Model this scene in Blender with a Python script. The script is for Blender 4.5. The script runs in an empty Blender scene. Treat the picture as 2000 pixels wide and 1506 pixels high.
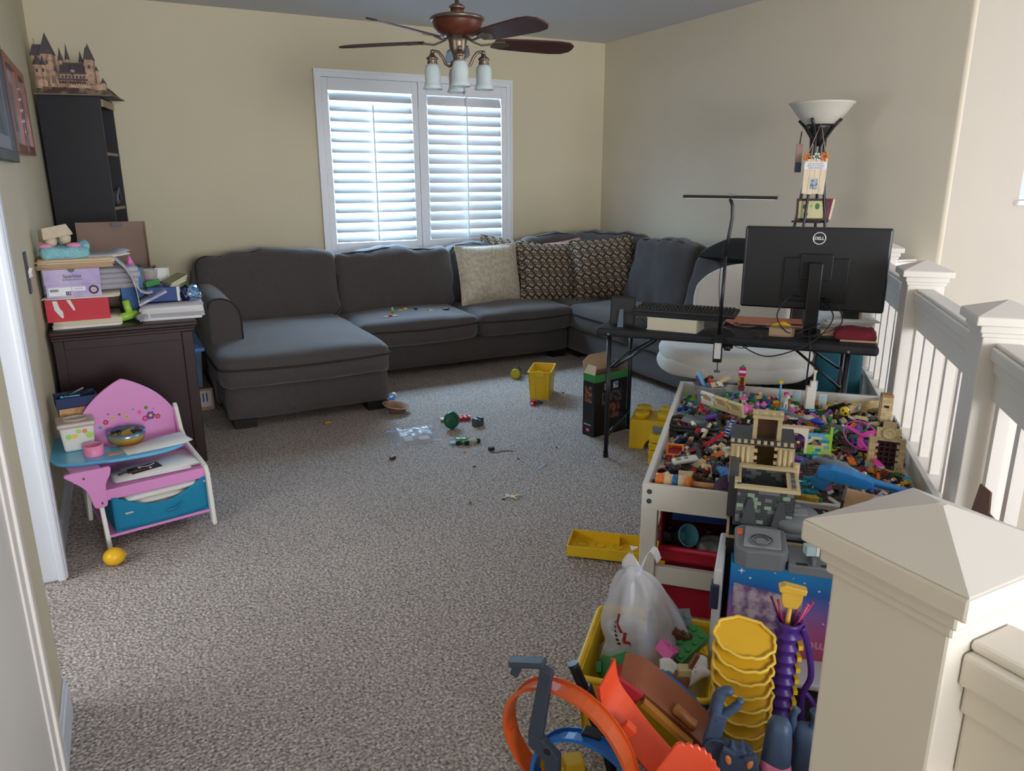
import bpy, bmesh, math, random
import numpy as np
from mathutils import Vector, Matrix, Euler, noise
random.seed(7)
SC = bpy.context.scene
COL = SC.collection
PI = math.pi
R = math.radians

# ------------------------------------------------------------------ camera, world, lights, exposure
def setup_view():
    cd = bpy.data.cameras.new('camera'); co = bpy.data.objects.new('camera', cd); COL.objects.link(co)
    cd.sensor_fit = 'HORIZONTAL'; cd.sensor_width = 36.0; cd.lens = 36.0 * 1455.0 / 2000.0
    cd.clip_start = 0.02; cd.clip_end = 200
    pitch, yaw, roll = R(15.5), R(27.5), R(-0.15)
    fw = Vector((math.sin(yaw)*math.cos(pitch), math.cos(yaw)*math.cos(pitch), -math.sin(pitch)))
    rt = Vector((math.cos(yaw), -math.sin(yaw), 0)); up = rt.cross(fw)
    r2 = rt*math.cos(roll) + up*math.sin(roll); u2 = -rt*math.sin(roll) + up*math.cos(roll)
    m = Matrix((r2, u2, -fw)).transposed().to_4x4(); m.translation = Vector((0, 0, 1.5))
    co.matrix_world = m
    SC.camera = co
    vs = SC.view_settings
    vs.view_transform = 'Standard'; vs.look = 'None'; vs.gamma = 1.0; vs.use_curve_mapping = False
    vs.exposure = 0.54
    w = bpy.data.worlds.new('sky'); SC.world = w; w.use_nodes = True
    nt = w.node_tree; bg = nt.nodes['Background']
    bg.inputs['Color'].default_value = (0.42, 0.68, 1.0, 1); bg.inputs['Strength'].default_value = 1.3
    def area(name, loc, direction, sx, sy, power, col):
        l = bpy.data.lights.new(name, 'AREA'); l.shape = 'RECTANGLE'; l.size = sx; l.size_y = sy
        l.energy = power; l.color = col
        o = bpy.data.objects.new(name, l); COL.objects.link(o)
        o.location = loc; o.rotation_euler = Vector(direction).to_track_quat('-Z', 'Z').to_euler()
        return o
    # daylight at the room window and at the tall stairwell windows; added fill lamp behind the viewer
    area('daylight_room_window', (2.45, 7.75, 2.75), (0, -1, -0.62), 2.8, 2.2, 1050, (0.46, 0.71, 1.0))
    area('daylight_stair_windows', (7.15, 0.4, 1.1), (-1, 0.12, -0.05), 3.6, 2.6, 70, (1.0, 0.97, 0.95))
    area('fill_behind_viewer', (1.2, -6.35, 1.6), (0.05, 1, -0.03), 4.4, 2.0, 415, (0.95, 0.96, 1.0))
    area('daylight_side_hall', (-1.7, 2.66, 1.25), (1, 0.12, 0.0), 0.7, 2.0, 32, (0.86, 0.93, 1.0))
setup_view()

# ------------------------------------------------------------------ materials
def S(c):
    return tuple((v/255/12.92 if v/255 <= .04045 else ((v/255+.055)/1.055)**2.4) for v in c[:3])
MATS = {}
def mat(key, rgb, rough=.55, metal=0.0, spec=.4, nz=None, bump=None, trans=0, alpha=1.0, emit=0, k=1.0, sheen=0, coat=0, mixc=None, wave=None):
    """rgb: sRGB 0-255.  nz=(scale, amount) value mottling; mixc=(rgb2, scale, lo, hi) second colour in noise patches; bump=(scale, strength)"""
    if key in MATS: return MATS[key]
    m = bpy.data.materials.new(key); m.use_nodes = True; nt = m.node_tree; b = nt.nodes['Principled BSDF']
    c = tuple(min(.95, v*k) for v in S(rgb)) + (1,)
    b.inputs['Base Color'].default_value = c; b.inputs['Roughness'].default_value = rough
    b.inputs['Metallic'].default_value = metal; b.inputs['Specular IOR Level'].default_value = spec
    if trans: b.inputs['Transmission Weight'].default_value = trans; b.inputs['IOR'].default_value = 1.2
    if alpha < 1: b.inputs['Alpha'].default_value = alpha
    if sheen: b.inputs['Sheen Weight'].default_value = sheen
    if coat: b.inputs['Coat Weight'].default_value = coat
    if emit: b.inputs['Emission Color'].default_value = c; b.inputs['Emission Strength'].default_value = emit
    N = nt.nodes; L = nt.links
    tc = None
    def coord(sc, stretch=None):
        nonlocal tc
        if tc is None: tc = N.new('ShaderNodeTexCoord')
        src = tc.outputs['Object']
        if stretch:
            mp = N.new('ShaderNodeMapping'); mp.inputs['Scale'].default_value = stretch; L.new(src, mp.inputs['Vector']); src = mp.outputs['Vector']
        n = N.new('ShaderNodeTexNoise'); n.inputs['Scale'].default_value = sc; n.inputs['Detail'].default_value = 4
        L.new(src, n.inputs['Vector']); return n
    col = None
    if mixc:
        n = coord(mixc[1], mixc[4] if len(mixc) > 4 else None); r = N.new('ShaderNodeValToRGB')
        r.color_ramp.elements[0].position = mixc[2]; r.color_ramp.elements[1].position = mixc[3]
        r.color_ramp.elements[0].color = c; r.color_ramp.elements[1].color = tuple(min(.95, v*k) for v in S(mixc[0])) + (1,)
        L.new(n.outputs['Fac'], r.inputs['Fac']); col = r.outputs['Color']
    if nz:
        n = coord(nz[0], nz[2] if len(nz) > 2 else None); mr = N.new('ShaderNodeMapRange')
        mr.inputs['From Min'].default_value = .25; mr.inputs['From Max'].default_value = .75
        mr.inputs['To Min'].default_value = 1-nz[1]; mr.inputs['To Max'].default_value = 1+nz[1]
        L.new(n.outputs['Fac'], mr.inputs['Value'])
        mx = N.new('ShaderNodeVectorMath'); mx.operation = 'SCALE'
        if col is None: mx.inputs[0].default_value = c[:3]
        else: L.new(col, mx.inputs[0])
        L.new(mr.outputs['Result'], mx.inputs['Scale']); col = mx.outputs['Vector']
    if col is not None: L.new(col, b.inputs['Base Color'])
    if bump:
        n = coord(bump[0], bump[2] if len(bump) > 2 else None); bp = N.new('ShaderNodeBump'); bp.inputs['Strength'].default_value = bump[1]
        bp.inputs['Distance'].default_value = .01
        L.new(n.outputs['Fac'], bp.inputs['Height']); L.new(bp.outputs['Normal'], b.inputs['Normal'])
    MATS[key] = m
    return m
def plas(rgb, rough=.38): return mat('plastic_%d_%d_%d' % tuple(rgb), rgb, rough, spec=.5)

# ------------------------------------------------------------------ geometry collector
class G:
    def __init__(s): s.v = []; s.f = []; s.m = []; s.s = []
    def add(s, V, F, m=0, smooth=False, T=None):
        o = len(s.v)
        if T is not None: V = [T @ Vector(p) for p in V]
        s.v += [tuple(p) for p in V]
        for f in F: s.f.append([i+o for i in f]); s.m.append(m); s.s.append(smooth)
        return s
    def box(s, c, d, rot=None, m=0, top=(1, 1), T=None):
        x, y, z = d[0]/2, d[1]/2, d[2]/2; tx, ty = top
        V = [(-x, -y, -z), (x, -y, -z), (x, y, -z), (-x, y, -z), (-x*tx, -y*ty, z), (x*tx, -y*ty, z), (x*tx, y*ty, z), (-x*tx, y*ty, z)]
        M = Matrix.Translation(c)
        if rot: M = M @ Euler(rot).to_matrix().to_4x4()
        if T is not None: M = T @ M
        return s.add(V, [(0, 3, 2, 1), (4, 5, 6, 7), (0, 1, 5, 4), (1, 2, 6, 5), (2, 3, 7, 6), (3, 0, 4, 7)], m, False, M)
    def bb(s, a, b, m=0):
        return s.box([(a[i]+b[i])/2 for i in range(3)], [abs(b[i]-a[i]) for i in range(3)], None, m)
    def cyl(s, p0, p1, r0, r1=None, n=12, m=0, caps=True, smooth=True):
        r1 = r0 if r1 is None else r1
        p0, p1 = Vector(p0), Vector(p1); d = (p1-p0).normalized()
        q = d.to_track_quat('Z', 'Y').to_matrix()
        V = []
        for p, r in ((p0, r0), (p1, r1)):
            for i in range(n):
                a = 2*PI*i/n; V.append(p + q @ Vector((r*math.cos(a), r*math.sin(a), 0)))
        F = [(i, (i+1) % n, n+(i+1) % n, n+i) for i in range(n)]
        s.add(V, F, m, smooth)
        if caps:
            o = len(s.v)-2*n
            s.f.append([o+i for i in range(n)][::-1]); s.m.append(m); s.s.append(False)
            s.f.append([o+n+i for i in range(n)]); s.m.append(m); s.s.append(False)
        return s
    def tube(s, path, r, n=8, m=0, closed=False, rs=None, flat=None):
        P = [Vector(p) for p in path]; k = len(P); V = []
        ref = None
        for i, p in enumerate(P):
            if closed: t = P[(i+1) % k]-P[i-1]
            else: t = P[min(i+1, k-1)]-P[max(i-1, 0)]
            t.normalize()
            if ref is None:
                ref = Vector((0, 0, 1)) if abs(t.z) < .9 else Vector((1, 0, 0))
            a = (ref - t*ref.dot(t)).normalized(); ref = a; b = t.cross(a)
            rr = rs[i] if rs else r
            for j in range(n):
                an = 2*PI*j/n
                V.append(p + a*rr*math.cos(an)*(flat or 1) + b*rr*math.sin(an))
        F = []
        for i in range(k if closed else k-1):
            for j in range(n):
                a0 = i*n+j; a1 = i*n+(j+1) % n; b0 = ((i+1) % k)*n+j; b1 = ((i+1) % k)*n+(j+1) % n
                F.append((a0, a1, b1, b0))
        o = len(s.v); s.add(V, F, m, True)
        if not closed:
            s.f.append([o+j for j in range(n)][::-1]); s.m.append(m); s.s.append(False)
            s.f.append([o+(k-1)*n+j for j in range(n)]); s.m.append(m); s.s.append(False)
        return s
    def lathe(s, prof, n=24, m=0, T=None, smooth=True, cap=True):
        V = []; k = len(prof)
        for r, z in prof:
            for j in range(n):
                a = 2*PI*j/n; V.append((r*math.cos(a), r*math.sin(a), z))
        F = [(i*n+j, i*n+(j+1) % n, (i+1)*n+(j+1) % n, (i+1)*n+j) for i in range(k-1) for j in range(n)]
        o = len(s.v); s.add(V, F, m, smooth, T)
        if cap:
            if prof[0][0] > 1e-6: s.f.append([o+j for j in range(n)][::-1]); s.m.append(m); s.s.append(False)
            if prof[-1][0] > 1e-6: s.f.append([o+(k-1)*n+j for j in range(n)]); s.m.append(m); s.s.append(False)
        return s
    def prism(s, poly, z0, z1, m=0, T=None, m2=None, smooth=False):
        n = len(poly)
        ar = sum(poly[i][0]*poly[(i+1) % n][1]-poly[(i+1) % n][0]*poly[i][1] for i in range(n))
        if ar < 0: poly = poly[::-1]
        V = [(x, y, z0) for x, y in poly]+[(x, y, z1) for x, y in poly]
        F = [tuple(range(n))[::-1], tuple(range(n, 2*n))]
        s.add(V, F, m if m2 is None else m2, False, T)
        o = len(s.v)-2*n
        for i in range(n):
            s.f.append([o+i, o+(i+1) % n, o+n+(i+1) % n, o+n+i]); s.m.append(m); s.s.append(smooth)
        return s
    def sheet(s, fn, nu, nv, th=.0, m=0, smooth=True):
        P = [[Vector(fn(i/nu, j/nv)) for j in range(nv+1)] for i in range(nu+1)]
        def idx(i, j): return i*(nv+1)+j
        V = [P[i][j] for i in range(nu+1) for j in range(nv+1)]
        F = [(idx(i, j), idx(i+1, j), idx(i+1, j+1), idx(i, j+1)) for i in range(nu) for j in range(nv)]
        if th:
            Nn = []
            for i in range(nu+1):
                for j in range(nv+1):
                    du = P[min(i+1, nu)][j]-P[max(i-1, 0)][j]; dv = P[i][min(j+1, nv)]-P[i][max(j-1, 0)]
                    w = du.cross(dv); Nn.append(w.normalized() if w.length > 1e-9 else Vector((0, 0, 1)))
            K = len(V); V = V+[V[q]-Nn[q]*th for q in range(K)]
            F = F+[tuple(K+q for q in f[::-1]) for f in F]
            ring = [idx(i, 0) for i in range(nu+1)]+[idx(nu, j) for j in range(1, nv+1)]+[idx(i, nv) for i in range(nu-1, -1, -1)]+[idx(0, j) for j in range(nv-1, 0, -1)]
            for q in range(len(ring)):
                a, b = ring[q], ring[(q+1) % len(ring)]; F.append((b, a, K+a, K+b))
        return s.add(V, F, m, smooth)
    def ball(s, c, r, n=12, m=0, rot=None):
        r = (r, r, r) if not hasattr(r, '__len__') else r
        k = max(5, n//2+1); V = [(0, 0, -r[2])]
        for i in range(1, k):
            t = -PI/2+PI*i/k
            for j in range(n):
                a = 2*PI*j/n; V.append((r[0]*math.cos(t)*math.cos(a), r[1]*math.cos(t)*math.sin(a), r[2]*math.sin(t)))
        V.append((0, 0, r[2])); top = len(V)-1; F = []
        for j in range(n):
            F.append((0, 1+(j+1) % n, 1+j)); F.append((top, top-n+j, top-n+(j+1) % n))
        for i in range(k-2):
            for j in range(n):
                a = 1+i*n; F.append((a+j, a+(j+1) % n, a+n+(j+1) % n, a+n+j))
        M = Matrix.Translation(c)
        if rot: M = M @ Euler(rot).to_matrix().to_4x4()
        return s.add(V, F, m, True, M)
    def soft(s, c, d, r=.04, n=(10, 10, 4), puff=0.0, wr=0.0, wsc=5.0, m=0, seed=0, rot=None, fn=None, puffside=0.0):
        """rounded, puffed, wrinkled box (cushion)"""
        hx, hy, hz = d[0]/2, d[1]/2, d[2]/2
        idx = {}; V = []; F = []
        nx, ny, nz_ = n
        def vert(i, j, k):
            key = (i, j, k)
            if key in idx: return idx[key]
            p = Vector(((2*i/nx-1)*hx, (2*j/ny-1)*hy, (2*k/nz_-1)*hz))
            rr = min(r, hx, hy, hz)
            q = Vector((max(-hx+rr, min(hx-rr, p.x)), max(-hy+rr, min(hy-rr, p.y)), max(-hz+rr, min(hz-rr, p.z))))
            e = p-q
            if e.length > 1e-9: p = q+e.normalized()*rr
            ux, uy, uz = p.x/hx, p.y/hy, p.z/hz
            b = puff*(1-ux*ux)*(1-uy*uy)
            p.z += b*uz
            if puffside: p.x += puffside*(1-uy*uy)*(1-uz*uz)*ux; p.y += puffside*(1-ux*ux)*(1-uz*uz)*uy
            if wr:
                nn = noise.noise_vector(p*wsc+Vector((seed*7.3, seed*3.1, seed)))
                n2 = noise.noise_vector(p*wsc*2.6+Vector((seed*2.3, seed*5.1, seed*1.7)))
                p += (nn+n2*.4)*wr
            if fn: p = fn(p, ux, uy, uz)
            V.append(p); idx[key] = len(V)-1; return idx[key]
        for i in range(nx):
            for j in range(ny):
                F.append((vert(i, j, 0), vert(i, j+1, 0), vert(i+1, j+1, 0), vert(i+1, j, 0)))
                F.append((vert(i, j, nz_), vert(i+1, j, nz_), vert(i+1, j+1, nz_), vert(i, j+1, nz_)))
        for i in range(nx):
            for k in range(nz_):
                F.append((vert(i, 0, k), vert(i+1, 0, k), vert(i+1, 0, k+1), vert(i, 0, k+1)))
                F.append((vert(i, ny, k), vert(i, ny, k+1), vert(i+1, ny, k+1), vert(i+1, ny, k)))
        for j in range(ny):
            for k in range(nz_):
                F.append((vert(0, j, k), vert(0, j, k+1), vert(0, j+1, k+1), vert(0, j+1, k)))
                F.append((vert(nx, j, k), vert(nx, j+1, k), vert(nx, j+1, k+1), vert(nx, j, k+1)))
        M = Matrix.Translation(c)
        if rot: M = M @ Euler(rot).to_matrix().to_4x4()
        return s.add(V, F, m, True, M)
    def mesh(s, name, mats):
        me = bpy.data.meshes.new(name); me.from_pydata(s.v, [], s.f)
        if not isinstance(mats, (list, tuple)): mats = [mats]
        for q in mats: me.materials.append(q)
        me.polygons.foreach_set('material_index', s.m); me.polygons.foreach_set('use_smooth', s.s); me.update()
        return me

def obj(name, g, mats, parent=None, loc=(0, 0, 0), rot=None, bevel=0, seg=2):
    me = g if isinstance(g, bpy.types.Mesh) else g.mesh(name, mats)
    o = bpy.data.objects.new(name, me); COL.objects.link(o)
    if parent: o.parent = parent
    o.location = loc
    if rot is not None: o.rotation_euler = rot if hasattr(rot, '__len__') else (0, 0, rot)
    if bevel:
        md = o.modifiers.new('bevel', 'BEVEL'); md.width = bevel; md.segments = seg; md.limit_method = 'ANGLE'; md.angle_limit = R(35)
    return o
def tag(o, label, cat, group=None):
    o['label'] = label; o['category'] = cat
    if group: o['group'] = group
    return o
def thing(name, label, cat, loc=(0, 0, 0), rot=0, group=None):
    o = bpy.data.objects.new(name, None); COL.objects.link(o); o.empty_display_size = .05
    o.location = loc; o.rotation_euler = rot if hasattr(rot, '__len__') else (0, 0, rot)
    return tag(o, label, cat, group)
def struct(o):
    o['kind'] = 'structure'; return o
def dup(root, loc, rot=None, label=None, group=None):
    r = root.copy(); COL.objects.link(r); r.location = loc
    if rot is not None: r.rotation_euler = rot if hasattr(rot, '__len__') else (0, 0, rot)
    if label: r['label'] = label
    if group: r['group'] = group
    for ch in list(root.children):
        c = ch.copy(); COL.objects.link(c); c.parent = r
        for g in ch.children:
            d = g.copy(); COL.objects.link(d); d.parent = c
    return r
def text(name, body, size, m, parent, loc, rot, ext=.0006, align='CENTER', sx=1.0, bold=0):
    cu = bpy.data.curves.new(name, 'FONT'); cu.body = body; cu.size = size; cu.extrude = ext; cu.align_x = align; cu.align_y = 'CENTER'
    cu.offset = bold; cu.resolution_u = 3
    t = bpy.data.objects.new(name, cu); COL.objects.link(t)
    dg = bpy.context.evaluated_depsgraph_get(); me = bpy.data.meshes.new_from_object(t.evaluated_get(dg))
    bpy.data.objects.remove(t); me.materials.clear(); me.materials.append(m)
    o = bpy.data.objects.new(name, me); COL.objects.link(o); o.parent = parent; o.location = loc; o.rotation_euler = rot
    o.scale = (sx, 1, 1)
    return o
# frame turned 45 degrees, along the railing: a runs along the desk, b runs away down the railing
Q = math.sqrt(.5)
def DW(a, b, z=0): return (Q*(a+b), Q*(b-a), z)
D45 = -PI/4
# ------------------------------------------------------------------ setting
XL, YB, XR, YE, CH = -.37, 6.45, 4.375, 2.83, 2.745
M_yel = mat('paint_cream', (208, 197, 168), .75, spec=.2, nz=(3, .02), bump=(220, .04))
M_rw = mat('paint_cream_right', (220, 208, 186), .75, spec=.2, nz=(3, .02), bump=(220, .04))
M_stair = mat('paint_pale_cream', (184, 173, 157), .75, spec=.2, nz=(3, .02))
M_ceil = mat('paint_ceiling', (212, 212, 214), .85, spec=.1)
M_white = mat('paint_white_trim', (226, 220, 210), .38, spec=.5)
M_trim = mat('paint_white_casing', (214, 216, 222), .4, spec=.5)
M_shut = mat('paint_white_shutter', (228, 230, 232), .4, spec=.4)

def carpet_mat():
    m = mat('carpet_loop', (165, 150, 138), .95, spec=.05)
    nt = m.node_tree; N = nt.nodes; L = nt.links; b = N['Principled BSDF']
    tc = N.new('ShaderNodeTexCoord')
    vo = N.new('ShaderNodeTexVoronoi'); vo.inputs['Scale'].default_value = 85; L.new(tc.outputs['Object'], vo.inputs['Vector'])
    nz = N.new('ShaderNodeTexNoise'); nz.inputs['Scale'].default_value = 120; nz.inputs['Detail'].default_value = 3; L.new(tc.outputs['Object'], nz.inputs['Vector'])
    r = N.new('ShaderNodeValToRGB'); e = r.color_ramp.elements
    e[0].position = .32; e[0].color = S((126, 113, 104))+(1,); e[1].position = .68; e[1].color = S((228, 219, 211))+(1,)
    x = e.new(.5); x.color = S((192, 180, 170))+(1,)
    L.new(nz.outputs['Fac'], r.inputs['Fac'])
    n2 = N.new('ShaderNodeTexNoise'); n2.inputs['Scale'].default_value = 1.6; L.new(tc.outputs['Object'], n2.inputs['Vector'])
    mr = N.new('ShaderNodeMapRange'); mr.inputs['To Min'].default_value = .86; mr.inputs['To Max'].default_value = 1.1; L.new(n2.outputs['Fac'], mr.inputs['Value'])
    mr2 = N.new('ShaderNodeMapRange'); mr2.inputs['From Max'].default_value = .8; mr2.inputs['To Min'].default_value = 1.12; mr2.inputs['To Max'].default_value = .62; L.new(vo.outputs['Distance'], mr2.inputs['Value'])
    mu = N.new('ShaderNodeMath'); mu.operation = 'MULTIPLY'; L.new(mr.outputs[0], mu.inputs[0]); L.new(mr2.outputs[0], mu.inputs[1])
    sc = N.new('ShaderNodeVectorMath'); sc.operation = 'SCALE'; L.new(r.outputs['Color'], sc.inputs[0]); L.new(mu.outputs[0], sc.inputs['Scale'])
    L.new(sc.outputs[0], b.inputs['Base Color'])
    bp = N.new('ShaderNodeBump'); bp.invert = True; bp.inputs['Strength'].default_value = .55; bp.inputs['Distance'].default_value = .012
    L.new(vo.outputs['Distance'], bp.inputs['Height']); L.new(bp.outputs['Normal'], b.inputs['Normal'])
    return m
M_carpet = carpet_mat()

# floor slab with the cut-out over the stairwell
P1 = DW(.77, 1.41)[:2]; P2 = DW(.77, 2.615)[:2]; P3 = DW(.77, 3.82)[:2]; P4 = DW(.77, 5.03)[:2]
poly = [(-1.9, -6.6), (.86, -6.6), (.86, .55), (P1[0]+.03, .55), (P4[0]+.06, P4[1]-.0), (XR+.05, P4[1]-.02), (XR+.05, YB+.1), (-1.9, YB+.1)]
struct(obj('floor', G().prism(poly, -.3, 0), M_carpet))
struct(obj('floor_lower', G().bb((.5, -6.7, -2.85), (7.3, 3.1, -2.75)), mat('lower_floor_tile', (214, 190, 180), .4)))
struct(obj('ceiling', G().bb((-2, -6.7, CH), (7.4, YB+.15, CH+.15)), M_ceil))

WX0, WX1, WZ0, WZ1 = 1.60, 3.31, .86, 2.31
g = G()
g.bb((-1.9, YB, -.3), (WX0, YB+.14, CH)); g.bb((WX1, YB, -.3), (XR+.15, YB+.14, CH))
g.bb((WX0, YB, -.3), (WX1, YB+.14, WZ0)); g.bb((WX0, YB, WZ1), (WX1, YB+.14, CH))
struct(obj('wall_back', g, M_yel))
struct(obj('wall_left', G().bb((XL-.13, 3.13, 0), (XL, YB, CH)), M_yel))
# right wall with a rounded free end, then the stairwell wall
def rounded_end():
    pts = [(XR, YB)]
    r = .022
    for i in range(9):
        a = PI+ (PI/2)*i/8
        pts.append((XR+r+r*math.cos(a), YE+r+r*math.sin(a)))
    pts += [(7.4, YE), (7.4, YE+.14), (XR+.15, YE+.14), (XR+.15, YB)]
    return pts
rp = rounded_end()
struct(obj('wall_right', G().prism(rp[:10]+[(XR+.024, YE), (XR+.15, YE+.1), (XR+.15, YB)], 0, CH, smooth=False), M_rw))
SX0, SX1, SZ0, SZ1 = 5.10, 6.4, 1.36, 2.45
g = G()
g.bb((XR+.023, YE, -2.75), (SX0, YE+.14, CH)); g.bb((SX1, YE, -2.75), (7.4, YE+.14, CH))
g.bb((SX0, YE, -2.75), (SX1, YE+.14, SZ0)); g.bb((SX0, YE, SZ1), (SX1, YE+.14, CH))
struct(obj('wall_stairwell', g, M_stair))
struct(obj('wall_stairwell_lower', G().bb((.8, YE+.02, -2.75), (XR+.2, YE+.14, -.3)), M_stair))
# far stairwell side with tall window openings, and the hall end behind the viewer, opened for the added fill
g = G()
g.bb((7.3, -6.7, -2.75), (7.42, YE+.14, -.3)); g.bb((7.3, -6.7, 2.5), (7.42, YE+.14, CH))
g.bb((7.3, 2.35, -.3), (7.42, YE+.14, 2.5)); g.bb((7.3, -6.7, -.3), (7.42, -1.6, 2.5))
struct(obj('wall_far_right', g, M_stair))
g = G()
g.bb((-2, -6.7, -2.75), (7.4, -6.6, .55)); g.bb((-2, -6.7, 2.65), (7.4, -6.6, CH)); g.bb((-2, -6.7, .55), (-1.05, -6.6, 2.65)); g.bb((3.45, -6.7, .55), (7.4, -6.6, 2.65))
struct(obj('wall_front', g, M_stair))
# window in the stairwell wall
w = struct(obj('window_2', G().bb((SX0, YE+.09, SZ0), (SX1, YE+.10, SZ1)), mat('pane_clear', (235, 245, 255), .05, alpha=.12)))
obj('window_frame', G().bb((SX0, YE+.06, SZ0), (SX0+.035, YE+.12, SZ1)).bb((SX1-.035, YE+.06, SZ0), (SX1, YE+.12, SZ1)).bb((SX0, YE+.06, SZ0), (SX1, YE+.12, SZ0+.035)).bb((SX0, YE+.06, SZ1-.035), (SX1, YE+.12, SZ1)), M_shut, w, bevel=.004)
obj('window_sill', G().bb((SX0-.04, YE-.025, SZ0-.03), (SX1+.04, YE+.1, SZ0)), M_shut, w, bevel=.006)

# left side: cased end of the wall, hall opening, near wall with bullnose end
struct(obj('wall_left_end', G().bb((XL-.6, 3.13, 2.1), (XL-.13, 3.25, CH)), M_yel))
g = G(); g.bb((XL-.2, 3.105, 0), (XL+.035, 3.135, 2.08)); g.bb((XL, 3.12, 0), (XL+.03, 3.20, 2.08))
g.bb((XL-.14, 3.085, 0), (XL-.10, 3.11, 2.08)); g.bb((XL+.0, 3.09, 0), (XL+.03, 3.11, 2.08))
struct(obj('trim_1', g, M_trim, bevel=.008))
struct(obj('trim_2', G().bb((XL, 3.2, 0), (XL+.014, 4.3, .1)).bb((XL, 3.2, .1), (XL+.008, 4.3, .115)), M_trim, bevel=.003)); 
pts = [(-.62, -6.55), (-.30, -6.55)]
for i in range(9):
    a = PI/2*i/8
    pts.append((-.345+.045*math.cos(a), 2.225+.045*math.sin(a)))
pts.append((-.62, 2.27))
struct(obj('wall_near_left', G().prism(pts, 0, CH), M_yel))
struct(obj('baseboard_near_left', G().bb((-.30, 1.975, 0), (-.288, 2.235, .1)).bb((-.30, 1.975, .1), (-.293, 2.235, .118)).bb((-.62, 2.27, 0), (-.335, 2.284, .115)), M_trim, bevel=.004))
g = G(); g.bb((-.302, 1.92, 0), (-.288, 1.975, 2.12)); g.bb((-.302, 1.905, 0), (-.284, 1.93, 2.12)); g.bb((-.302, 1.85, 0), (-.291, 1.91, 2.12))
struct(obj('trim_3', g, M_white, bevel=.005))
d = struct(obj('door_1', G().bb((-.302, 1.0, .01), (-.296, 1.86, 2.05)), M_white))
obj('door_panel', G().bb((-.297, 1.1, .2), (-.292, 1.75, .9)).bb((-.297, 1.1, 1.05), (-.292, 1.75, 1.9)), M_white, d, bevel=.004)
struct(obj('wall_hall_far', G().bb((-1.9, -6.6, 0), (-1.8, 6.5, CH)), M_stair))

# ------------------------------------------------------------------ window with plantation shutters
win = bpy.data.objects.new('window_1', None); COL.objects.link(win); struct(win); win.location = (0, YB, 0)
OX0, OX1, OZ0, OZ1 = 1.555, 3.35, .80, 2.358
def rectframe(g, x0, x1, z0, z1, wd, y0, y1, wt=None):
    wt = wt or wd
    g.bb((x0, y0, z0), (x0+wd, y1, z1)); g.bb((x1-wd, y0, z0), (x1, y1, z1))
    g.bb((x0+wd, y0, z1-wt), (x1-wd, y1, z1)); g.bb((x0+wd, y0, z0), (x1-wd, y1, z0+wt)); return g
g = G(); rectframe(g, OX0, OX1, OZ0, OZ1, .057, -.03, .0); rectframe(g, OX0, OX1, OZ0, OZ1, .02, -.042, -.0301)
rectframe(g, WX0+.001, WX1-.001, WZ0+.001, WZ1-.001, .011, .0, .1)
obj('window_frame', g, M_shut, win)
xm = (WX0+WX1)/2
obj('centre_stile', G().bb((xm-.014, -.035, WZ0), (xm+.014, .02, WZ1)), M_shut, win, bevel=.003)
obj('glass_pane', G().bb((WX0, .118, WZ0), (WX1, .122, WZ1)), mat('pane_window', (225, 240, 255), .05, alpha=.1), win)
obj('sash', G().bb((WX0, .10, WZ0), (WX1, .135, WZ0+.05)).bb((WX0, .10, WZ1-.05), (WX1, .135, WZ1)).bb((xm-.03, .10, WZ0), (xm+.03, .135, WZ1)), M_shut, win)
lm = None
for side, (x0, x1, tilt, swing) in enumerate(((WX0+.014, xm-.016, R(-57), R(0)), (xm+.016, WX1-.014, R(-70), 0))):
    st = .052; zt, zb = WZ1-.014, WZ0+.014
    g = G()
    g.bb((x0, -.022, zb), (x0+st, .006, zt)); g.bb((x1-st, -.022, zb), (x1, .006, zt))
    g.bb((x0+st, -.022, zt-.095), (x1-st, .006, zt)); g.bb((x0+st, -.022, zb), (x1-st, .006, zb+.10))
    pn = obj('shutter_panel', g, M_shut, win, bevel=.004)
    n = 15; z0 = zb+.10; z1 = zt-.095; pitch_ = (z1-z0)/n; L_ = x1-x0-2*st-.006
    # elliptical louver section
    prof = []
    for i in range(12):
        a = 2*PI*i/12; prof.append((.0445*math.cos(a), .0058*math.sin(a)))
    T = Matrix(((0, 0, 1, 0), (1, 0, 0, 0), (0, 1, 0, 0), (0, 0, 0, 1)))
    lme = G().prism(prof, -L_/2, L_/2, T=T, smooth=True).mesh('louver', M_shut)
    for i in range(n):
        lo = obj('louver', lme, None, pn, ((x0+x1)/2, -.006, z0+pitch_*(i+.5)), (-tilt+random.uniform(-.03, .03), 0, 0))
    obj('tilt_rod', G().bb(((x0+x1)/2-.006, -.064, z0+.01), ((x0+x1)/2+.006, -.053, z1-(.10 if side == 0 else .0))), M_shut, pn, bevel=.002)
    xh = x0 if side == 0 else x1
    for zz in (zb+.2, (zb+zt)/2, zt-.2):
        obj('hinge', G().bb((xh-.012, -.034, zz-.035), (xh+.012, -.022, zz+.035)), M_shut, pn)

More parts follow.
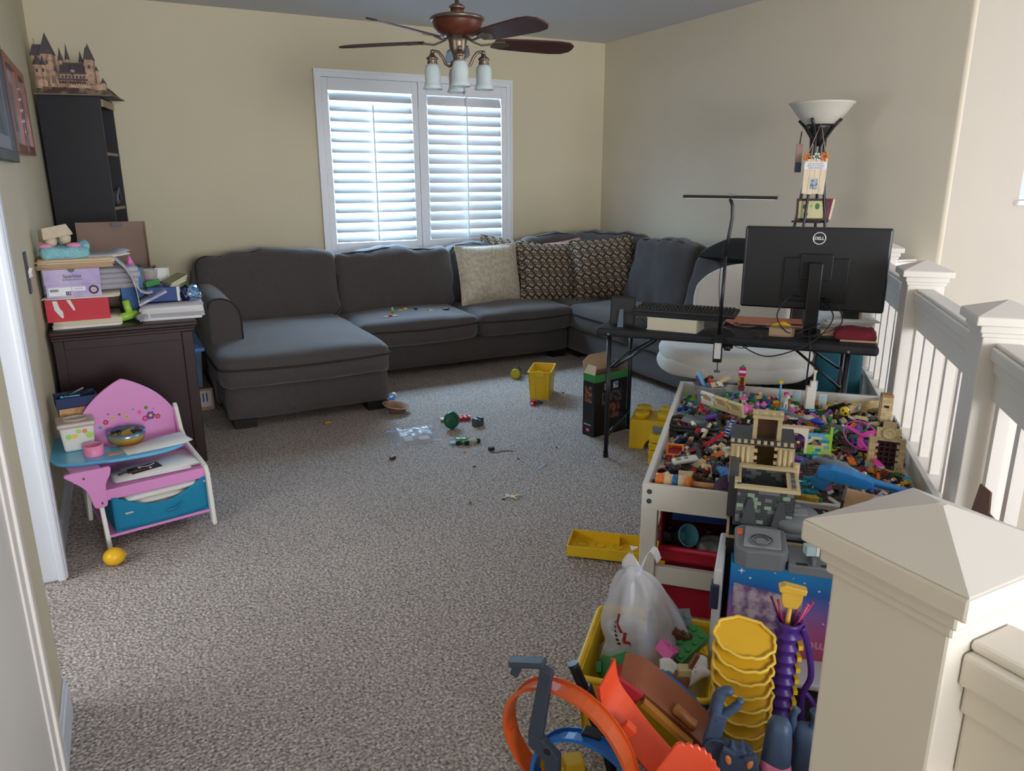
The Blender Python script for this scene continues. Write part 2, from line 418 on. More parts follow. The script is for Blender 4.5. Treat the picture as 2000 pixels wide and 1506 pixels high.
# ------------------------------------------------------------------ railings
def newel(parent, x, y, rz, full=True, top=1.10):
    h = .075
    p = obj('newel_post', G().bb((-h, -h, 0), (h, h, top-.03)), M_white, parent, (x, y, 0), rz, bevel=.004)
    g = G()
    q = .104
    g.bb((-q, -q, top-.028), (q, q, top))
    g.box((0, 0, top+.02), (2*q, 2*q, .04), top=(.04, .04))
    g.bb((-h-.012, -h-.012, top-.052), (h+.012, h+.012, top-.026))
    g.bb((-h-.006, -h-.006, top-.066), (h+.006, h+.006, top-.05))
    obj('post_cap', g, M_white, p, bevel=.004)
    return p
def rail_run(parent, p0, p1, bal=.2, curb=.33, off=0.1):
    a, b = Vector((p0[0], p0[1], 0)), Vector((p1[0], p1[1], 0)); d = b-a; L_ = d.length; rz = math.atan2(d.y, d.x)
    g = G(); h = L_-.15
    g.bb((-h/2, -.047, .965), (h/2, .047, 1.005)); g.bb((-h/2, -.036, 1.005), (h/2, .036, 1.018))
    g.bb((-h/2, -.034, .925), (h/2, .034, .966)); g.bb((-h/2, -.024, .838), (h/2, .024, .93))
    mid = (a+b)/2
    obj('handrail', g, M_white, parent, mid, rz, bevel=.005)
    if curb:
        obj('bottom_rail', G().bb((-h/2, -.045, curb), (h/2, .045, curb+.035)), M_white, parent, mid, rz, bevel=.004)
        obj('curb_panel', G().bb((-h/2, -.03, 0), (h/2, .03, curb)), M_white, parent, mid, rz)
        me = G().bb((-.017, -.017, curb+.03), (.017, .017, .845)).mesh('baluster', M_white)
        x = off
        while x < L_-.1:
            obj('baluster', me, None, parent, a+d.normalized()*x, rz); x += bal
rl = thing('stair_railing', 'white box-newel railing with square balusters around the stairwell, capped post in the right foreground', 'railing')
for p in (P1, P2, P3, P4): newel(rl, p[0], p[1], -PI/4)
rail_run(rl, P4, P3, off=.16); rail_run(rl, P3, P2, off=.07); rail_run(rl, P2, P1, off=.12)
rail_run(rl, P4, (XR+.07, P4[1]-.02), curb=.33, off=.13)
NP = (.80, .47)
newel(rl, NP[0], NP[1], 0)
rail_run(rl, NP, (.80, -2.0), curb=.33, off=.17); rail_run(rl, NP, P1, curb=.33, off=.15)
# ------------------------------------------------------------------ sofa
M_sofa = mat('sofa_chenille', (79, 73, 71), .9, spec=.15, sheen=.3, nz=(60, .22, (5, 5, .6)), bump=(130, .25, (6, 6, .5)))
M_pipe = mat('sofa_piping', (56, 53, 52), .9, spec=.1)
M_foot = mat('dark_wood_foot', (30, 24, 22), .5)
def loop_pts(cx, cy, z, w, d, r=.05, n=5, fn=None):
    P = []
    for qx, qy, a0 in ((1, 1, 0), (-1, 1, PI/2), (-1, -1, PI), (1, -1, 1.5*PI)):
        for i in range(n+1):
            a = a0+PI/2*i/n
            P.append(Vector((cx+qx*(w/2-r)+r*math.cos(a), cy+qy*(d/2-r)+r*math.sin(a), z)))
    out = []
    for i in range(len(P)):
        a, b = P[i], P[(i+1) % len(P)]; k = max(1, int((b-a).length/.08))
        for q in range(k): out.append(a.lerp(b, q/k))
    if fn: out = [fn(p) for p in out]
    return out
def seat_cushion(parent, x0, x1, y0, y1, z0, z1, seed, sag=.012):
    c = ((x0+x1)/2, (y0+y1)/2, (z0+z1)/2); d = (x1-x0, y1-y0, z1-z0)
    o = obj('seat_cushion', G().soft(c, d, r=.055, n=(18, 18, 6), puff=.03, wr=.008, wsc=4, seed=seed, puffside=.014), M_sofa, parent)
    zz = z0+(z1-z0)*.66
    pts = loop_pts(c[0], c[1], zz, d[0]+.008, d[1]+.008, .06, fn=lambda p: p+Vector((.016*(1-((p.y-c[1])/(d[1]/2))**2)*(p.x-c[0])/(d[0]/2), .016*(1-((p.x-c[0])/(d[0]/2))**2)*(p.y-c[1])/(d[1]/2), -sag*abs(math.cos((p.x-c[0])/d[0]*PI)) - .004*noise.noise(p*5))))
    obj('piping', G().tube(pts, .0065, 6, closed=True), M_pipe, o)
    return o
def back_cushion(parent, c, w, h, t, rz, tilt, seed, slump=.03):
    """pillow-like back cushion; local x width, y thickness, z height"""
    def fn(p, ux, uy, uz):
        p.z += -slump*ux*ux*(1 if uz > 0 else 0)*max(0, uz) + .010*math.sin(ux*6+seed*2)*max(0, uz)
        p.y += .022*math.sin(uz*2.2+ux*2+seed)*(1-ux*ux)*.5
        # vertical pull wrinkles near the top and the corners
        p.y += .009*math.sin(ux*15+seed+uz*3)*max(0, abs(uz)-.30)+.004*math.sin((ux+uz)*9+seed*2)*abs(ux)**2
        p.z += .006*math.sin(ux*17+seed*3)*max(0, uz)
        return p
    R3 = Euler((tilt, 0, rz)).to_matrix().to_4x4(); T = Matrix.Translation(c) @ R3
    g = G().soft((0, 0, 0), (w, t, h), r=.075, n=(22, 8, 16), puff=.02, wr=.017, wsc=5.0, seed=seed, fn=fn, puffside=.02)
    o = obj('back_cushion', g, M_sofa, parent); o.matrix_local = T
    P = []
    for p in loop_pts(0, 0, 0, w-.03, h-.03, .07):
        ux, uz = p.x/(w/2), p.y/(h/2)
        q = Vector((p.x, -t/2+.035, p.y)); q = fn(q, ux, -1, uz); P.append(q+Vector((0, -.004, 0)))
    obj('piping', G().tube(P, .0065, 6, closed=True), M_pipe, o)
    return o
def foot(parent, x, y): obj('foot', G().box((x, y, .03), (.13, .1, .062), top=(1.12, 1.12)), M_foot, parent)

ch = thing('chaise_section', 'charcoal chaise section of the sectional sofa with rolled arm, beside the dark dresser', 'sofa')
obj('base', G().soft((.985, 5.52, .17), (1.03, 1.72, .22), r=.025, n=(14, 18, 4), wr=.004, wsc=4), M_sofa, ch)
seat_cushion(ch, .44, 1.505, 4.60, 5.96, .265, .468, 1)
back_cushion(ch, (1.0, 6.03, .69), 1.06, .55, .26, 0, R(-13), 1)
obj('back_frame', G().soft((.98, 6.29, .45), (1.04, .2, .76), r=.05, n=(10, 4, 8), wr=.003), M_sofa, ch)
prof = [(.455, .06), (.455, .70), (.465, .735), (.49, .757), (.53, .762)]+[(.53+.125*math.sin(a), .615+.147*math.cos(a)) for a in [PI/2*i/8 for i in range(1, 9)]]+[(.655, .46), (.655, .06)]
T = Matrix(((1, 0, 0, 0), (0, 0, -1, 0), (0, 1, 0, 0), (0, 0, 0, 1)))
arm = obj('armrest', G().prism(prof, -6.32, -5.10, T=T, smooth=True), M_sofa, ch, bevel=.015, seg=3)
obj('piping', G().tube([(x, 5.098, z) for x, z in prof[1:-1]], .005, 6), M_pipe, arm)
for x, y in ((.57, 4.74), (1.42, 4.74), (.57, 6.3)): foot(ch, x, y)

ms = thing('armless_section', 'charcoal two-seat armless middle section of the sectional sofa under the window', 'sofa')
obj('base', G().soft((2.445, 5.9, .165), (1.87, .94, .22), r=.025, n=(22, 12, 4), wr=.004, wsc=4, seed=3), M_sofa, ms)
seat_cushion(ms, 1.515, 2.49, 5.34, 6.1, .262, .458, 2); seat_cushion(ms, 2.50, 3.385, 5.34, 6.1, .262, .458, 5)
back_cushion(ms, (2.02, 6.04, .68), 1.0, .53, .26, 0, R(-14), 4); back_cushion(ms, (2.93, 6.08, .69), .84, .53, .25, 0, R(-12), 9)
obj('back_frame', G().soft((2.445, 6.3, .45), (1.87, .18, .74), r=.05, n=(12, 4, 8), wr=.003, seed=2), M_sofa, ms)
for x, y in ((1.62, 5.5), (3.3, 5.5)): foot(ms, x, y)

rs = thing('corner_section', 'charcoal corner section of the sectional sofa along the right wall behind the desk', 'sofa')
obj('base', G().soft((3.87, 5.05, .165), (.94, 2.63, .22), r=.025, n=(10, 26, 4), wr=.004, wsc=4, seed=6), M_sofa, rs)
seat_cushion(rs, 3.385, 4.25, 5.42, 6.25, .262, .455, 11); seat_cushion(rs, 3.36, 4.2, 4.58, 5.44, .262, .46, 12); seat_cushion(rs, 3.36, 4.2, 3.76, 4.57, .262, .46, 13)
back_cushion(rs, (3.72, 6.13, .72), .80, .56, .24, R(-4), R(-13), 14)
back_cushion(rs, (4.05, 5.80, .73), .86, .57, .26, R(-62), R(-13), 15)
back_cushion(rs, (4.09, 4.98, .71), .80, .58, .27, R(-88), R(-15), 16)
back_cushion(rs, (4.09, 4.20, .71), .78, .56, .27, R(-90), R(-15), 17)
obj('back_frame', G().soft((4.28, 5.05, .45), (.16, 2.6, .74), r=.05, n=(4, 14, 8), wr=.003, seed=7), M_sofa, rs)
obj('back_frame', G().soft((3.85, 6.34, .45), (.94, .14, .74), r=.05, n=(10, 4, 8), wr=.003, seed=8), M_sofa, rs)
for x, y in ((3.5, 5.4), (3.5, 3.85)): foot(rs, x, y)

# ------------------------------------------------------------------ throw pillows
def nmath(nt, op, a, b=None, c=None):
    n = nt.nodes.new('ShaderNodeMath'); n.operation = op
    for i, q in enumerate((a, b, c)):
        if q is None: continue
        if isinstance(q, (int, float)): n.inputs[i].default_value = q
        else: nt.links.new(q, n.inputs[i])
    return n.outputs[0]
def link_pattern():
    m = mat('pillow_link_print', (168, 150, 126), .8, spec=.2); nt = m.node_tree; N = nt.nodes; L = nt.links
    tc = N.new('ShaderNodeTexCoord'); sp = N.new('ShaderNodeSeparateXYZ'); L.new(tc.outputs['Object'], sp.inputs[0])
    u = nmath(nt, 'MULTIPLY', sp.outputs['X'], 15.0); v = nmath(nt, 'MULTIPLY', sp.outputs['Y'], 25.0)
    row = nmath(nt, 'FLOOR', v); par = nmath(nt, 'MODULO', nmath(nt, 'ADD', row, 100.0), 2.0)
    uu = nmath(nt, 'ADD', u, nmath(nt, 'MULTIPLY', par, .5))
    fu = nmath(nt, 'SUBTRACT', nmath(nt, 'FRACT', uu), .5); fv = nmath(nt, 'SUBTRACT', nmath(nt, 'FRACT', v), .5)
    d = nmath(nt, 'SQRT', nmath(nt, 'ADD', nmath(nt, 'MULTIPLY', fu, fu), nmath(nt, 'MULTIPLY', nmath(nt, 'MULTIPLY', fv, fv), .6)))
    dot = nmath(nt, 'LESS_THAN', d, .17)
    # S-shaped hooks linking the dots
    sw = nmath(nt, 'MULTIPLY', nmath(nt, 'SINE', nmath(nt, 'MULTIPLY', v, 2*PI)), .22)
    su = nmath(nt, 'ABSOLUTE', nmath(nt, 'SUBTRACT', nmath(nt, 'ABSOLUTE', nmath(nt, 'SUBTRACT', nmath(nt, 'FRACT', nmath(nt, 'ADD', u, sw)), .5)), .36))
    hook = nmath(nt, 'LESS_THAN', su, .075)
    sv = nmath(nt, 'ABSOLUTE', nmath(nt, 'SUBTRACT', fv, nmath(nt, 'MULTIPLY', nmath(nt, 'SINE', nmath(nt, 'MULTIPLY', uu, 2*PI)), .34)))
    wv = nmath(nt, 'LESS_THAN', sv, .13)
    black = nmath(nt, 'MAXIMUM', hook, wv)
    mx = N.new('ShaderNodeMix'); mx.data_type = 'RGBA'; mx.inputs['A'].default_value = S((170, 153, 130))+(1,); mx.inputs['B'].default_value = S((22, 19, 20))+(1,)
    L.new(black, mx.inputs['Factor'])
    m2 = N.new('ShaderNodeMix'); m2.data_type = 'RGBA'; m2.inputs['B'].default_value = S((74, 64, 60))+(1,); L.new(mx.outputs['Result'], m2.inputs['A']); L.new(dot, m2.inputs['Factor'])
    L.new(m2.outputs['Result'], N['Principled BSDF'].inputs['Base Color'])
    return m
def pillow_mesh(w, h, t, n=22, seed=0, wr=.006, ear=.05):
    g = G()
    def pt(u, v, sgn):
        a, b = 2*u-1, 2*v-1
        prof = (max(0, 1-abs(a)**2.6)*max(0, 1-abs(b)**2.6))**.62
        x = w/2*a*(1-ear*(1-b*b)); y = h/2*b*(1-ear*(1-a*a))
        p = Vector((x, y, sgn*(t/2*prof)))
        q = noise.noise_vector(p*7+Vector((seed*3.7, sgn, seed)))
        p += q*wr*min(1, prof*3)
        return p
    g.sheet(lambda u, v: pt(u, v, 1), n, n); g.sheet(lambda u, v: pt(1-u, v, -1), n, n)
    return g
def throw_pillow(name, label, w, h, t, m, loc, tilt, rz, roll=0, seed=0, group=None):
    o = thing(name, label, 'pillow', loc, 0, group)
    o.rotation_mode = 'XYZ'
    o.matrix_world = Matrix.Translation(loc) @ Euler((0, 0, rz)).to_matrix().to_4x4() @ Euler((PI/2-tilt, 0, 0)).to_matrix().to_4x4() @ Euler((0, 0, roll)).to_matrix().to_4x4()
    c = obj('cover', pillow_mesh(w, h, t, seed=seed), m, o)
    P = []
    for k in range(4):
        for i in range(12):
            s_ = -1+2*i/12
            a, b = ((s_, -1), (1, s_), (-s_, 1), (-1, -s_))[k]
            P.append((w/2*a*(1-.05*(1-b*b)), h/2*b*(1-.05*(1-a*a)), 0))
    obj('seam', G().tube(P, .004, 5, closed=True), m, o)
    return o
M_link = link_pattern()
M_damask = mat('pillow_damask', (196, 186, 164), .5, spec=.5, sheen=.3, mixc=((178, 167, 144), 34, .46, .54), bump=(40, .1))
throw_pillow('throw_pillow', 'pale gold damask throw pillow leaning on the sofa back', .60, .50, .17, M_damask, (2.80, 5.80, .715), R(14), R(4), seed=1)
throw_pillow('throw_pillow', 'black and beige link-print throw pillow tucked behind the pale gold pillow', .52, .52, .14, M_link, (3.05, 5.955, .74), R(16), R(-14), R(-9), seed=2)
throw_pillow('throw_pillow', 'black and beige link-print throw pillow next to the pale gold pillow', .62, .52, .17, M_link, (3.40, 5.76, .70), R(18), R(-6), R(-3), seed=3)
throw_pillow('throw_pillow', 'black and beige link-print throw pillow in the sofa corner, furthest right', .58, .54, .17, M_link, (3.81, 5.54, .733), R(18), R(-24), R(4), seed=4)
throw_pillow('throw_pillow', 'small pink pillow mostly hidden behind the two link-print pillows', .36, .34, .1, mat('pink_fleece', (206, 164, 158), .9), (3.66, 5.93, .79), R(20), R(-10), R(8), seed=5)
throw_pillow('throw_pillow', 'black cushion lying over the sofa back behind the desk monitor', .5, .36, .15, mat('black_cotton', (26, 24, 25), .85), (4.06, 4.18, .985), R(75), R(-90), R(6), seed=6)

# small toys scattered on the middle seat cushion
M_y = plas((226, 190, 40)); M_r = plas((190, 34, 40)); M_b = plas((34, 88, 170)); M_gn = plas((48, 132, 62)); M_bk = plas((28, 28, 32)); M_w = plas((228, 226, 218)); M_gy = plas((120, 124, 128)); M_dg = plas((72, 76, 80)); M_tan = plas((214, 194, 148)); M_br = plas((84, 54, 38)); M_or = plas((228, 120, 36)); M_pk = plas((232, 120, 190)); M_pu = plas((106, 62, 150)); M_lb = plas((94, 170, 214)); M_lg = plas((156, 204, 70)); M_tl = plas((30, 140, 150)); M_sk = plas((232, 192, 120))
def minifig(label, loc, rz, torso, legs, hair, lying=False, s=1.0, group=None):
    o = thing('toy_minifigure', label, 'figurine', loc, (PI/2 if lying else 0, 0, rz), group)
    obj('legs', G().box((-.004, 0, .0065), (.0072, .008, .013)).box((.004, 0, .0065), (.0072, .008, .013)), legs, o)
    obj('torso', G().box((0, 0, .0195), (.0155, .0085, .0125), top=(.7, 1)).box((-.010, -.001, .019), (.004, .005, .012), (0, .25, 0)).box((.010, -.001, .019), (.004, .005, .012), (0, -.25, 0)), torso, o)
    h = obj('head', G().cyl((0, 0, .026), (0, 0, .034), .005, n=10), M_sk, o)
    obj('hair', G().ball((0, .0012, .0345), (.0064, .0064, .0046), 10), hair, h)
    if s != 1: o.scale = (s, s, s)
    return o
minifig('tiny green and yellow toy figure standing on the sofa seat', (1.86, 5.62, .476), .4, M_lg, M_gn, M_w, s=1.2)
minifig('tiny blue and yellow toy figure lying on the sofa seat', (2.14, 5.58, .482), .9, M_y, M_b, M_y, True, 1.2)
o = thing('toy_brick', 'flat yellow toy bricks joined in a strip on the sofa seat', 'toy brick', (1.97, 5.70, .476), .15)
obj('plate', G().box((0, 0, .005), (.085, .02, .01)).box((.03, .01, .013), (.03, .02, .008)), M_y, o); obj('stud', G().cyl((-.03, 0, .01), (-.03, 0, .014), .004).cyl((-.01, 0, .01), (-.01, 0, .014), .004), M_y, o)
o = thing('toy_propeller', 'tiny white and red toy propeller on the sofa seat', 'toy', (1.80, 5.50, .474), .1)
obj('blade', G().box((-.03, 0, .005), (.05, .012, .004)).box((.03, 0, .005), (.05, .012, .004)), M_w, o); obj('hub', G().box((0, 0, .007), (.03, .018, .014)), M_r, o)
o = thing('rubber_ring', 'tiny dark toy tyre lying near the pale gold pillow on the sofa seat', 'toy', (2.30, 5.58, .475), 0)
obj('tyre', G().tube([(.02*math.cos(a), .02*math.sin(a), .007) for a in [2*PI*i/16 for i in range(16)]], .008, 8, closed=True), M_bk, o); obj('rim', G().cyl((0, 0, .003), (0, 0, .010), .013), M_dg, o)
o = thing('toy_brick', 'tiny black toy brick standing on the sofa seat', 'toy brick', (2.07, 5.66, .474), .3); obj('block', G().box((0, 0, .012), (.022, .018, .02)), M_bk, o); obj('stud', G().cyl((0, 0, .02), (0, 0, .027), .005), M_b, o)

# ------------------------------------------------------------------ ceiling fan
M_bronze = mat('brushed_bronze', (128, 112, 98), .35, metal=.85)
M_fanwood = mat('fan_wood', (92, 44, 28), .4, nz=(20, .2, (1, 1, 6)))
M_blade = mat('fan_blade_walnut', (66, 36, 34), .45, nz=(9, .25, (1, 12, 1)))
M_frost = mat('frosted_glass', (214, 224, 222), .45, spec=.5, trans=.35, nz=(30, .04))
fx, fy = 1.692, 3.85
fan = thing('ceiling_fan', 'walnut-bladed ceiling fan with bronze body and four frosted glass lamp shades', 'ceiling fan', (fx, fy, 0))
def zp(px): return 2.382-px*.00242
obj('downrod', G().cyl((0, 0, zp(12)), (0, 0, 2.70), .011, n=16).lathe([(.03, 2.70), (.06, 2.72), (.068, CH)], 24), M_bronze, fan)
obj('collar', G().lathe([(.012, zp(6)), (.03, zp(9)), (.041, zp(13)), (.041, zp(16)), (.036, zp(18))], 28), M_bronze, fan)
obj('neck', G().cyl((0, 0, zp(28)), (0, 0, zp(17)), .034, n=28), M_fanwood, fan)
mo = obj('motor_housing', G().lathe([(.082, zp(71)), (.105, zp(64)), (.121, zp(54)), (.128, zp(45)), (.129, zp(41))], 40), M_fanwood, fan)
obj('motor_rim', G().lathe([(.129, zp(42)), (.138, zp(40)), (.141, zp(36)), (.132, zp(33)), (.09, zp(29)), (.036, zp(27)), (.03, zp(26))], 40), M_bronze, mo)
obj('switch_housing', G().lathe([(.02, zp(110)), (.035, zp(104)), (.043, zp(96)), (.046, zp(84)), (.049, zp(79)), (.06, zp(72)), (.084, zp(69))], 32), M_bronze, fan)
ba0 = R(-23.4)
for i in range(5):
    a = ba0+R(18)+2*PI*i/5
    T = Matrix.Rotation(a, 4, 'Z') @ Matrix.Translation((0, 0, zp(80)))
    g = G()
    outline = [(.20, .045), (.25, .06), (.40, .070), (.55, .076), (.62, .066), (.655, .035), (.66, 0), (.655, -.035), (.62, -.066), (.55, -.076), (.40, -.070), (.25, -.06), (.20, -.045)]
    g.prism(outline, -.004, .004, T=T @ Matrix.Rotation(R(-14), 4, 'X'))
    bl = obj('blade', g, M_blade, fan)
    g = G(); g.tube([T @ Vector(p) for p in ((.055, 0, .015), (.09, 0, .0), (.13, 0, -.012), (.19, 0, -.004), (.26, 0, 0))], .009, 8, flat=.6)
    g.prism([(.19, .03), (.25, .038), (.29, .0), (.25, -.038), (.19, -.03)], -.009, -.004, T=T @ Matrix.Rotation(R(-14), 4, 'X'))
    obj('blade_arm', g, M_bronze, bl)
obj('light_hub', G().lathe([(.006, zp(142)), (.02, zp(136)), (.028, zp(128)), (.024, zp(118)), (.03, zp(108)), (.03, zp(100))], 24), M_bronze, fan)
for i in range(4):
    a = ba0+R(4)+PI/2*i; c, s_ = math.cos(a), math.sin(a)
    def at(r, z): return (r*c, r*s_, z)
    am = obj('lamp_arm', G().tube([at(.02, zp(122)), at(.045, zp(131)), at(.065, zp(126)), at(.08, zp(112)), at(.1, zp(102)), at(.12, zp(100)), at(.134, zp(106))], .0075, 8).ball(at(.132, zp(102)), .012), M_bronze, fan)
    T = Matrix.Translation((.134*c, .134*s_, 0))
    obj('lamp_fitter', G().lathe([(.008, zp(104)), (.016, zp(110)), (.03, zp(114)), (.031, zp(117)), (.023, zp(119)), (.027, zp(123)), (.027, zp(127))], 20, T=T), M_bronze, am)
    sh = [(.024, zp(126)), (.036, zp(130)), (.041, zp(138)), (.0415, zp(150)), (.040, zp(160)), (.044, zp(168)), (.053, zp(177))]
    obj('glass_shade', G().lathe(sh+[(r-.0035, z) for r, z in sh[::-1]], 28, T=T, cap=False), M_frost, am)
obj('pull_chain', G().cyl((.02, -.025, zp(100)), (.02, -.025, zp(180)), .0014, n=5).cyl((.02, -.025, zp(188)), (.02, -.025, zp(180)), .0035, n=8), M_bronze, fan)
# ------------------------------------------------------------------ left wall: pictures, switch, bookcase with castle model
M_blk = mat('black_laminate', (38, 38, 42), .42, spec=.45)
M_kraft = mat('kraft_card', (150, 122, 98), .85, nz=(8, .06)); M_kraft2 = mat('kraft_card_light', (190, 160, 128), .85, nz=(8, .05))
M_paper = mat('paper_white', (222, 220, 216), .8); M_paper2 = mat('paper_cream', (214, 205, 178), .8); M_paper3 = mat('paper_grey', (178, 176, 180), .8)
M_cherry = mat('cherry_frame', (128, 58, 36), .35, nz=(12, .2, (1, 1, .15)), coat=.3)
def picture(label, y0, y1, z0, z1, fm, art, w=.045):
    o = thing('picture_frame', label, 'picture', (XL+.002, (y0+y1)/2, (z0+z1)/2))
    hy, hz = (y1-y0)/2, (z1-z0)/2
    g = G(); g.bb((0, -hy, -hz), (.028, -hy+w, hz)); g.bb((0, hy-w, -hz), (.028, hy, hz)); g.bb((0, -hy+w, hz-w), (.028, hy-w, hz)); g.bb((0, -hy+w, -hz), (.028, hy-w, -hz+w))
    obj('frame', g, fm, o, bevel=.004)
    obj('mat_board', G().bb((0, -hy+w, -hz+w), (.010, hy-w, hz-w)), M_paper3, o)
    obj('print', G().bb((.010, -hy+w+.05, -hz+w+.06), (.012, hy-w-.05, hz-w-.06)), art, o)
    obj('glazing', G().bb((.015, -hy+w, -hz+w), (.017, hy-w, hz-w)), mat('picture_glass', (200, 210, 215), .08, alpha=.18), o)
picture('black-framed picture nearest the door casing on the left wall', 3.35, 4.08, 1.575, 2.15, M_blk, mat('art_grey', (110, 122, 124), .6, mixc=((70, 84, 92), 5, .4, .6)))
picture('reddish wood picture frame between the black frame and the furthest frame on the left wall', 4.13, 4.60, 1.62, 2.05, M_cherry, mat('art_warm', (150, 128, 116), .6, mixc=((100, 86, 90), 6, .4, .6)))
picture('reddish wood picture frame furthest from the door on the left wall', 4.64, 5.06, 1.628, 2.05, M_cherry, mat('art_cool', (140, 126, 120), .6, mixc=((96, 92, 100), 6, .4, .6)))
o = thing('light_switch', 'dark wall plate with a white switch on the left wall above the stacked boxes', 'light switch', (XL, 3.88, 1.11))
obj('plate', G().bb((0, -.035, -.09), (.008, .035, .09)), mat('dark_plate', (58, 52, 62), .4), o, bevel=.003); obj('switch_lever', G().box((.012, .0, .0), (.012, .03, .045), (0, .3, 0)).box((.012, .03, -.01), (.01, .03, .02)), M_w, o)

BK = (-.352, 5.975, 0); BR = R(-12)
bk = thing('bookcase', 'tall black bookcase in the far left corner with a castle model on top', 'bookcase', BK, BR)
bw, bd, bh = .37, .38, 2.03
obj('side_panel', G().bb((0, 0, 0), (bw, .018, bh)), M_blk, bk, bevel=.001); obj('side_panel', G().bb((0, bd-.018, 0), (bw, bd, bh)), M_blk, bk)
obj('back_panel', G().bb((0, .018, 0), (.008, bd-.018, bh)), M_blk, bk)
obj('top_panel', G().bb((0, .018, bh-.018), (bw, bd-.018, bh)), M_blk, bk)
obj('edge_strip', G().bb((bw, .03, bh-.06), (bw+.012, bd-.03, bh-.015)), mat('raw_edge', (170, 146, 120), .7), bk)
for z in (.1, .5, .95, 1.3, 1.66): obj('shelf', G().bb((.008, .018, z), (bw-.005, bd-.018, z+.02)), mat('shelf_board', (150, 130, 110), .6) if z > 1 else M_blk, bk)
o = thing('black_bag', 'black bag with grey straps stuffed on the bookcase shelf', 'bag', (-.05, 6.12, 1.3205), BR); obj('body', G().soft((.02, 0, .055), (.15, .2, .11), r=.04, n=(6, 6, 5), wr=.012, wsc=14), M_blk, o); obj('strap', G().tube([(.09, -.05, .02), (.105, -.03, .1), (.1, .02, .13), (.1, .06, .04)], .006, 6), mat('grey_strap', (110, 112, 122), .6), o)

# castle model: rock base, walls, towers with dark roofs
M_stone = mat('castle_stone', (196, 162, 138), .8, nz=(60, .18), mixc=((150, 116, 98), 25, .45, .65)); M_roof = mat('castle_roof', (92, 82, 88), .7, nz=(70, .15)); M_rock = mat('castle_rock', (150, 128, 104), .9, mixc=((84, 64, 58), 14, .4, .55)); M_cwin = mat('castle_window', (88, 70, 66), .7)
ca = thing('castle_model', 'tan stone castle model with dark pointed roofs on a rocky base atop the bookcase', 'castle model', (-.355, 5.955, 2.031), BR)
obj('base_board', G().bb((.0, -.02, 0), (.46, .34, .008)), mat('card_edge', (120, 110, 104), .8), ca)
def rock(u, v):
    x, y = .01+.44*u, -.01+.33*v; e = min(1, 8*min(u, 1-u, v, 1-v)); return (x, y, .009+e*(.055+.02*noise.noise(Vector((x*18, y*18, 1)))+.03*(1-u)))
obj('rock', G().sheet(rock, 22, 16, th=0), M_rock, ca)
def tower(x, y, z0, w, h, rh, sq=False, win=True):
    g = G()
    if sq: g.bb((x-w, y-w, z0), (x+w, y+w, z0+h))
    else: g.lathe([(w, z0), (w, z0+h-.012), (w*1.15, z0+h-.008), (w*1.15, z0+h)], 10, T=Matrix.Translation((x, y, 0)), smooth=False)
    t = obj('tower', g, M_stone, ca)
    r = G()
    if sq: r.box((x, y, z0+h+rh/2), (2.3*w, 2.3*w, rh), top=(.03, .03))
    else: r.lathe([(w*1.25, z0+h), (w*.6, z0+h+rh*.45), (.0008, z0+h+rh)], 10, T=Matrix.Translation((x, y, 0)), smooth=False)
    obj('roof', r, M_roof, t)
    if win: obj('window', G().prism([(-.006, 0), (.006, 0), (.006, .016), (0, .024), (-.006, .016)], 0, .002, T=Matrix.Translation((x, y-w-.0015, z0+h*.68)) @ Matrix.Rotation(PI/2, 4, 'X')), M_cwin, t)
zb = .06
tower(.09, .07, zb, .034, .19, .13, True); tower(.33, .07, zb, .026, .165, .10, True); tower(.31, .10, zb, .02, .15, .10, True, False)
tower(.035, .03, .04, .026, .14, .07); tower(.07, .02, .05, .014, .13, .06); tower(.155, .1, zb, .015, .16, .08); tower(.19, .12, zb, .013, .17, .10, False, False); tower(.225, .06, zb, .013, .10, .045); tower(.265, .14, zb, .013, .16, .07, False, False); tower(.13, .05, zb, .010, .08, .05); tower(.405, .03, .05, .016, .03, .035, False, False); tower(.37, .05, zb, .010, .10, .03, False, False)
g = G(); g.bb((.0, .05, .04), (.07, .15, .24)); kt = obj('keep', g, M_stone, ca); obj('roof', G().box((.035, .10, .275), (.085, .115, .07), top=(.55, .5)), M_roof, kt)
obj('finial', G().cyl((.015, .1, .31), (.015, .1, .35), .0015, n=5), M_roof, kt)
g = G(); g.bb((.15, .05, zb), (.31, .14, zb+.075)); h1 = obj('great_hall', g, M_stone, ca)
T = Matrix(((0, 0, 1, 0), (1, 0, 0, 0), (0, 1, 0, 0), (0, 0, 0, 1)))
obj('roof', G().prism([(.045, zb+.075), (.145, zb+.075), (.095, zb+.15)], .15, .30, T=T), M_roof, h1); obj('eave', G().bb((.15, .03, zb+.036), (.31, .052, zb+.046)).bb((.15, .04, zb+.076), (.31, .056, zb+.084)), M_roof, h1)
for i in range(7): obj('window', G().bb((.16+i*.021, .028, zb+.006), (.17+i*.021, .0495, zb+.03)), M_cwin, h1)
for i in range(7): obj('window', G().bb((.16+i*.021, .046, zb+.05), (.17+i*.021, .0495, zb+.066)), M_cwin, h1)
g = G(); g.prism([(.095, zb-.01), (.145, zb-.01), (.145, zb+.07), (.12, zb+.10), (.095, zb+.07)], -.04, -.02, T=Matrix(((1, 0, 0, 0), (0, 0, -1, 0), (0, 1, 0, 0), (0, 0, 0, 1)))); gt = obj('gatehouse', g, M_stone, ca)
obj('arched_window', G().prism([(.108, zb+.01), (.132, zb+.01), (.132, zb+.05), (.12, zb+.066), (.108, zb+.05)], -.02, -.018, T=Matrix(((1, 0, 0, 0), (0, 0, -1, 0), (0, 1, 0, 0), (0, 0, 0, 1)))), mat('castle_glass', (128, 116, 108), .5), gt)
g = G()
for i in range(22): g.bb((.10+i*.0145, .012, .068), (.108+i*.0145, .018, .075))
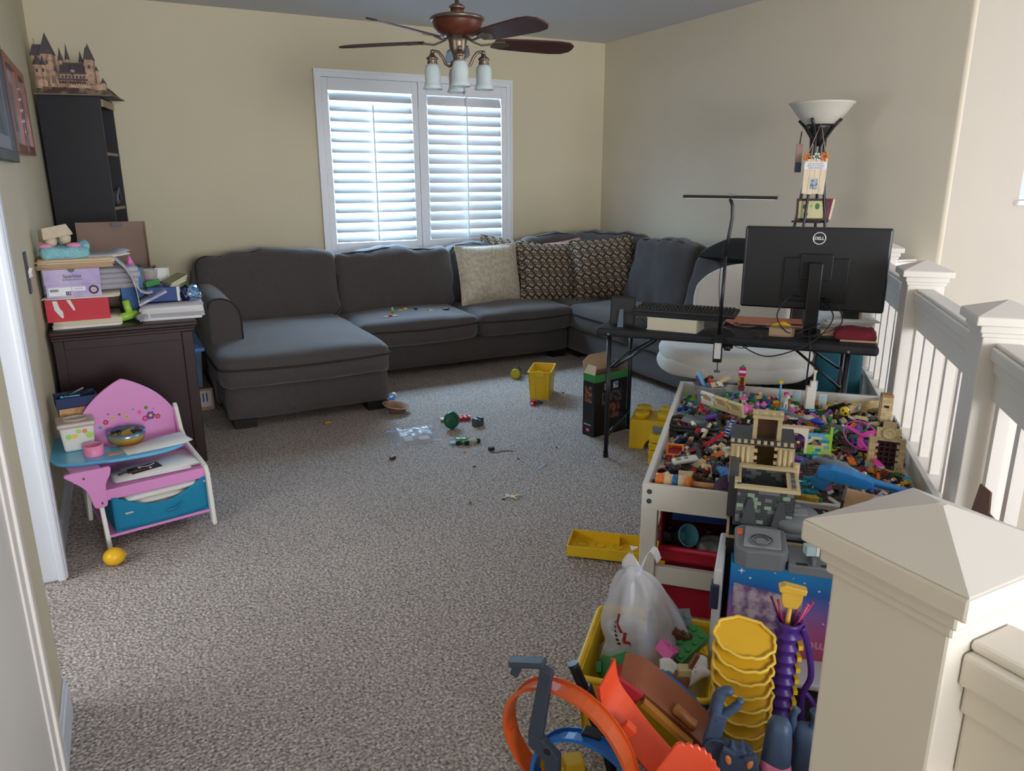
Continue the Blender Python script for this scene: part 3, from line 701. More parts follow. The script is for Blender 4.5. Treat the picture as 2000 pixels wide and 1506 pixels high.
g.bb((.10, .012, .03), (.42, .018, .068)); obj('battlement', g, M_stone, ca)

# ------------------------------------------------------------------ dresser and what is piled on it
M_dress = mat('espresso_wood', (46, 28, 26), .4, spec=.3, nz=(14, .12, (1, 1, .2)))
dr = thing('dresser', 'dark espresso wooden dresser against the left wall piled with boxes and papers', 'dresser', (-.02, 4.2, 0))
obj('body', G().bb((-.325, .015, .0), (.3, .95, .735)), M_dress, dr, bevel=.003)
obj('corner_post', G().bb((.255, .0, 0), (.31, .05, .735)), M_dress, dr, bevel=.004)
obj('side_frame', G().bb((-.325, .004, .0), (-.28, .02, .735)).bb((-.28, .004, .69), (.255, .02, .735)), M_dress, dr, bevel=.002)
obj('moulding', G().bb((-.33, -.012, .735), (.318, .96, .752)).bb((-.332, -.02, .752), (.326, .97, .765)), M_dress, dr, bevel=.004)
obj('top', G().bb((-.335, -.03, .765), (.335, .98, .79)), M_dress, dr, bevel=.007)
def papers(label, loc, w, d, n, rz=0, t=.0022, m=(0, 1), curl=.0, jit=.012, name='paper_stack', cat='papers', seed=1, group=None):
    rnd = random.Random(seed); ms = [M_paper, M_paper2, M_paper3, M_kraft2]
    o = thing(name, label, cat, loc, rz, group); z = 0
    for i in range(n):
        dx, dy, a = rnd.uniform(-jit, jit), rnd.uniform(-jit, jit), rnd.uniform(-.06, .06); k = rnd.choice(m); tt = t*rnd.uniform(.7, 1.5)
        c_ = curl*rnd.uniform(.3, 1.3)
        def fn(u, v): 
            x, y = (u-.5)*w, (v-.5)*d; return (dx+x*math.cos(a)-y*math.sin(a), dy+x*math.sin(a)+y*math.cos(a), z+tt+c_*max(0, u-.6)**2*6)
        obj('sheet', G().sheet(fn, 6, 2, th=tt*.9), ms[k], o); z += tt
    return o
papers('cream pad of papers lying under the red shoebox on the dresser', (-.185, 4.40, .79), .30, .34, 9, .03, .0034, (1, 1, 0), jit=.008, seed=3)
rb = thing('red_box', 'red cardboard box with torn white patches under the lilac shoebox', 'box', (-.222, 4.395, .8235), R(2))
obj('body', G().bb((-.138, -.145, 0), (.138, .145, .108)), mat('red_card', (196, 48, 62), .6, nz=(6, .05)), rb, bevel=.002)
obj('torn_patch', G().prism([(-.105, .105), (-.085, .105), (-.078, .07), (-.066, .05), (-.066, .02), (-.074, .02), (-.088, .04), (-.1, .06)], .145, .1456, T=Matrix(((1, 0, 0, 0), (0, 0, -1, 0), (0, 1, 0, 0), (0, 0, 0, 1)))), M_paper, rb)
obj('torn_patch', G().prism([(-.045, .107), (-.028, .107), (-.015, .07), (-.013, .052), (-.02, .054), (-.03, .075)], .145, .1456, T=Matrix(((1, 0, 0, 0), (0, 0, -1, 0), (0, 1, 0, 0), (0, 0, 0, 1)))), M_paper, rb)
papers('thin cream papers sandwiched between the red box and the lilac shoebox', (-.19, 4.40, .932), .32, .3, 4, -.04, .0022, (1, 0), jit=.012, seed=5)
M_lilac = mat('lilac_print', (196, 186, 214), .5, mixc=((170, 150, 196), 7, .35, .65))
sb = thing('shoebox', 'lilac galaxy-print shoebox with size label standing on the red box', 'shoebox', (-.228, 4.385, .943), R(3))
obj('body', G().bb((-.118, -.138, 0), (.118, .14, .1)), M_lilac, sb, bevel=.001)
obj('lid', G().bb((-.122, -.142, .062), (.122, .144, .138)), M_lilac, sb, bevel=.002)
obj('thumb_hole', G().prism([(.016*math.cos(a), .138+.016*math.sin(a)) for a in [PI+PI*i/10 for i in range(11)]], .1425, .1432, T=Matrix(((1, 0, 0, 0), (0, 0, -1, 0), (0, 1, 0, 0), (0, 0, 0, 1)))), M_bk, sb)
M_ink = mat('print_ink', (40, 36, 48), .6); M_pur = mat('print_purple', (120, 96, 140), .6); M_wt = mat('print_white', (235, 235, 238), .6)
FR = (PI/2, 0, 0)
text('lettering', 'Sparkles', .024, M_ink, sb, (.0, -.1427, .103), FR); text('lettering', 'Sprinkled with Shine', .0105, M_ink, sb, (.0, -.1427, .087), FR)
obj('size_label', G().bb((-.108, -.1392, .01), (-.012, -.138, .05)).bb((-.008, -.1392, .03), (.05, -.138, .05)), M_wt, sb)
g = G()
for i in range(14): g.bb((-.102+i*.0026, -.1398, .03), (-.1008+i*.0026+(.0006 if i % 3 else 0), -.1392, .043))
obj('barcode', g, M_ink, sb)
obj('size_square', G().bb((-.036, -.1398, .011), (-.014, -.1392, .030)), M_ink, sb); text('lettering', '13', .017, M_wt, sb, (-.025, -.1402, .0205), FR, bold=.0004); text('lettering', 'WOW', .013, mat('print_teal', (120, 150, 170), .6), sb, (.021, -.1396, .04), FR)
g = G().prism([(.022*math.cos(a), .022*math.sin(a)) for a in [2*PI*i/24 for i in range(24)]], 0, .0008, T=Matrix.Translation((.085, -.138, .032)) @ Matrix.Rotation(PI/2, 4, 'X')); bg_ = obj('round_badge', g, M_ink, sb)
obj('badge_centre', G().prism([(.014*math.cos(a), .014*math.sin(a)) for a in [2*PI*i/20 for i in range(20)]], .0008, .0014, T=Matrix.Translation((.085, -.138, .032)) @ Matrix.Rotation(PI/2, 4, 'X')), mat('badge_pastel', (190, 178, 200), .6, mixc=((214, 150, 160), 60, .4, .6)), bg_)
papers('stack of pink and cream folders on top of the lilac shoebox', (-.205, 4.40, 1.0825), .33, .30, 9, .05, .0040, (3, 1, 2, 3), jit=.014, seed=7)
pa = papers('loose sheets curling off the folder stack beside the fluffy aqua toy', (-.11, 4.43, 1.121), .26, .22, 5, .2, .0022, (0, 2), curl=.02, jit=.015, seed=9)
# fluffy aqua toy with pink feet, egg carton on top
aq = thing('plush_toy', 'fluffy aqua plush with pink ends squashed under the egg carton', 'plush toy', (-.245, 4.37, 1.123), R(6))
M_aq = mat('aqua_plush', (140, 196, 206), .95, nz=(90, .2), bump=(160, .8))
obj('body', G().soft((0, 0, .03), (.21, .2, .058), r=.028, n=(16, 14, 6), wr=.008, wsc=18, puff=.006), M_aq, aq); obj('tail', G().soft((.09, .02, .058), (.05, .13, .05), r=.024, n=(6, 10, 5), wr=.006, wsc=20), M_aq, aq)
M_pkf = mat('pink_plush', (232, 150, 180), .95, bump=(160, .6))
for x in (-.075, .045): obj('paw', G().ball((x, -.055, .066), (.034, .028, .014), 14), M_pkf, aq)
ec = thing('egg_carton', 'grey pulp egg carton balanced on the fluffy aqua plush', 'egg carton', (-.262, 4.36, 1.19), (R(-8), R(-10), R(16)))
M_pulp = mat('pulp_card', (200, 184, 160), .9, nz=(40, .08), bump=(90, .3))
obj('lid', G().box((0, 0, .065), (.135, .115, .05), top=(.82, .8)).bb((-.0675, -.0575, .034), (.0675, .0575, .041)), M_pulp, ec, bevel=.006)
for x in (-.042, .0, .042):
    for y in (-.032, .032):
        if x: obj('cup', G().lathe([(.012, -.002), (.022, .006), (.027, .02), (.027, .036)], 12, T=Matrix.Translation((x*.75, y*.85, 0))), M_pulp, ec)
g = G()
for i in range(3): g.bb((-.05+i*.012, -.02, .0896), (-.043+i*.012, .03, .0904))
obj('carton_print', g, mat('carton_ink', (96, 84, 76), .8), ec)
# drooping magazine
mg = thing('magazine', 'open magazine drooping from the shoebox stack towards the paper pile', 'magazine', (0, 4.33, 0))
path = [(-.12, 1.132), (-.06, 1.128), (-.02, 1.11), (.015, 1.07), (.04, 1.02), (.058, .97), (.075, .94), (.10, .93), (.13, .935)]
def along(path, u):
    t = u*(len(path)-1); i = min(int(t), len(path)-2); f = t-i; return (path[i][0]*(1-f)+path[i+1][0]*f, path[i][1]*(1-f)+path[i+1][1]*f)
obj('cover', G().sheet(lambda u, v: (along(path, u)[0], -.02+.2*v, along(path, u)[1]), 24, 2, th=.004), M_paper3, mg)
path2 = [(.045, 1.0), (.056, .955), (.060, .90), (.062, .868)]
obj('page', G().sheet(lambda u, v: (along(path2, u)[0], -.03+.2*v, along(path2, u)[1]), 8, 2, th=.003), M_paper, mg)
obj('page_block', G().box((.125, .05, .905), (.15, .19, .012), (0, R(-25), 0)), mat('page_blue_grey', (196, 196, 214), .7, mixc=((160, 164, 190), 20, .45, .6)), mg)
papers('grey folders leaning behind the drooping magazine', (-.03, 4.52, .945), .2, .16, 4, .1, .02, (2, 2), jit=.01, seed=21, name='folder_stack', cat='folders')
def bookbox(name, label, cat, c, d, rot, m, band=None):
    o = thing(name, label, cat, c, rot); obj('body', G().box((0, 0, d[2]/2), d), m, o, bevel=.002)
    obj('edge_band', G().box((d[0]/2-.006, 0, d[2]/2), (.0125, d[1]+.001, d[2]+.001)), band or M_bk, o); return o
M_blu = mat('blue_card', (60, 112, 170), .55); M_navy = mat('navy_card', (44, 66, 128), .5)
bookbox('blue_box', 'sky-blue card box with dark edge behind the drooping magazine', 'box', (.035, 4.60, .80), (.12, .2, .245), R(4), M_blu)
bookbox('blue_book', 'thick royal blue book lying among the clutter at the dresser edge', 'book', (.19, 4.47, .872), (.155, .18, .075), R(-5), M_navy, M_paper)
# open carton with raised lid
cb = thing('cardboard_carton', 'open brown cardboard carton with raised lid in front of the bookcase', 'carton', (-.01, 4.99, .79), R(1))
obj('lid_panel', G().box((-.012, .13, .335), (.37, .006, .27), (R(-8), 0, 0)), mat('carton_inside', (134, 112, 98), .85, nz=(6, .05)), cb)
obj('lid_side', G().prism([(.0, .2), (.0, .46), (-.03, .43), (-.075, .2)], .166, .171, T=Matrix(((0, 0, 1, 0), (1, 0, 0, .11), (0, 1, 0, 0), (0, 0, 0, 1)))), M_kraft, cb)
obj('tray', G().bb((-.19, -.14, 0), (.2, .12, .01)).bb((-.19, -.14, 0), (-.185, .12, .2)).bb((.195, -.14, 0), (.2, .12, .2)).bb((-.19, -.14, 0), (.2, -.135, .17)).bb((-.19, .115, 0), (.2, .12, .205)), M_kraft, cb)
obj('tape', G().box((.02, .1, .455), (.055, .008, .02), (R(-8), 0, 0)), M_bk, cb)
for i, (x, y, z, c_) in enumerate(((.07, 4.9, .985, M_stone), (.14, 4.92, .965, M_stone), (-.02, 4.92, .962, M_cwin), (.02, 4.88, .96, M_br))):
    o = thing('castle_piece', ('tan castle puzzle ring piece standing in the open carton', 'tan castle puzzle arch piece at the carton edge', 'dark brown puzzle piece lying in the open carton', 'brown puzzle wall piece lying in the open carton')[i], 'puzzle piece', (x, y, z), i*.5)
    obj('block', G().bb((-.022, -.015, -.03), (.022, .015, .018)), c_, o); obj('crenel', G().bb((-.022, -.015, .018), (-.010, .015, .03)).bb((.010, -.015, .018), (.022, .015, .03)), c_, o)
o = thing('pink_toy_cone', 'pink plastic cone standing on the sky-blue card box', 'toy', (.045, 4.66, 1.0515), 0); obj('cone', G().lathe([(.02, 0), (.012, .02), (.001, .05)], 10), M_pk, o); obj('rim', G().cyl((0, 0, -.006), (0, 0, 0), .024), M_pk, o)
o = thing('glass_jar', 'clear tub of coloured odds and ends beside the blue box', 'jar', (.135, 4.62, .95), 0)
obj('tub', G().lathe([(.035, 0), (.042, .07), (.045, .072), (.040, .07), (.034, .004)], 20, cap=False), mat('clear_plastic', (225, 232, 235), .1, alpha=.35), o); obj('contents', G().lathe([(.03, .004), (.038, .05), (.02, .058), (.001, .06)], 16), mat('mixed_bits', (206, 130, 70), .5, mixc=((190, 60, 50), 80, .4, .6)), o)
bookbox('white_card_box', 'small white card box standing behind the green block', 'box', (.20, 4.66, .948), (.07, .05, .075), R(-8), M_paper, M_paper2)
bookbox('shelf_crate', 'plain dark crate under the jar and white card box', 'crate', (.165, 4.62, .79), (.16, .2, .155), 0, mat('dark_navy', (34, 42, 66), .6))
o = thing('green_block', 'green plastic slab lying across the blue book', 'toy block', (.135, 4.475, .948), R(14)); obj('slab', G().box((0, 0, .012), (.075, .05, .022), (0, R(-12), 0)), M_gn, o, bevel=.003); obj('ridge', G().box((0, -.02, .02), (.07, .008, .022), (0, R(-12), 0)), M_gn, o)
for k in range(3):
    o = thing('notebook', ('thin olive notebook at the bottom of the leaning trio on the blue book', 'thin olive notebook in the middle of the leaning trio on the blue book', 'thin olive notebook on top of the leaning trio on the blue book')[k], 'notebook', (.25, 4.46, .955+k*.011), (0, R(-24), R(10+k*4)))
    obj('cover', G().box((0, 0, 0), (.10, .13, .002)).box((0, 0, .007), (.10, .13, .002)), mat('olive_cover', (150, 150, 116), .6), o); obj('pages', G().box((0, 0, .0035), (.096, .126, .005)), M_paper2, o)
papers('thick pile of white and grey papers overhanging the right edge of the dresser', (.215, 4.385, .79), .30, .22, 16, R(-2), .0045, (0, 0, 2, 2, 0), jit=.01, seed=31)
o = thing('foil_wrapper', 'crumpled blue foil wrapper on the end of the paper pile', 'wrapper', (.325, 4.42, .872), .4); obj('foil', G().soft((0, 0, .035), (.075, .06, .07), r=.02, n=(7, 7, 7), wr=.022, wsc=40), mat('blue_foil', (90, 160, 220), .18, metal=.7, mixc=((190, 210, 230), 50, .45, .6)), o); obj('torn_end', G().soft((-.04, 0, .03), (.03, .04, .09), r=.01, n=(5, 5, 6), wr=.012, wsc=40), mat('dark_foil', (30, 40, 70), .25, metal=.5), o)
o = thing('lime_pipe', 'lime green plastic T-shaped pipe on the dresser top', 'toy pipe', (.0, 4.33, .812), (0, 0, R(24))); obj('pipe', G().cyl((-.045, 0, 0), (.045, 0, .012), .021, n=18), M_lg, o); obj('branch', G().cyl((.012, 0, .005), (.0, .01, .085), .018, n=18), M_lg, o)
o = thing('tape_roll', 'white roll of ribbon lying beside the lime green pipe', 'ribbon', (.075, 4.27, .8155), (R(80), 0, R(20))); obj('ring', G().lathe([(.02, -.008), (.025, -.008), (.025, .008), (.02, .008), (.02, -.008)], 22, cap=False), M_paper, o); obj('spool', G().cyl((-.03, 0, -.004), (-.03, .0, .03), .018), M_gy, o)
# beside the dresser
bb_ = thing('storage_bin', 'clear storage bin with blue lid between the dresser and the chaise', 'storage bin', (.235, 5.53, .155))
obj('tub', G().box((0, 0, .125), (.30, .56, .25), top=(1.1, 1.06)), mat('clear_bin', (120, 140, 168), .25, alpha=.6, nz=(14, .3)), bb_)
obj('lid', G().bb((-.185, -.32, .25), (.185, .32, .275)).bb((-.15, -.28, .275), (.15, .28, .283)), mat('blue_lid', (70, 124, 184), .4), bb_, bevel=.006); obj('contents', G().soft((0, 0, .1), (.27, .52, .16), r=.03, n=(6, 8, 4), wr=.02, wsc=14), M_blu, bb_)
sx = thing('shipping_box', 'brown shipping box with white label under the blue-lidded bin', 'box', (.30, 5.41, 0), R(4)); obj('body', G().bb((-.14, -.2, 0), (.13, .3, .15)), M_kraft, sx, bevel=.002); obj('address_label', G().box((.05, -.2008, .08), (.13, .0016, .11)), M_paper3, sx); g = G()
for i in range(4): g.box((.02+i*.022, -.2018, .09), (.008, .001, .06))
obj('label_print', g, M_ink, sx)

# ------------------------------------------------------------------ pink toddler desk-chair
M_pink = mat('pink_paint', (216, 142, 196), .4, spec=.4); M_chw = mat('chair_white', (226, 222, 212), .4); M_tray = mat('tray_blue', (96, 184, 222), .25, spec=.5)
pc = thing('toddler_desk_chair', 'pink toddler chair with attached blue desk tray and white sides', 'chair', (.023, 3.304, 0), R(11.7))
YZ = Matrix(((0, 0, 1, 0), (1, 0, 0, 0), (0, 1, 0, 0), (0, 0, 0, 1)))
prof = [(0, 0), (.035, 0), (.075, .19), (.34, .19), (.40, 0), (.44, 0), (.455, .25), (.452, .455), (.435, .475), (.415, .46), (.37, .36), (.30, .31), (.12, .285), (.045, .27), (.022, .24)]
for sgn in (1, -1):
    pr = prof if sgn > 0 else [q for q in prof if q not in ((.045, .27), (.022, .24))]+[(.06, .2)]
    p = obj('side_panel', G().prism(pr, -.009, .009, T=Matrix.Translation((sgn*.213, 0, 0)) @ YZ), M_chw, pc, bevel=.004)
    inner = [(y, z) for y, z in prof]; 
    obj('side_facing', G().prism([(.09, .205), (.43, .2), (.44, .44), (.425, .455), (.38, .35), (.30, .296), (.12, .27), (.06, .255)], -.002, .002, T=Matrix.Translation((sgn*.213-sgn*.0105, 0, 0)) @ YZ), M_pink, p)
def archx(t):
    a = abs(t); return .452+.175*(1-a**2.1)*(1-.12*math.sin(min(1, a)*PI))
bpts = [(-.203, .24)]+[(-.203+.406*i/28, archx((-.203+.406*i/28)/.203)) for i in range(29)]+[(.203, .24)]
XZ = Matrix(((1, 0, 0, 0), (0, 0, -1, 0), (0, 1, 0, 0), (0, 0, 0, 1)))
TB = Matrix.Translation((0, .405, 0)) @ Matrix.Rotation(R(-4), 4, 'X')
bp_ = obj('backrest', G().prism(bpts, -.008, .008, T=TB @ XZ), M_pink, pc, bevel=.004)
flc = [M_r, M_y, M_lb, M_pk, M_gn, M_pu, plas((226, 20, 110))]
rnd = random.Random(4)
for i, (x, z, r) in enumerate(((-.09, .44, .012), (-.06, .455, .008), (-.115, .42, .009), (.055, .46, .015), (.085, .475, .009), (.10, .435, .02), (.075, .425, .014), (.13, .425, .012), (.0, .45, .009), (.03, .478, .006), (.115, .465, .007), (-.03, .465, .006), (-.075, .475, .005))):
    g = G(); T = TB @ Matrix.Translation((x, -.0085, z)) @ Matrix.Rotation(PI/2, 4, 'X')
    for k in range(6):
        a = k*PI/3; g.prism([(r*.62*math.cos(a)+r*.42*math.cos(q), r*.62*math.sin(a)+r*.42*math.sin(q)) for q in [2*PI*j/8 for j in range(8)]], 0, .0006, T=T)
    f_ = obj('painted_flower', g, flc[i % 7], bp_); obj('flower_centre', G().prism([(r*.35*math.cos(q), r*.35*math.sin(q)) for q in [2*PI*j/10 for j in range(10)]], .0006, .0010, T=T), flc[(i+3) % 7], f_)
obj('seat', G().bb((-.204, .05, .245), (.204, .42, .262)).bb((-.204, .045, .215), (.204, .06, .262)), M_pink, pc, bevel=.004)
obj('bin_shelf', G().bb((-.204, .03, .055), (.204, .40, .067)), M_pink, pc, bevel=.002)
# tray on a bracket
TR = [(.15, -.02), (.17, .03), (.155, .075), (.09, .10), (-.02, .115), (-.10, .14), (-.15, .22), (-.175, .36), (-.26, .43), (-.315, .40), (-.33, .30), (-.345, .16), (-.33, .06), (-.28, .01), (-.2, -.02), (-.08, -.05), (.06, -.055)]
def smooth_poly(P, n=4):
    out = []; k = len(P)
    for i in range(k):
        p0, p1, p2, p3 = P[i-1], P[i], P[(i+1) % k], P[(i+2) % k]
        for j in range(n):
            t = j/n; out.append(tuple(.5*((2*p1[c])+(-p0[c]+p2[c])*t+(2*p0[c]-5*p1[c]+4*p2[c]-p3[c])*t*t+(-p0[c]+3*p1[c]-3*p2[c]+p3[c])*t**3) for c in (0, 1)))
    return out
TZ = .348
obj('desk_tray', G().prism(smooth_poly([(x, y+.16) for x, y in TR]), TZ, TZ+.014), M_tray, pc, bevel=.004)
br_ = obj('tray_bracket', G().prism(smooth_poly([(-.33, TZ+.006), (-.20, TZ+.006), (-.165, TZ+.004), (-.17, TZ-.03), (-.19, TZ-.07), (-.192, .20), (-.205, .185), (-.232, .185), (-.245, .20), (-.262, .27), (-.30, .315)], 3), -.045, -.029, T=Matrix.Translation((0, 0, .012)) @ XZ), M_pink, pc, bevel=.003)
for x, z in ((-.265, TZ-.022), (-.213, .205)): obj('bolt', G().cyl((x, .029, z+.012), (x, .025, z+.012), .0045, n=10), M_dg, br_)
obj('bracket_brace', G().bb((-.3, .045, TZ-.03), (-.19, .25, TZ)), M_pink, pc)
# fabric bin and papers under the seat
fb = thing('fabric_bin', 'turquoise fabric bin with handle strap under the pink chair seat', 'fabric bin', (.03, 3.335, .068), R(11.7))
M_turq = mat('turquoise_fabric', (24, 124, 160), .85, nz=(120, .08), bump=(240, .2))
def front(u, v):
    x = -.19+.38*u; top = .155-.065*math.sin(PI*min(1, max(0, u*1.08-.04))); return (x, .015-.006*math.sin(PI*u), v*top)
obj('front_panel', G().sheet(lambda u, v: front(1-u, v), 24, 6, th=.004), M_turq, fb)
obj('tub', G().bb((-.19, .01, 0), (.19, .33, .006)).bb((-.19, .02, 0), (-.186, .33, .15)).bb((.186, .02, 0), (.19, .33, .15)).bb((-.19, .326, 0), (.19, .33, .15)), M_turq, fb)
obj('handle', G().sheet(lambda u, v: (.0+.085*u, .008-.018*math.sin(PI*u), .045+.012*v+.02*u-.012*math.sin(PI*u)), 12, 2, th=.003), M_turq, fb)
papers('untidy stack of white papers filling the turquoise bin', (.02, 3.50, .076), .32, .26, 17, R(12), .0065, (0, 0, 2, 1), curl=.006, jit=.022, seed=41)
papers('loose magazines and drawings lying on the pink chair seat', (.02, 3.50, .2635), .30, .22, 5, R(10), .003, (0, 2, 0), jit=.03, seed=43)
o = thing('craft_card', 'dark craft card with pale outline on the pink chair seat', 'card', (-.02, 3.455, .282), (R(5), 0, R(22))); obj('card', G().box((0, 0, 0), (.13, .06, .002)), mat('aubergine_card', (70, 52, 62), .7), o); obj('outline', G().tube([(-.05, -.015, .002), (-.02, .02, .002), (.02, .005, .002), (.05, .018, .002)], .0025, 5), M_paper, o)
for k, (x, y, a, c_) in enumerate(((-.08, 3.43, .5, M_bk), (-.04, 3.425, .3, M_br))):
    o = thing('marker_pen', ('black marker pen lying on the seat papers', 'brown pencil lying on the seat papers')[k], 'pen', (x, y, .286), (0, PI/2, a)); obj('barrel', G().cyl((0, 0, -.05), (0, 0, .04), .004, n=8), c_, o); obj('tip', G().cyl((0, 0, .04), (0, 0, .052), .004, .001, n=8), M_w, o)
TT = TZ+.0145
# things on the tray
wt = thing('plastic_tub', 'white plastic tub with lid and printed leaves on the blue tray', 'tub', (-.265, 3.64, TT), R(6))
obj('body', G().box((0, 0, .058), (.115, .115, .116), top=(1.16, 1.16)), mat('tub_white', (226, 224, 216), .35), wt, bevel=.01)
ld = obj('lid', G().bb((-.074, -.074, .106), (.074, .074, .13)), mat('tub_lid', (206, 190, 176), .3, alpha=.85), wt, bevel=.01, seg=3)
obj('lid_ring', G().tube([(.045*math.cos(a), .038*math.sin(a), .132) for a in [2*PI*i/24 for i in range(24)]], .004, 6, closed=True), mat('tub_lid', (206, 190, 176)), ld)
for x, z, r, c_ in ((-.035, .07, .012, M_lg), (-.012, .07, .011, M_y), (.005, .09, .010, M_lg), (.028, .088, .010, M_or), (.045, .068, .015, M_lg)): obj('printed_spot', G().prism([(r*math.cos(a), r*math.sin(a)) for a in [2*PI*i/14 for i in range(14)]], 0, .001, T=Matrix.Translation((x, -.0632-(z-.058)*.075, z)) @ Matrix.Rotation(PI/2-.08, 4, 'X')), c_, wt)
pb = thing('navy_craft_box', 'open navy box with brick-print side holding craft tools behind the white tub', 'box', (-.262, 3.78, TT), R(8))
obj('box_lower', G().bb((-.07, -.05, 0), (.08, .06, .16)), mat('brick_print', (204, 160, 110), .7, mixc=((180, 130, 84), 30, .45, .55)), pb)
obj('box_tray', G().bb((-.078, -.058, .16), (.086, -.052, .205)).bb((-.078, .062, .16), (.086, .068, .205)).bb((-.078, -.052, .16), (-.072, .062, .205)).bb((.08, -.052, .16), (.086, .062, .205)).bb((-.078, -.058, .158), (.086, .068, .163)), mat('navy_tray', (32, 46, 88), .6), pb)
text('lettering', '5 ELSPOT', .022, M_wt, pb, (.005, -.0508, .105), FR)
for k, (p, q, c_) in enumerate((((-.03, .04, .19), (.04, .0, .23), M_gy), ((-.05, -.01, .20), (.02, -.03, .205), M_lb), ((-.02, .0, .2), (.06, .03, .21), M_bk))):
    o = thing('craft_tool', ('grey paintbrush leaning in the navy craft box', 'light blue scissors handle in the navy craft box', 'black pen in the navy craft box')[k], 'craft tool', (-.262, 3.78, TT), R(8)); obj('shaft', G().cyl(p, q, .004, n=8), c_, o); obj('end', G().ball(p, .008, 8), c_, o)
cp = thing('pink_cup', 'small pink plastic cup of beads at the front edge of the blue tray', 'cup', (-.205, 3.50, TT)); obj('wall', G().lathe([(.0385, 0), (.041, .045), (.038, .046), (.035, .008), (.0, .008)], 26, cap=False), mat('pink_plastic', (236, 140, 178), .4), cp); obj('beads', G().ball((-.012, 0, .018), (.018, .016, .010), 8).ball((.01, .01, .012), (.016, .014, .009), 8), mat('dark_beads', (60, 40, 70), .4), cp)
bw_ = thing('rainbow_bowl', 'iridescent glass bowl full of hair clips on the blue tray', 'bowl', (-.075, 3.60, TT))
def irid():
    m = mat('iridescent', (200, 170, 90), .15, metal=.6); nt = m.node_tree; N = nt.nodes; L = nt.links; b = N['Principled BSDF']
    tc = N.new('ShaderNodeTexCoord'); sp = N.new('ShaderNodeSeparateXYZ'); L.new(tc.outputs['Object'], sp.inputs[0]); r = N.new('ShaderNodeValToRGB'); mr = N.new('ShaderNodeMapRange'); mr.inputs['From Max'].default_value = .06; L.new(sp.outputs['Z'], mr.inputs[0]); L.new(mr.outputs[0], r.inputs[0])
    e = r.color_ramp.elements; e[0].color = S((120, 40, 130))+(1,); e[1].color = S((40, 110, 190))+(1,)
    for p, c in ((.25, (214, 150, 40)), (.55, (216, 190, 90)), (.75, (150, 170, 170))): x = e.new(p); x.color = S(c)+(1,)
    L.new(r.outputs[0], b.inputs['Base Color']); return m
obj('glass', G().lathe([(.05, 0), (.07, .012), (.078, .035), (.08, .058), (.076, .058), (.07, .03), (.045, .008), (0, .008)], 32, cap=False), irid(), bw_)
rnd = random.Random(8)
for k in range(9):
    c_ = (M_bk, M_bk, M_gn, M_sk, M_bk, M_dg, M_br, M_bk, M_pu)[k]; nm = ('black', 'black', 'green', 'tan', 'black', 'grey', 'brown', 'black', 'purple')[k]
    o = thing('hair_clip', '%s hair clip heaped in the iridescent bowl' % nm, 'hair clip', (-.075+rnd.uniform(-.045, .045), 3.60+rnd.uniform(-.045, .045), TT+.05+rnd.uniform(0, .014)), (rnd.uniform(-.5, .5), rnd.uniform(-.4, .4), rnd.uniform(0, 6)), 'hair clips in the bowl')
    obj('clip_body', G().soft((0, 0, 0), (.05, .016, .01), r=.004, n=(5, 3, 2), wr=.002, wsc=60), c_, o); obj('hinge', G().cyl((-.02, -.008, .004), (-.02, .008, .004), .004, n=6), M_dg, o)
papers('white sheets with pencil drawings spread across the blue tray', (.035, 3.52, TT), .25, .15, 3, R(15), .0015, (0, 0), curl=.003, jit=.012, seed=51, name='drawing_sheets', cat='drawing')
o = thing('brown_envelope', 'flat brown paper envelope under the drawings on the blue tray', 'envelope', (-.11, 3.475, TT), R(8)); obj('envelope', G().box((0, 0, .001), (.09, .035, .002)), M_kraft2, o); obj('flap', G().box((-.03, 0, .0025), (.03, .034, .001)), M_kraft2, o)
bl_ = thing('lemon_ball', 'yellow plastic lemon-shaped ball on the carpet by the chair leg', 'ball', (-.172, 3.15, .036)); obj('shell', G().ball((0, 0, 0), (.042, .04, .036), 20), mat('yellow_ball', (232, 178, 30), .35), bl_); obj('nub', G().cyl((.038, 0, 0), (.046, 0, 0), .008, .003, n=10), mat('yellow_ball', (232, 178, 30)), bl_)
# ------------------------------------------------------------------ toys scattered on the carpet
M_ylw = mat('yellow_tote_plastic', (232, 190, 34), .42, spec=.45)
yb = thing('yellow_bin', 'tall yellow plastic bin standing open on the carpet in front of the sofa', 'bin', (2.57, 4.47, 0), R(-38))
def tap(g, w, d, h, k, t=.006, m=0):
    for sx in (-1, 1):
        g.add([(sx*w/2, -d/2, 0), (sx*w/2, d/2, 0), (sx*w/2*k, d/2*k, h), (sx*w/2*k, -d/2*k, h), (sx*(w/2-t), -d/2, 0), (sx*(w/2-t), d/2, 0), (sx*(w/2*k-t), d/2*k, h), (sx*(w/2*k-t), -d/2*k, h)], [(0, 1, 2, 3), (7, 6, 5, 4), (3, 2, 6, 7), (0, 3, 7, 4), (1, 5, 6, 2)], m)
        g.add([(-w/2, sx*d/2, 0), (w/2, sx*d/2, 0), (w/2*k, sx*d/2*k, h), (-w/2*k, sx*d/2*k, h), (-w/2, sx*(d/2-t), 0), (w/2, sx*(d/2-t), 0), (w/2*k, sx*(d/2*k-t), h), (-w/2*k, sx*(d/2*k-t), h)], [(0, 1, 2, 3), (7, 6, 5, 4), (3, 2, 6, 7), (0, 3, 7, 4), (1, 5, 6, 2)], m)
    return g
obj('wall', tap(G(), .135, .24, .20, 1.16), M_ylw, yb); obj('bottom', G().bb((-.066, -.118, .004), (.066, .118, .012)), M_ylw, yb)
obj('rim', G().tube(loop_pts(0, 0, .2, .16, .282, .012, 3), .005, 6, closed=True), M_ylw, yb)
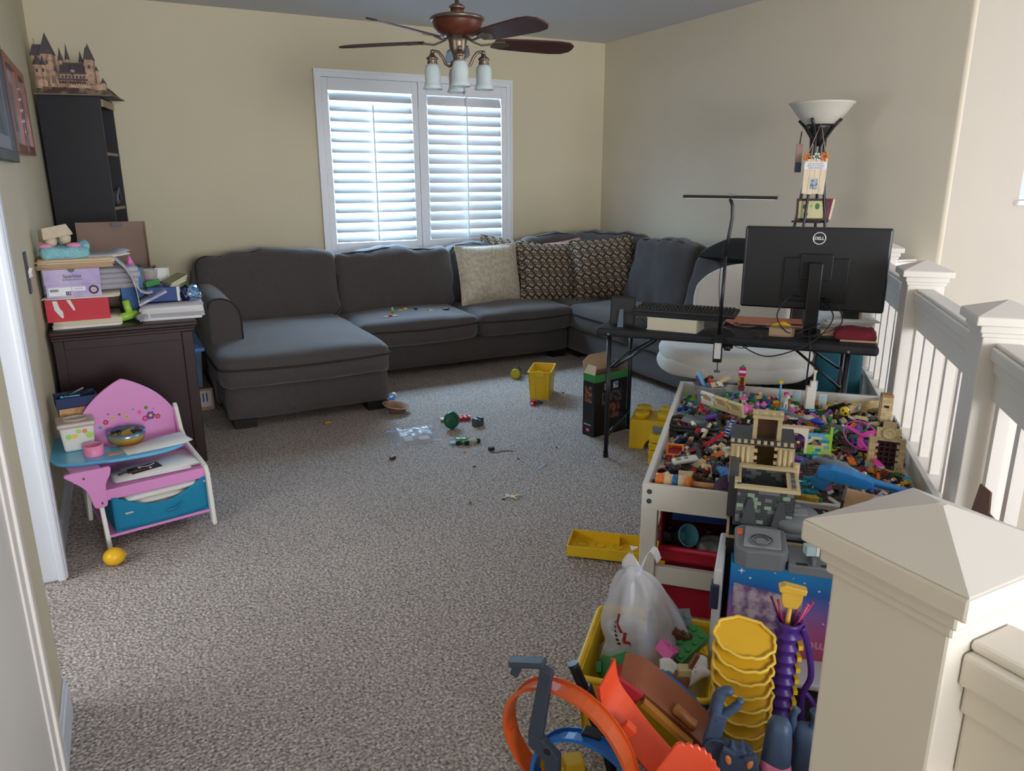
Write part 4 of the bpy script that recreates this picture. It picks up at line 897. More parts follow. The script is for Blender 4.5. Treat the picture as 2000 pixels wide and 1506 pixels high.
obj('handle', G().prism([(.032*math.cos(a), .02*math.sin(a)) for a in [2*PI*i/18 for i in range(18)]], .135, .149, T=Matrix(((1, 0, 0, 0), (0, 0, -1, 0), (0, 1, 0, .192), (0, 0, 0, 1)))), M_ylw, yb)
obj('moulded_rib', G().box((-.035, -.131, .1), (.01, .006, .17), (R(5), 0, 0)).box((.035, -.131, .1), (.01, .006, .17), (R(5), 0, 0)), M_ylw, yb)
yj = thing('craft_jar', 'jar with lime yellow cap lying on its side by the yellow bin', 'jar', (2.62, 4.97, .04), (PI/2, 0, R(-35))); obj('cap', G().lathe([(.0, .0), (.032, .0), (.038, .004), (.038, .026), (.033, .028)], 22), mat('lime_cap', (196, 190, 40), .45), yj); obj('body', G().lathe([(.032, .0), (.034, -.01), (.034, -.09), (.028, -.095), (0, -.095)], 20), mat('dark_jar', (78, 82, 74), .3), yj)
def lego(g, nx, ny, h=.0096, u=.008, studs=True, c=(0, 0, 0), T=None):
    g.box((c[0], c[1], c[2]+h/2), (nx*u-.0002, ny*u-.0002, h), T=T)
    if studs:
        for i in range(nx):
            for j in range(ny):
                x, y = c[0]+(i-(nx-1)/2)*u, c[1]+(j-(ny-1)/2)*u; r = u*.3
                V = []
                for zz in (c[2]+h, c[2]+h+u*.2):
                    for q in range(6): V.append((x+r*math.cos(q*PI/3), y+r*math.sin(q*PI/3), zz))
                g.add(V, [(q, (q+1) % 6, 6+(q+1) % 6, 6+q) for q in range(6)]+[tuple(range(6, 12))], 0, False, T)
    return g
def floorthing(name, label, cat, x, y, rz=0, z=0): return thing(name, label, cat, (x, y, z), rz)
o = floorthing('paper_bowl', 'brown paper bowl tipped on the carpet beside the chaise', 'bowl', 1.50, 4.57, R(15)); o.rotation_euler = (R(5), R(8), .2); o.location.z = .004
obj('bowl', G().lathe([(.045, 0), (.06, .012), (.085, .045), (.092, .047), (.084, .05), (.056, .016), (.04, .005), (0, .005)], 32, cap=False), mat('brown_pulp', (150, 112, 82), .8, bump=(50, .15)), o); obj('rim', G().tube([(.09*math.cos(a), .09*math.sin(a), .048) for a in [2*PI*i/32 for i in range(32)]], .003, 5, closed=True), mat('bowl_rim', (170, 150, 140), .6), o)
o = floorthing('zip_bag', 'clear zip bag of small pieces and instructions lying on the carpet', 'plastic bag', 1.44, 4.05, R(-6))
def bagf(u, v): 
    x, y = (u-.5)*(.27+.03*v), (v-.5)*.26; e = min(1, 6*min(u, 1-u, v, 1-v)); return (x, y, .003+e*(.018+.022*noise.noise(Vector((x*16, y*16, 3)))+.02*math.sin(v*3)))
obj('film', G().sheet(bagf, 36, 30), mat('zip_film', (210, 222, 236), .12, alpha=.42, spec=.9, bump=(60, .5)), o)
obj('zip_seal', G().box((0, .13, .006), (.29, .012, .003)), mat('zip_seal', (190, 206, 226), .3), o)
for k, (x, y, w) in enumerate(((-.05, -.06, .05), (.04, -.07, .065))): obj('folded_leaflet', G().box((x, y, .012), (w, .05, .006), (.1, .05, .2*k)), M_paper, o)
rnd = random.Random(3); g = G()
for k in range(16): g.box((rnd.uniform(-.05, .11), rnd.uniform(-.1, .03), .007), (.012, .009, .008), (0, 0, rnd.uniform(0, 3)))
obj('loose_piece', g, M_gy, o)
o = floorthing('red_toy_car', 'red toy brick car base with white end on the carpet', 'toy car', 1.80, 4.22, R(-12)); obj('chassis', lego(lego(G(), 4, 2, .02, .03, True, (.02, 0, .002)), 3, 1, .008, .03, False, (-.065, .0, .004)), M_r, o, bevel=.001); obj('white_tile', G().box((-.095, 0, .016), (.03, .028, .012)), M_w, o); obj('window', G().box((.075, -.012, .022), (.012, .02, .012)), M_w, o)
o = floorthing('green_drum', 'dark green ribbed plastic wheel standing on its rim on the carpet', 'toy wheel', 1.70, 4.08, 0, .056); o.rotation_euler = (R(78), 0, R(14))
obj('drum', G().lathe([(0, -.02), (.04, -.02), (.05, -.014), (.054, -.006), (.05, -.003), (.055, .004), (.05, .012), (.034, .02), (0, .022)], 28), mat('dark_green_plastic', (24, 92, 62), .35), o); obj('hub', G().cyl((0, 0, .02), (0, 0, .026), .012), mat('dark_green_plastic', (24, 92, 62)), o)
o = floorthing('grey_toy_box', 'small dark grey toy box with notched top on the carpet', 'toy block', 1.87, 4.06, R(20)); obj('block', G().bb((-.03, -.025, 0), (.03, .025, .042)).bb((-.03, -.025, .042), (-.012, .025, .052)).bb((.012, -.025, .042), (.03, .025, .052)), M_dg, o, bevel=.002); obj('latch', G().bb((.03, -.01, .015), (.034, .01, .035)), M_dg, o)
o = floorthing('toy_tractor', 'green toy racer with black wheels lying by the ribbed wheel', 'toy car', 1.645, 3.80, R(-25)); obj('body', G().soft((0, 0, .022), (.075, .04, .03), r=.012, n=(8, 5, 4), wr=.004, wsc=30), mat('metallic_green', (60, 130, 70), .3, mixc=((150, 200, 130), 50, .45, .6)), o); obj('nose', G().cyl((.035, 0, .018), (.09, .004, .016), .012, n=12), mat('cream_green', (176, 184, 150), .5), o); obj('tail_fin', G().box((-.05, -.01, .012), (.04, .03, .006), (.2, 0, .3)), plas((70, 130, 160)), o)
for x, y in ((-.025, .03), (.022, .032), (-.02, -.03), (.03, -.032), (.095, .004)): obj('wheel', G().cyl((x, y-.007, .015), (x, y+.007, .015), .015, n=14), M_bk, o)
o = floorthing('wire_plug', 'small black plug with a curling wire on the carpet', 'cable', 1.75, 3.62, 0); obj('plug', G().box((.0, .0, .010), (.035, .022, .02), (0, .1, .3)), M_bk, o, bevel=.003); obj('wire', G().tube([(-.01, -.01, .008), (-.015, -.04, .004), (.01, -.055, .003), (.045, -.045, .003), (.08, -.06, .003), (.10, -.08, .003)], .0022, 5), mat('grey_wire', (74, 74, 78), .5), o)
o = floorthing('toy_bone_bundle', 'cream plastic toy skeleton pieces lying alone mid carpet', 'toy', 1.545, 2.98, R(-15)); 
for a, l in ((.1, .06), (1.0, .03), (2.2, .035), (-.9, .035), (3.0, .03)): obj('bone', G().tube([(0, 0, .006), (l*.5*math.cos(a), l*.5*math.sin(a), .010), (l*math.cos(a), l*math.sin(a), .006)], .004, 6, rs=[.005, .0035, .005]), plas((226, 224, 196)), o)
obj('dark_tip', G().box((-.04, -.01, .004), (.016, .010, .008)), plas((60, 50, 70)), o); obj('pink_tip', G().box((.02, .02, .004), (.014, .010, .008)), plas((226, 40, 110)), o)
o = floorthing('grey_peg', 'tiny grey toy peg on the carpet left of the cream skeleton pieces', 'toy', 1.337, 3.006, .4); obj('peg', G().box((0, 0, .008), (.010, .010, .016)), M_gy, o); obj('stud', G().cyl((0, 0, .016), (0, 0, .019), .003, n=8), M_gy, o)
o = floorthing('toy_clip', 'red and dark blue toy block in front of the yellow bin', 'toy block', 2.41, 4.28, R(10)); obj('red_block', G().box((-.02, 0, .018), (.03, .03, .036), (0, 0, .3)), M_r, o); obj('blue_prong', G().box((.025, .012, .014), (.05, .010, .014), (0, 0, .2)).box((.025, -.012, .014), (.05, .010, .014), (0, 0, -.2)), plas((40, 62, 84)), o); obj('white_square', G().box((-.035, -.004, .018), (.002, .016, .016), (0, 0, .3)), M_w, o)
for k, (n_, l_, c_, x, y, c3) in enumerate((('amber_trinket', 'amber oval trinket on the carpet in front of the chaise', 'trinket', 1.04, 4.54, (180, 120, 50)), ('brown_crumb', 'small brown fragment on the carpet below the zip bag', 'crumb', 1.203, 3.75, (76, 40, 34)), ('black_crumb', 'tiny black bead on the carpet between the wire plug and desk leg', 'bead', 1.82, 3.425, (24, 22, 22)), ('black_crumb', 'tiny black bead on the carpet below the green toy racer', 'bead', 1.556, 3.43, (24, 22, 22)), ('green_crumb', 'tiny green brick piece on the carpet left of the zip bag', 'toy brick', 1.13, 4.08, (80, 170, 70)), ('orange_crumb', 'tiny orange piece beneath the green toy racer', 'toy brick', 1.60, 3.66, (220, 110, 60)), ('dark_crumb', 'tiny dark crumb on the carpet left of the black game box', 'crumb', 2.1, 3.48, (40, 34, 32)), ('dark_crumb', 'tiny dark crumb by the right foot of the yellow bin', 'crumb', 2.73, 4.44, (40, 34, 32)))):
    o = floorthing(n_, l_, c_, x, y, k*.7); s_ = .021 if k < 2 else .0085
    obj('body', G().soft((0, 0, s_*.45), (s_*2, s_*1.2, s_*.9), r=s_*.35, n=(5, 4, 3), wr=s_*.12, wsc=50), plas(c3), o)
o = floorthing('clear_strip', 'clear plastic strip lying on the carpet left of the desk leg', 'plastic strip', 1.88, 3.26, R(35)); obj('strip', G().box((0, 0, .003), (.09, .014, .004)), mat('clear_strip', (190, 196, 214), .2, alpha=.7), o); obj('fold', G().box((.04, 0, .006), (.01, .014, .006)), mat('clear_strip', (190, 196, 214)), o)
o = floorthing('bottle_cap_toy', 'white and blue plastic bottle lying behind the brown paper bowl', 'bottle', 1.56, 4.82, R(80), .02); o.rotation_euler = (0, R(70), R(50)); obj('cap', G().cyl((0, 0, .03), (0, 0, .055), .018, n=16), M_w, o); obj('bottle', G().lathe([(.0, -.06), (.02, -.06), (.02, .0), (.015, .03)], 16), plas((90, 140, 210)), o)

# black open game box
gb = thing('game_box', 'tall black toy set box with green top edge and open flaps under the desk', 'box', (2.385, 3.525, 0), R(9))
M_gb = mat('black_print_card', (24, 24, 30), .35, spec=.5); M_gbg = mat('green_print_card', (58, 140, 74), .5)
W_, D_, H_ = .27, .10, .385; t_ = .003
obj('wall', G().bb((0, 0, 0), (W_, t_, H_)).bb((0, D_-t_, 0), (W_, D_, H_)).bb((0, t_, 0), (t_, D_-t_, H_)).bb((W_-t_, t_, 0), (W_, D_-t_, H_)).bb((0, 0, 0), (W_, D_, .004)), M_gb, gb)
obj('green_band', G().bb((-.001, -.001, H_-.045), (W_+.001, 0, H_)).bb((-.001, 0, H_-.045), (0, D_, H_)), M_gbg, gb)
obj('lining', G().bb((t_, t_+.0005, H_-.1), (W_-t_, t_+.001, H_)).bb((t_, D_-t_-.001, H_-.1), (W_-t_, D_-t_-.0005, H_)).bb((W_-t_-.001, t_, H_-.1), (W_-t_-.0005, D_-t_, H_)).bb((t_+.0005, t_, H_-.1), (t_+.001, D_-t_, H_)), M_kraft, gb)
obj('back_flap', G().prism([(.0, 0), (W_*.72, 0), (W_*.72, .10), (.05, .10), (.0, .07)], -.0015, .0015, T=Matrix.Translation((0, D_, H_)) @ Matrix.Rotation(R(82), 4, 'X')), M_kraft2, gb); obj('end_flap', G().prism([(0, 0), (D_, 0), (D_-.015, .055), (.015, .055)], -.0015, .0015, T=Matrix.Translation((0, D_, H_)) @ Matrix.Rotation(-PI/2, 4, 'Z') @ Matrix.Rotation(R(65), 4, 'X')), M_paper2, gb)
obj('end_flap', G().prism([(0, 0), (D_, 0), (D_-.015, .06), (.015, .06)], -.0015, .0015, T=Matrix.Translation((W_, 0, H_)) @ Matrix.Rotation(PI/2, 4, 'Z') @ Matrix.Rotation(R(60), 4, 'X')), M_kraft, gb)
M_art1 = mat('box_art', (110, 96, 96), .5, mixc=((30, 30, 40), 55, .42, .56)); M_art2 = mat('box_art_brown', (150, 96, 70), .5, mixc=((60, 36, 30), 40, .42, .58)); M_art3 = mat('box_art_blue', (96, 130, 190), .5, mixc=((210, 214, 220), 60, .42, .58))
obj('printed_picture', G().bb((.10, -.0012, .10), (.21, -.0005, .215)), M_art2, gb); obj('printed_picture', G().bb((.06, -.0012, .19), (.22, -.0005, .27)), M_art1, gb); obj('printed_picture', G().bb((.08, -.0012, .285), (.125, -.0005, .325)).bb((.15, -.0012, .285), (.19, -.0005, .325)), M_art3, gb)
obj('printed_picture', G().bb((-.0012, .02, .21), (-.0005, .085, .31)), M_art2, gb); obj('logo_square', G().bb((-.0014, .038, .025), (-.0005, .066, .05)), M_r, gb); text('lettering', 'LEGO', .0105, M_wt, gb, (-.0018, .052, .0375), (PI/2, 0, -PI/2)); obj('title_print', G().bb((-.0012, .025, .066), (-.0005, .05, .074)).bb((-.0012, .054, .066), (-.0005, .085, .074)), M_paper3, gb)

# giant yellow brick storage
ys = thing('brick_storage_box', 'big yellow brick-shaped storage box with studs and arched foot beside the toy table', 'storage box', (2.545, 3.36, 0), R(-45))
prof = [(-.0, .0)]+[(.0, .0)]
pts = [(0, 0), (0, .175), (.26, .175), (.26, 0), (.205, 0)]+[(.145+.06*math.cos(a), .07*math.sin(a)) for a in [PI*i/10 for i in range(1, 10)]]+[(.085, 0)]
obj('body', G().prism(pts, -.11, .11, T=Matrix.Translation((0, .0, 0)) @ Matrix.Rotation(0, 4, 'Z') @ XZ), M_ylw, ys, bevel=.005)
for x, y in ((.06, -.055), (.19, -.055), (.06, .055), (.19, .055)):
    s_ = obj('stud', G().lathe([(.043, .175), (.043, .208), (.040, .212), (0, .212)], 24, T=Matrix.Translation((x, y, 0))), M_ylw, ys)
    text('stud_lettering', 'LEGO', .022, M_ylw, s_, (x, y, .212), (0, 0, 0), ext=.0012)
y2 = thing('ribbed_yellow_crate', 'stack of yellow ribbed toy trays between the giant brick box and the toy table', 'crate', (2.47, 3.03, 0), R(-45))
for k in range(4): obj('tray', G().box((0, 0, .022+k*.042), (.075, .12, .036), top=(1.12, 1.08)), M_ylw, y2, bevel=.003)
obj('grey_lid', G().box((.0, .02, .178), (.06, .07, .014), (.1, .15, .2)), M_gy, y2)
# upturned yellow lid on the carpet
yt = thing('yellow_lid_tray', 'upturned yellow lid with round stud hollows on the carpet against the table leg', 'lid', (1.52, 2.40, .012), R(-41))
TLn, TWd = .40, .155
def lidf():
    g = G(); t = .004
    g.bb((0, -TWd/2, 0), (TLn, TWd/2, t))
    for a, b in (((0, -TWd/2, t), (t, TWd/2, .045)), ((TLn-t, -TWd/2, t), (TLn, TWd/2, .045)), ((t, -TWd/2, t), (TLn-t, -TWd/2+t, .045)), ((t, TWd/2-t, t), (TLn-t, TWd/2, .045))): g.bb(a, b)
    return g
obj('pan', lidf(), M_ylw, yt)
for i in range(5):
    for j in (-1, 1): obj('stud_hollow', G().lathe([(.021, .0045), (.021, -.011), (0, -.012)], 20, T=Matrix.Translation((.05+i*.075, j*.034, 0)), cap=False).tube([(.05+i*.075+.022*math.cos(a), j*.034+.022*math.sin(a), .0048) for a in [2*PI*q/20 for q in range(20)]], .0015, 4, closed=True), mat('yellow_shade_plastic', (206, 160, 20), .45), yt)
obj('divider', G().bb((.2, .045, .004), (.204, .073, .035)), M_ylw, yt)

# ------------------------------------------------------------------ folding desk
M_desk = mat('black_desk_plastic', (34, 34, 37), .55, spec=.35, bump=(300, .08)); M_steel = mat('black_steel', (22, 22, 25), .35, spec=.5)
DK = (2.20, 3.26, 0); DR = math.atan2(-.759, .651); LN, DP, HT = 1.37, .61, .735
dk = thing('folding_desk', 'black folding table used as a desk behind the toy table', 'table', DK, DR)
g = G(); g.bb((0, 0, HT-.045), (LN, DP, HT)); obj('table_top', g, M_desk, dk, bevel=.016, seg=3)
obj('fold_hinge', G().cyl((LN/2-.015, -.004, HT-.055), (LN/2+.015, -.004, HT-.055), .014, n=12).box((LN/2, .02, HT-.05), (.05, .06, .012)), M_steel, dk)
for x, s_ in ((.07, 1), (LN-.13, -1)):
    for y in (.03, DP-.05):
        l = obj('leg', G().cyl((x, y, 0), (x, y, HT-.045), .0125, n=12), M_steel, dk); obj('foot_cap', G().cyl((x, y, 0), (x, y, .03), .015, n=12), mat('rubber_black', (14, 14, 15), .7), l)
    for zz in (.5, .12): obj('leg_crossbar', G().cyl((x, .03, zz), (x, DP-.05, zz), .009, n=8), M_steel, dk)
    obj('leg_brace', G().cyl((x+s_*.012, .08, .50), (x+s_*.27, .18, HT-.05), .007, n=8).cyl((x+s_*.012, DP-.08, .5), (x+s_*.27, DP-.18, HT-.05), .007, n=8), M_steel, dk)
    obj('rivet', G().cyl((x, -.001, HT-.03), (x, .002, HT-.03), .006, n=10), M_gy, dk)
def DT(x, y, z=HT): 
    c, s_ = math.cos(DR), math.sin(DR); return (DK[0]+c*x-s_*y, DK[1]+s_*x+c*y, z)
# monitor seen from behind
mo = thing('monitor', 'black desktop monitor seen from behind with round logo on the desk', 'monitor', DT(1.06, .20), DR)
M_mon = mat('monitor_back', (30, 32, 36), .32, spec=.5); M_mon2 = mat('monitor_black', (20, 21, 24), .4)
obj('base_plate', G().bb((-.13, -.09, 0), (.13, .12, .014)), M_mon2, mo, bevel=.004)
obj('stand_column', G().bb((-.032, .0, .012), (.032, .05, .36)), M_mon2, mo, bevel=.006)
sc = obj('display_shell', G().bb((-.355, .075, .115), (.33, .11, .53)), M_mon, mo, bevel=.012, seg=3)
obj('rear_bulge', G().box((.0, .066, .27), (.30, .02, .22)), M_mon2, sc, bevel=.004); obj('mount_plate', G().bb((-.075, .05, .27), (.075, .066, .40)), M_mon2, sc, bevel=.003)
obj('port_recess', G().bb((-.15, .058, .16), (.15, .078, .205)), mat('port_dark', (8, 8, 9), .6), sc)
obj('screen', G().bb((-.348, .11, .122), (.323, .1115, .523)), mat('screen_glass', (12, 12, 14), .1), sc)
lg = obj('logo_ring', G().lathe([(.0265, .0), (.031, .0), (.031, .0012), (.0265, .0012), (.0265, .0)], 40, cap=False, T=Matrix.Translation((0, .0745, .476)) @ Matrix.Rotation(PI/2, 4, 'X')), mat('logo_silver', (225, 225, 228), .25, metal=.2), sc)
text('lettering', 'DELL', .0205, mat('logo_silver', (225, 225, 228)), lg, (0, .0738, .4755), FR, ext=.0008, bold=.0006, sx=1.0)
def cable(label, pts, r=.0032, name='cable', m=None):
    P = [Vector(DT(*p)) for p in pts]; out = []
    for i in range(len(P)-1):
        p0, p1, p2, p3 = P[max(i-1, 0)], P[i], P[i+1], P[min(i+2, len(P)-1)]
        for j in range(7):
            t = j/7; out.append(.5*((2*p1)+(-p0+p2)*t+(2*p0-5*p1+4*p2-p3)*t*t+(-p0+3*p1-3*p2+p3)*t**3))
    out.append(P[-1])
    o = thing(name, label, 'cable'); o.location = out[0]
    obj('cord', G().tube([p-out[0] for p in out], r, 6), m or M_bk, o)
    d = (out[0]-out[1]).normalized(); obj('plug', G().cyl((0, 0, 0), d*.028, r*2, r*2.2, n=8), M_bk, o); return o
cable('black monitor cable looping left of the monitor stand', [(1.0, .25, .92), (.95, .16, .93), (.90, .12, .84), (.96, .10, .76), (1.06, .14, .78), (1.1, .18, .80)])
cable('black monitor cable looping right of the monitor stand', [(1.10, .25, .92), (1.17, .17, .90), (1.2, .12, .82), (1.12, .08, .77), (1.0, .06, .745), (.80, .03, .742)])
cable('black cable drooping over the front edge of the desk', [(1.12, .24, .90), (1.16, .14, .84), (1.10, .02, .76), (1.0, -.03, .70), (.86, -.03, .66), (.72, .0, .72), (.70, .1, .745), (.64, .2, .745)])
cable('thin black cable sagging below the desk edge near the lamp clamp', [(.80, .1, .75), (.84, .0, .75), (.80, -.03, .71), (.74, -.02, .69), (.66, .0, .74), (.64, .04, .80), (.62, .02, 1.0), (.63, .015, 1.2)], .002)
cable('black power cord hanging to the floor behind the desk', [(1.06, .16, .76), (1.06, .03, .75), (1.07, -.015, .70), (1.07, .05, .5), (1.09, .15, .2), (1.1, .3, .02)], .004)
cable('bundle of black cords lying on the desk left of the monitor stand', [(.66, .24, .755), (.74, .2, .748), (.82, .24, .752), (.9, .2, .748), (.99, .18, .755), (1.05, .17, .77)], .005)
cable('black cord tangled with adapter on the desk centre', [(.7, .3, .75), (.78, .24, .76), (.86, .3, .75), (.94, .26, .77), (1.02, .22, .78)], .0035)
cable('white thin earbud cable coiled on the desk centre', [(.86, .36, .742), (.90, .30, .745), (.95, .36, .745), (.90, .4, .745), (.84, .34, .75), (.93, .3, .76)], .0018, m=M_w)
# gooseneck light bar clamped to the front edge
lb = thing('clamp_desk_lamp', 'thin black light-bar desk lamp clamped to the front edge of the desk', 'desk lamp', DT(.64, .0), DR)
obj('clamp', G().bb((-.022, -.022, -.13), (.022, .012, .012)), M_mon2, lb, bevel=.003); obj('clamp_label', G().bb((-.016, -.0228, -.11), (.016, -.0219, -.03)), M_paper, lb); obj('clamp_screw', G().cyl((0, .02, -.19), (0, .02, -.06), .0035, n=8).cyl((0, .02, -.19), (0, .02, -.182), .016, n=12), M_gy, lb)
obj('pole', G().cyl((0, -.005, .01), (.004, -.005, .40), .0085, n=12), M_steel, lb); obj('gooseneck', G().tube([(.004, -.005, .40), (.012, -.005, .5), (.022, -.005, .58), (.018, -.003, .64), (.004, .0, .675)], .0085, 10), M_steel, lb)
h_ = obj('light_bar', G().bb((-.225, -.012, .672), (.215, .022, .686)), M_steel, lb, (0, 0, 0), (0, R(.6), 0), bevel=.003); obj('diffuser', G().bb((-.21, -.008, .669), (.2, .018, .6725)), mat('lamp_diffuser', (190, 190, 186), .5), h_); obj('bar_joint', G().box((.0, .0, .688), (.03, .022, .012)), M_gy, h_)
# easel-backed photo frame
pf = thing('photo_frame', 'small black easel-back photo frame at the left end of the desk seen from behind', 'picture frame', DT(.115, .12), DR+R(8)); obj('back_board', G().box((0, .016, .078), (.135, .010, .155), (R(-14), 0, 0)), M_mon2, pf, bevel=.002); obj('frame_edge', G().box((0, .003, .077), (.12, .006, .135), (R(-14), 0, 0)), M_blk, pf); obj('easel_leg', G().prism([(-.016, 0), (.016, 0), (.01, .10), (-.01, .10)], -.0015, .0015, T=Matrix.Translation((-.005, -.06, .0)) @ Matrix.Rotation(R(62), 4, 'X')), mat('grey_board', (96, 108, 120), .6), pf)
fl = thing('faux_flower', 'white artificial rose lying beside the photo frame on the desk', 'flower', DT(.19, .19, HT+.045)); 
for k in range(7): obj('petal', G().ball((.018*math.cos(k*.9), .018*math.sin(k*.9), .004*(k % 3)), (.016, .012, .014), 8), M_paper2, fl)
obj('stem', G().cyl((.0, 0, 0), (.03, -.02, -.04), .003, n=6), M_gn, fl)
# keyboard on a riser over a thick book
bk2 = thing('thick_book', 'thick white-paged book lying under the keyboard on the desk', 'book', DT(.40, .12), DR+R(-6)); obj('page_block', G().bb((-.13, -.075, .004), (.13, .085, .062)), M_paper2, bk2, bevel=.002); obj('cover', G().bb((-.133, -.078, 0), (.133, .088, .004)).bb((-.133, -.078, .062), (.133, .088, .066)), M_paper, bk2)
ks = thing('keyboard_stand', 'black flat riser under the keyboard', 'stand', DT(.42, .15, HT+.0665), DR+R(-3)); obj('shelf', G().bb((-.23, -.10, .0), (.24, .14, .014)), M_mon2, ks, bevel=.004); obj('lip', G().bb((-.23, -.105, .0), (.24, -.098, .022)), M_mon2, ks)
kb = thing('keyboard', 'black split-tone computer keyboard on the riser', 'keyboard', DT(.44, .165, HT+.083), (R(4), 0, DR+R(-3)))
obj('case', G().bb((-.26, -.085, 0), (.27, .085, .02)), mat('keyboard_case', (44, 46, 50), .4), kb, bevel=.008); kmesh = G().box((0, 0, .024), (.0155, .0155, .009), top=(.8, .8)).mesh('key', M_mon2)
for r_ in range(5):
    for c_ in range(26): obj('key', kmesh, None, kb, (-.24+c_*.0192+(r_ % 2)*.004, -.055+r_*.0285, 0))
# papers, books and pouch at the right end
o = thing('orange_folder', 'orange-brown leather folder lying flat on the desk behind the cables', 'folder', DT(.82, .42), DR+R(3)); obj('cover', G().bb((-.20, -.13, 0), (.20, .13, .006)), mat('tan_leather', (186, 104, 70), .5, bump=(60, .1)), o, bevel=.002); obj('pages', G().bb((-.195, -.125, .006), (.195, .125, .012)), M_paper, o); obj('cover_top', G().bb((-.20, -.13, .012), (.20, .13, .016)), mat('tan_leather', (186, 104, 70)), o)
bookbox('wooden_block_box', 'small wooden block box beside the monitor stand', 'box', DT(.93, .13), (.12, .06, .04), DR, M_kraft2, M_kraft)
bookbox('wooden_block_box', 'small wooden block box right of the monitor stand', 'box', DT(1.16, .17), (.10, .05, .04), DR+R(5), M_kraft2, M_kraft)
o = thing('yellow_toy_dragon', 'small yellow rubber toy lying on the wooden box by the monitor', 'toy', DT(.93, .13, HT+.041), DR); obj('body', G().tube([(-.05, 0, .01), (-.02, .008, .016), (.01, -.004, .02), (.04, .004, .012)], .010, 8, rs=[.004, .011, .012, .004]), M_y, o); obj('crest', G().box((0, 0, .03), (.03, .006, .012)), M_or, o)
papers('thick fan of white and blue papers at the right end of the desk', (DT(1.22, .42)[0], DT(1.22, .42)[1], HT), .24, .30, 13, DR+R(8), .005, (0, 0, 2, 0), curl=.004, jit=.016, seed=61)
o = thing('maroon_pouch', 'maroon fabric pouch lying on the front right corner of the desk', 'pouch', DT(1.265, .16, HT), DR+R(4)); obj('body', G().soft((0, 0, .028), (.19, .13, .05), r=.02, n=(12, 8, 5), wr=.012, wsc=14, puff=.008), mat('maroon_cloth', (120, 32, 46), .85, bump=(200, .2)), o); obj('fringe', G().box((.01, -.065, .006), (.16, .012, .008)), M_kraft2, o)
bookbox('black_card_reader', 'small black and tan box standing on the papers behind the monitor', 'box', DT(1.25, .36, HT+.068), (.09, .05, .04), DR+R(6), M_mon2, M_kraft2)
bookbox('stacked_books', 'orange and yellow books under the papers at the desk end', 'book', DT(1.30, .27, HT), (.12, .08, .03), DR+R(14), M_or, M_y)

# ------------------------------------------------------------------ white padded chair behind the desk
wc = thing('padded_chair', 'wide white padded swivel chair tucked behind the desk', 'chair', (3.30, 3.36, 0), DR)
M_cush = mat('ivory_boucle', (222, 216, 204), .85, sheen=.3, bump=(90, .25))
def disc(z, rx, ry, h, seed): return G().soft((0, 0, z), (2*rx, 2*ry, h), r=h*.48, n=(22, 20, 6), wr=.006, wsc=7, seed=seed, puff=.02, fn=lambda p, a, b, c: Vector((p.x*math.sqrt(max(.05, 1-.46*min(1, b*b))), p.y*math.sqrt(max(.05, 1-.46*min(1, a*a))), p.z)))
obj('seat_cushion', disc(.47, .46, .36, .10, 1), M_cush, wc); obj('seat_base_cushion', disc(.40, .47, .37, .09, 2), M_cush, wc)
def bkf(p, a, b, c): return Vector((p.x*(1-.10*max(0, c)**2), p.y+.12*a*a*-1, p.z-.10*a*a*max(0, c)))
obj('backrest', G().soft((.0, .34, .72), (.60, .14, .50), r=.068, n=(20, 6, 14), wr=.005, seed=4, fn=bkf), M_cush, wc)
obj('pedestal', G().cyl((0, 0, .10), (0, 0, .36), .03, n=16), M_gy, wc)
for k in range(5):
    a = k*2*PI/5+.3; l = obj('star_leg', G().cyl((0, 0, .11), (.28*math.cos(a), .28*math.sin(a), .07), .018, .013, n=8), M_gy, wc); obj('caster', G().cyl((.28*math.cos(a)-.012, .28*math.sin(a), .03), (.28*math.cos(a)+.012, .28*math.sin(a), .03), .03, n=14), M_bk, l)
# under the desk end: black block added for the shade, and a stored case
o = thing('under_desk_shade_block', 'black block standing in for shade under the right half of the desk', 'crate', (3.66, 3.12, 0), DR); obj('body', G().bb((-.16, -.15, 0), (.05, .15, .33)), M_mon2, o, bevel=.008); obj('rim', G().bb((-.165, -.155, .30), (.055, .155, .32)), M_bk, o)
o = thing('teal_case', 'dark teal fabric case standing under the right end of the desk', 'case', (3.72, 2.93, 0), DR); obj('body', G().soft((.0, 0, .27), (.26, .12, .54), r=.03, n=(8, 5, 10), wr=.004), mat('teal_fabric', (14, 84, 98), .6), o); obj('handle', G().tube([(-.05, 0, .53), (-.04, 0, .57), (.04, 0, .57), (.05, 0, .53)], .008, 8), M_bk, o)

# ------------------------------------------------------------------ torchiere floor lamp with shelf and hangings
LX, LY = 3.92, 3.42
tl = thing('torchiere_lamp', 'black torchiere floor lamp with frosted bowl shade behind the monitor', 'floor lamp', (LX, LY, 0))
M_bowl = mat('frosted_bowl', (214, 210, 196), .4, trans=.12, spec=.4)
obj('bowl_shade', G().lathe([(.075, 1.815), (.105, 1.835), (.15, 1.885), (.182, 1.93), (.192, 1.938), (.192, 1.944), (.180, 1.934), (.145, 1.89), (.10, 1.842), (.0, 1.822)], 40, cap=False), M_bowl, tl)
obj('shade_holder', G().lathe([(.022, 1.69), (.04, 1.74), (.07, 1.79), (.082, 1.818), (.0, 1.82)], 24), M_steel, tl)
for k in range(4):
    a = R(20)+k*PI/2; c, s_ = math.cos(a), math.sin(a)
    P = [(.13*c, .13*s_, 1.845), (.085*c, .085*s_, 1.80), (.045*c, .045*s_, 1.74), (.04*c, .04*s_, 1.68), (.05*c, .05*s_, 1.55), (.085*c, .085*s_, 1.3), (.11*c, .11*s_, 1.1), (.17*c, .17*s_, .5), (.22*c, .22*s_, 0)]
    obj('leg', G().tube(P, .0095, 8), M_steel, tl)
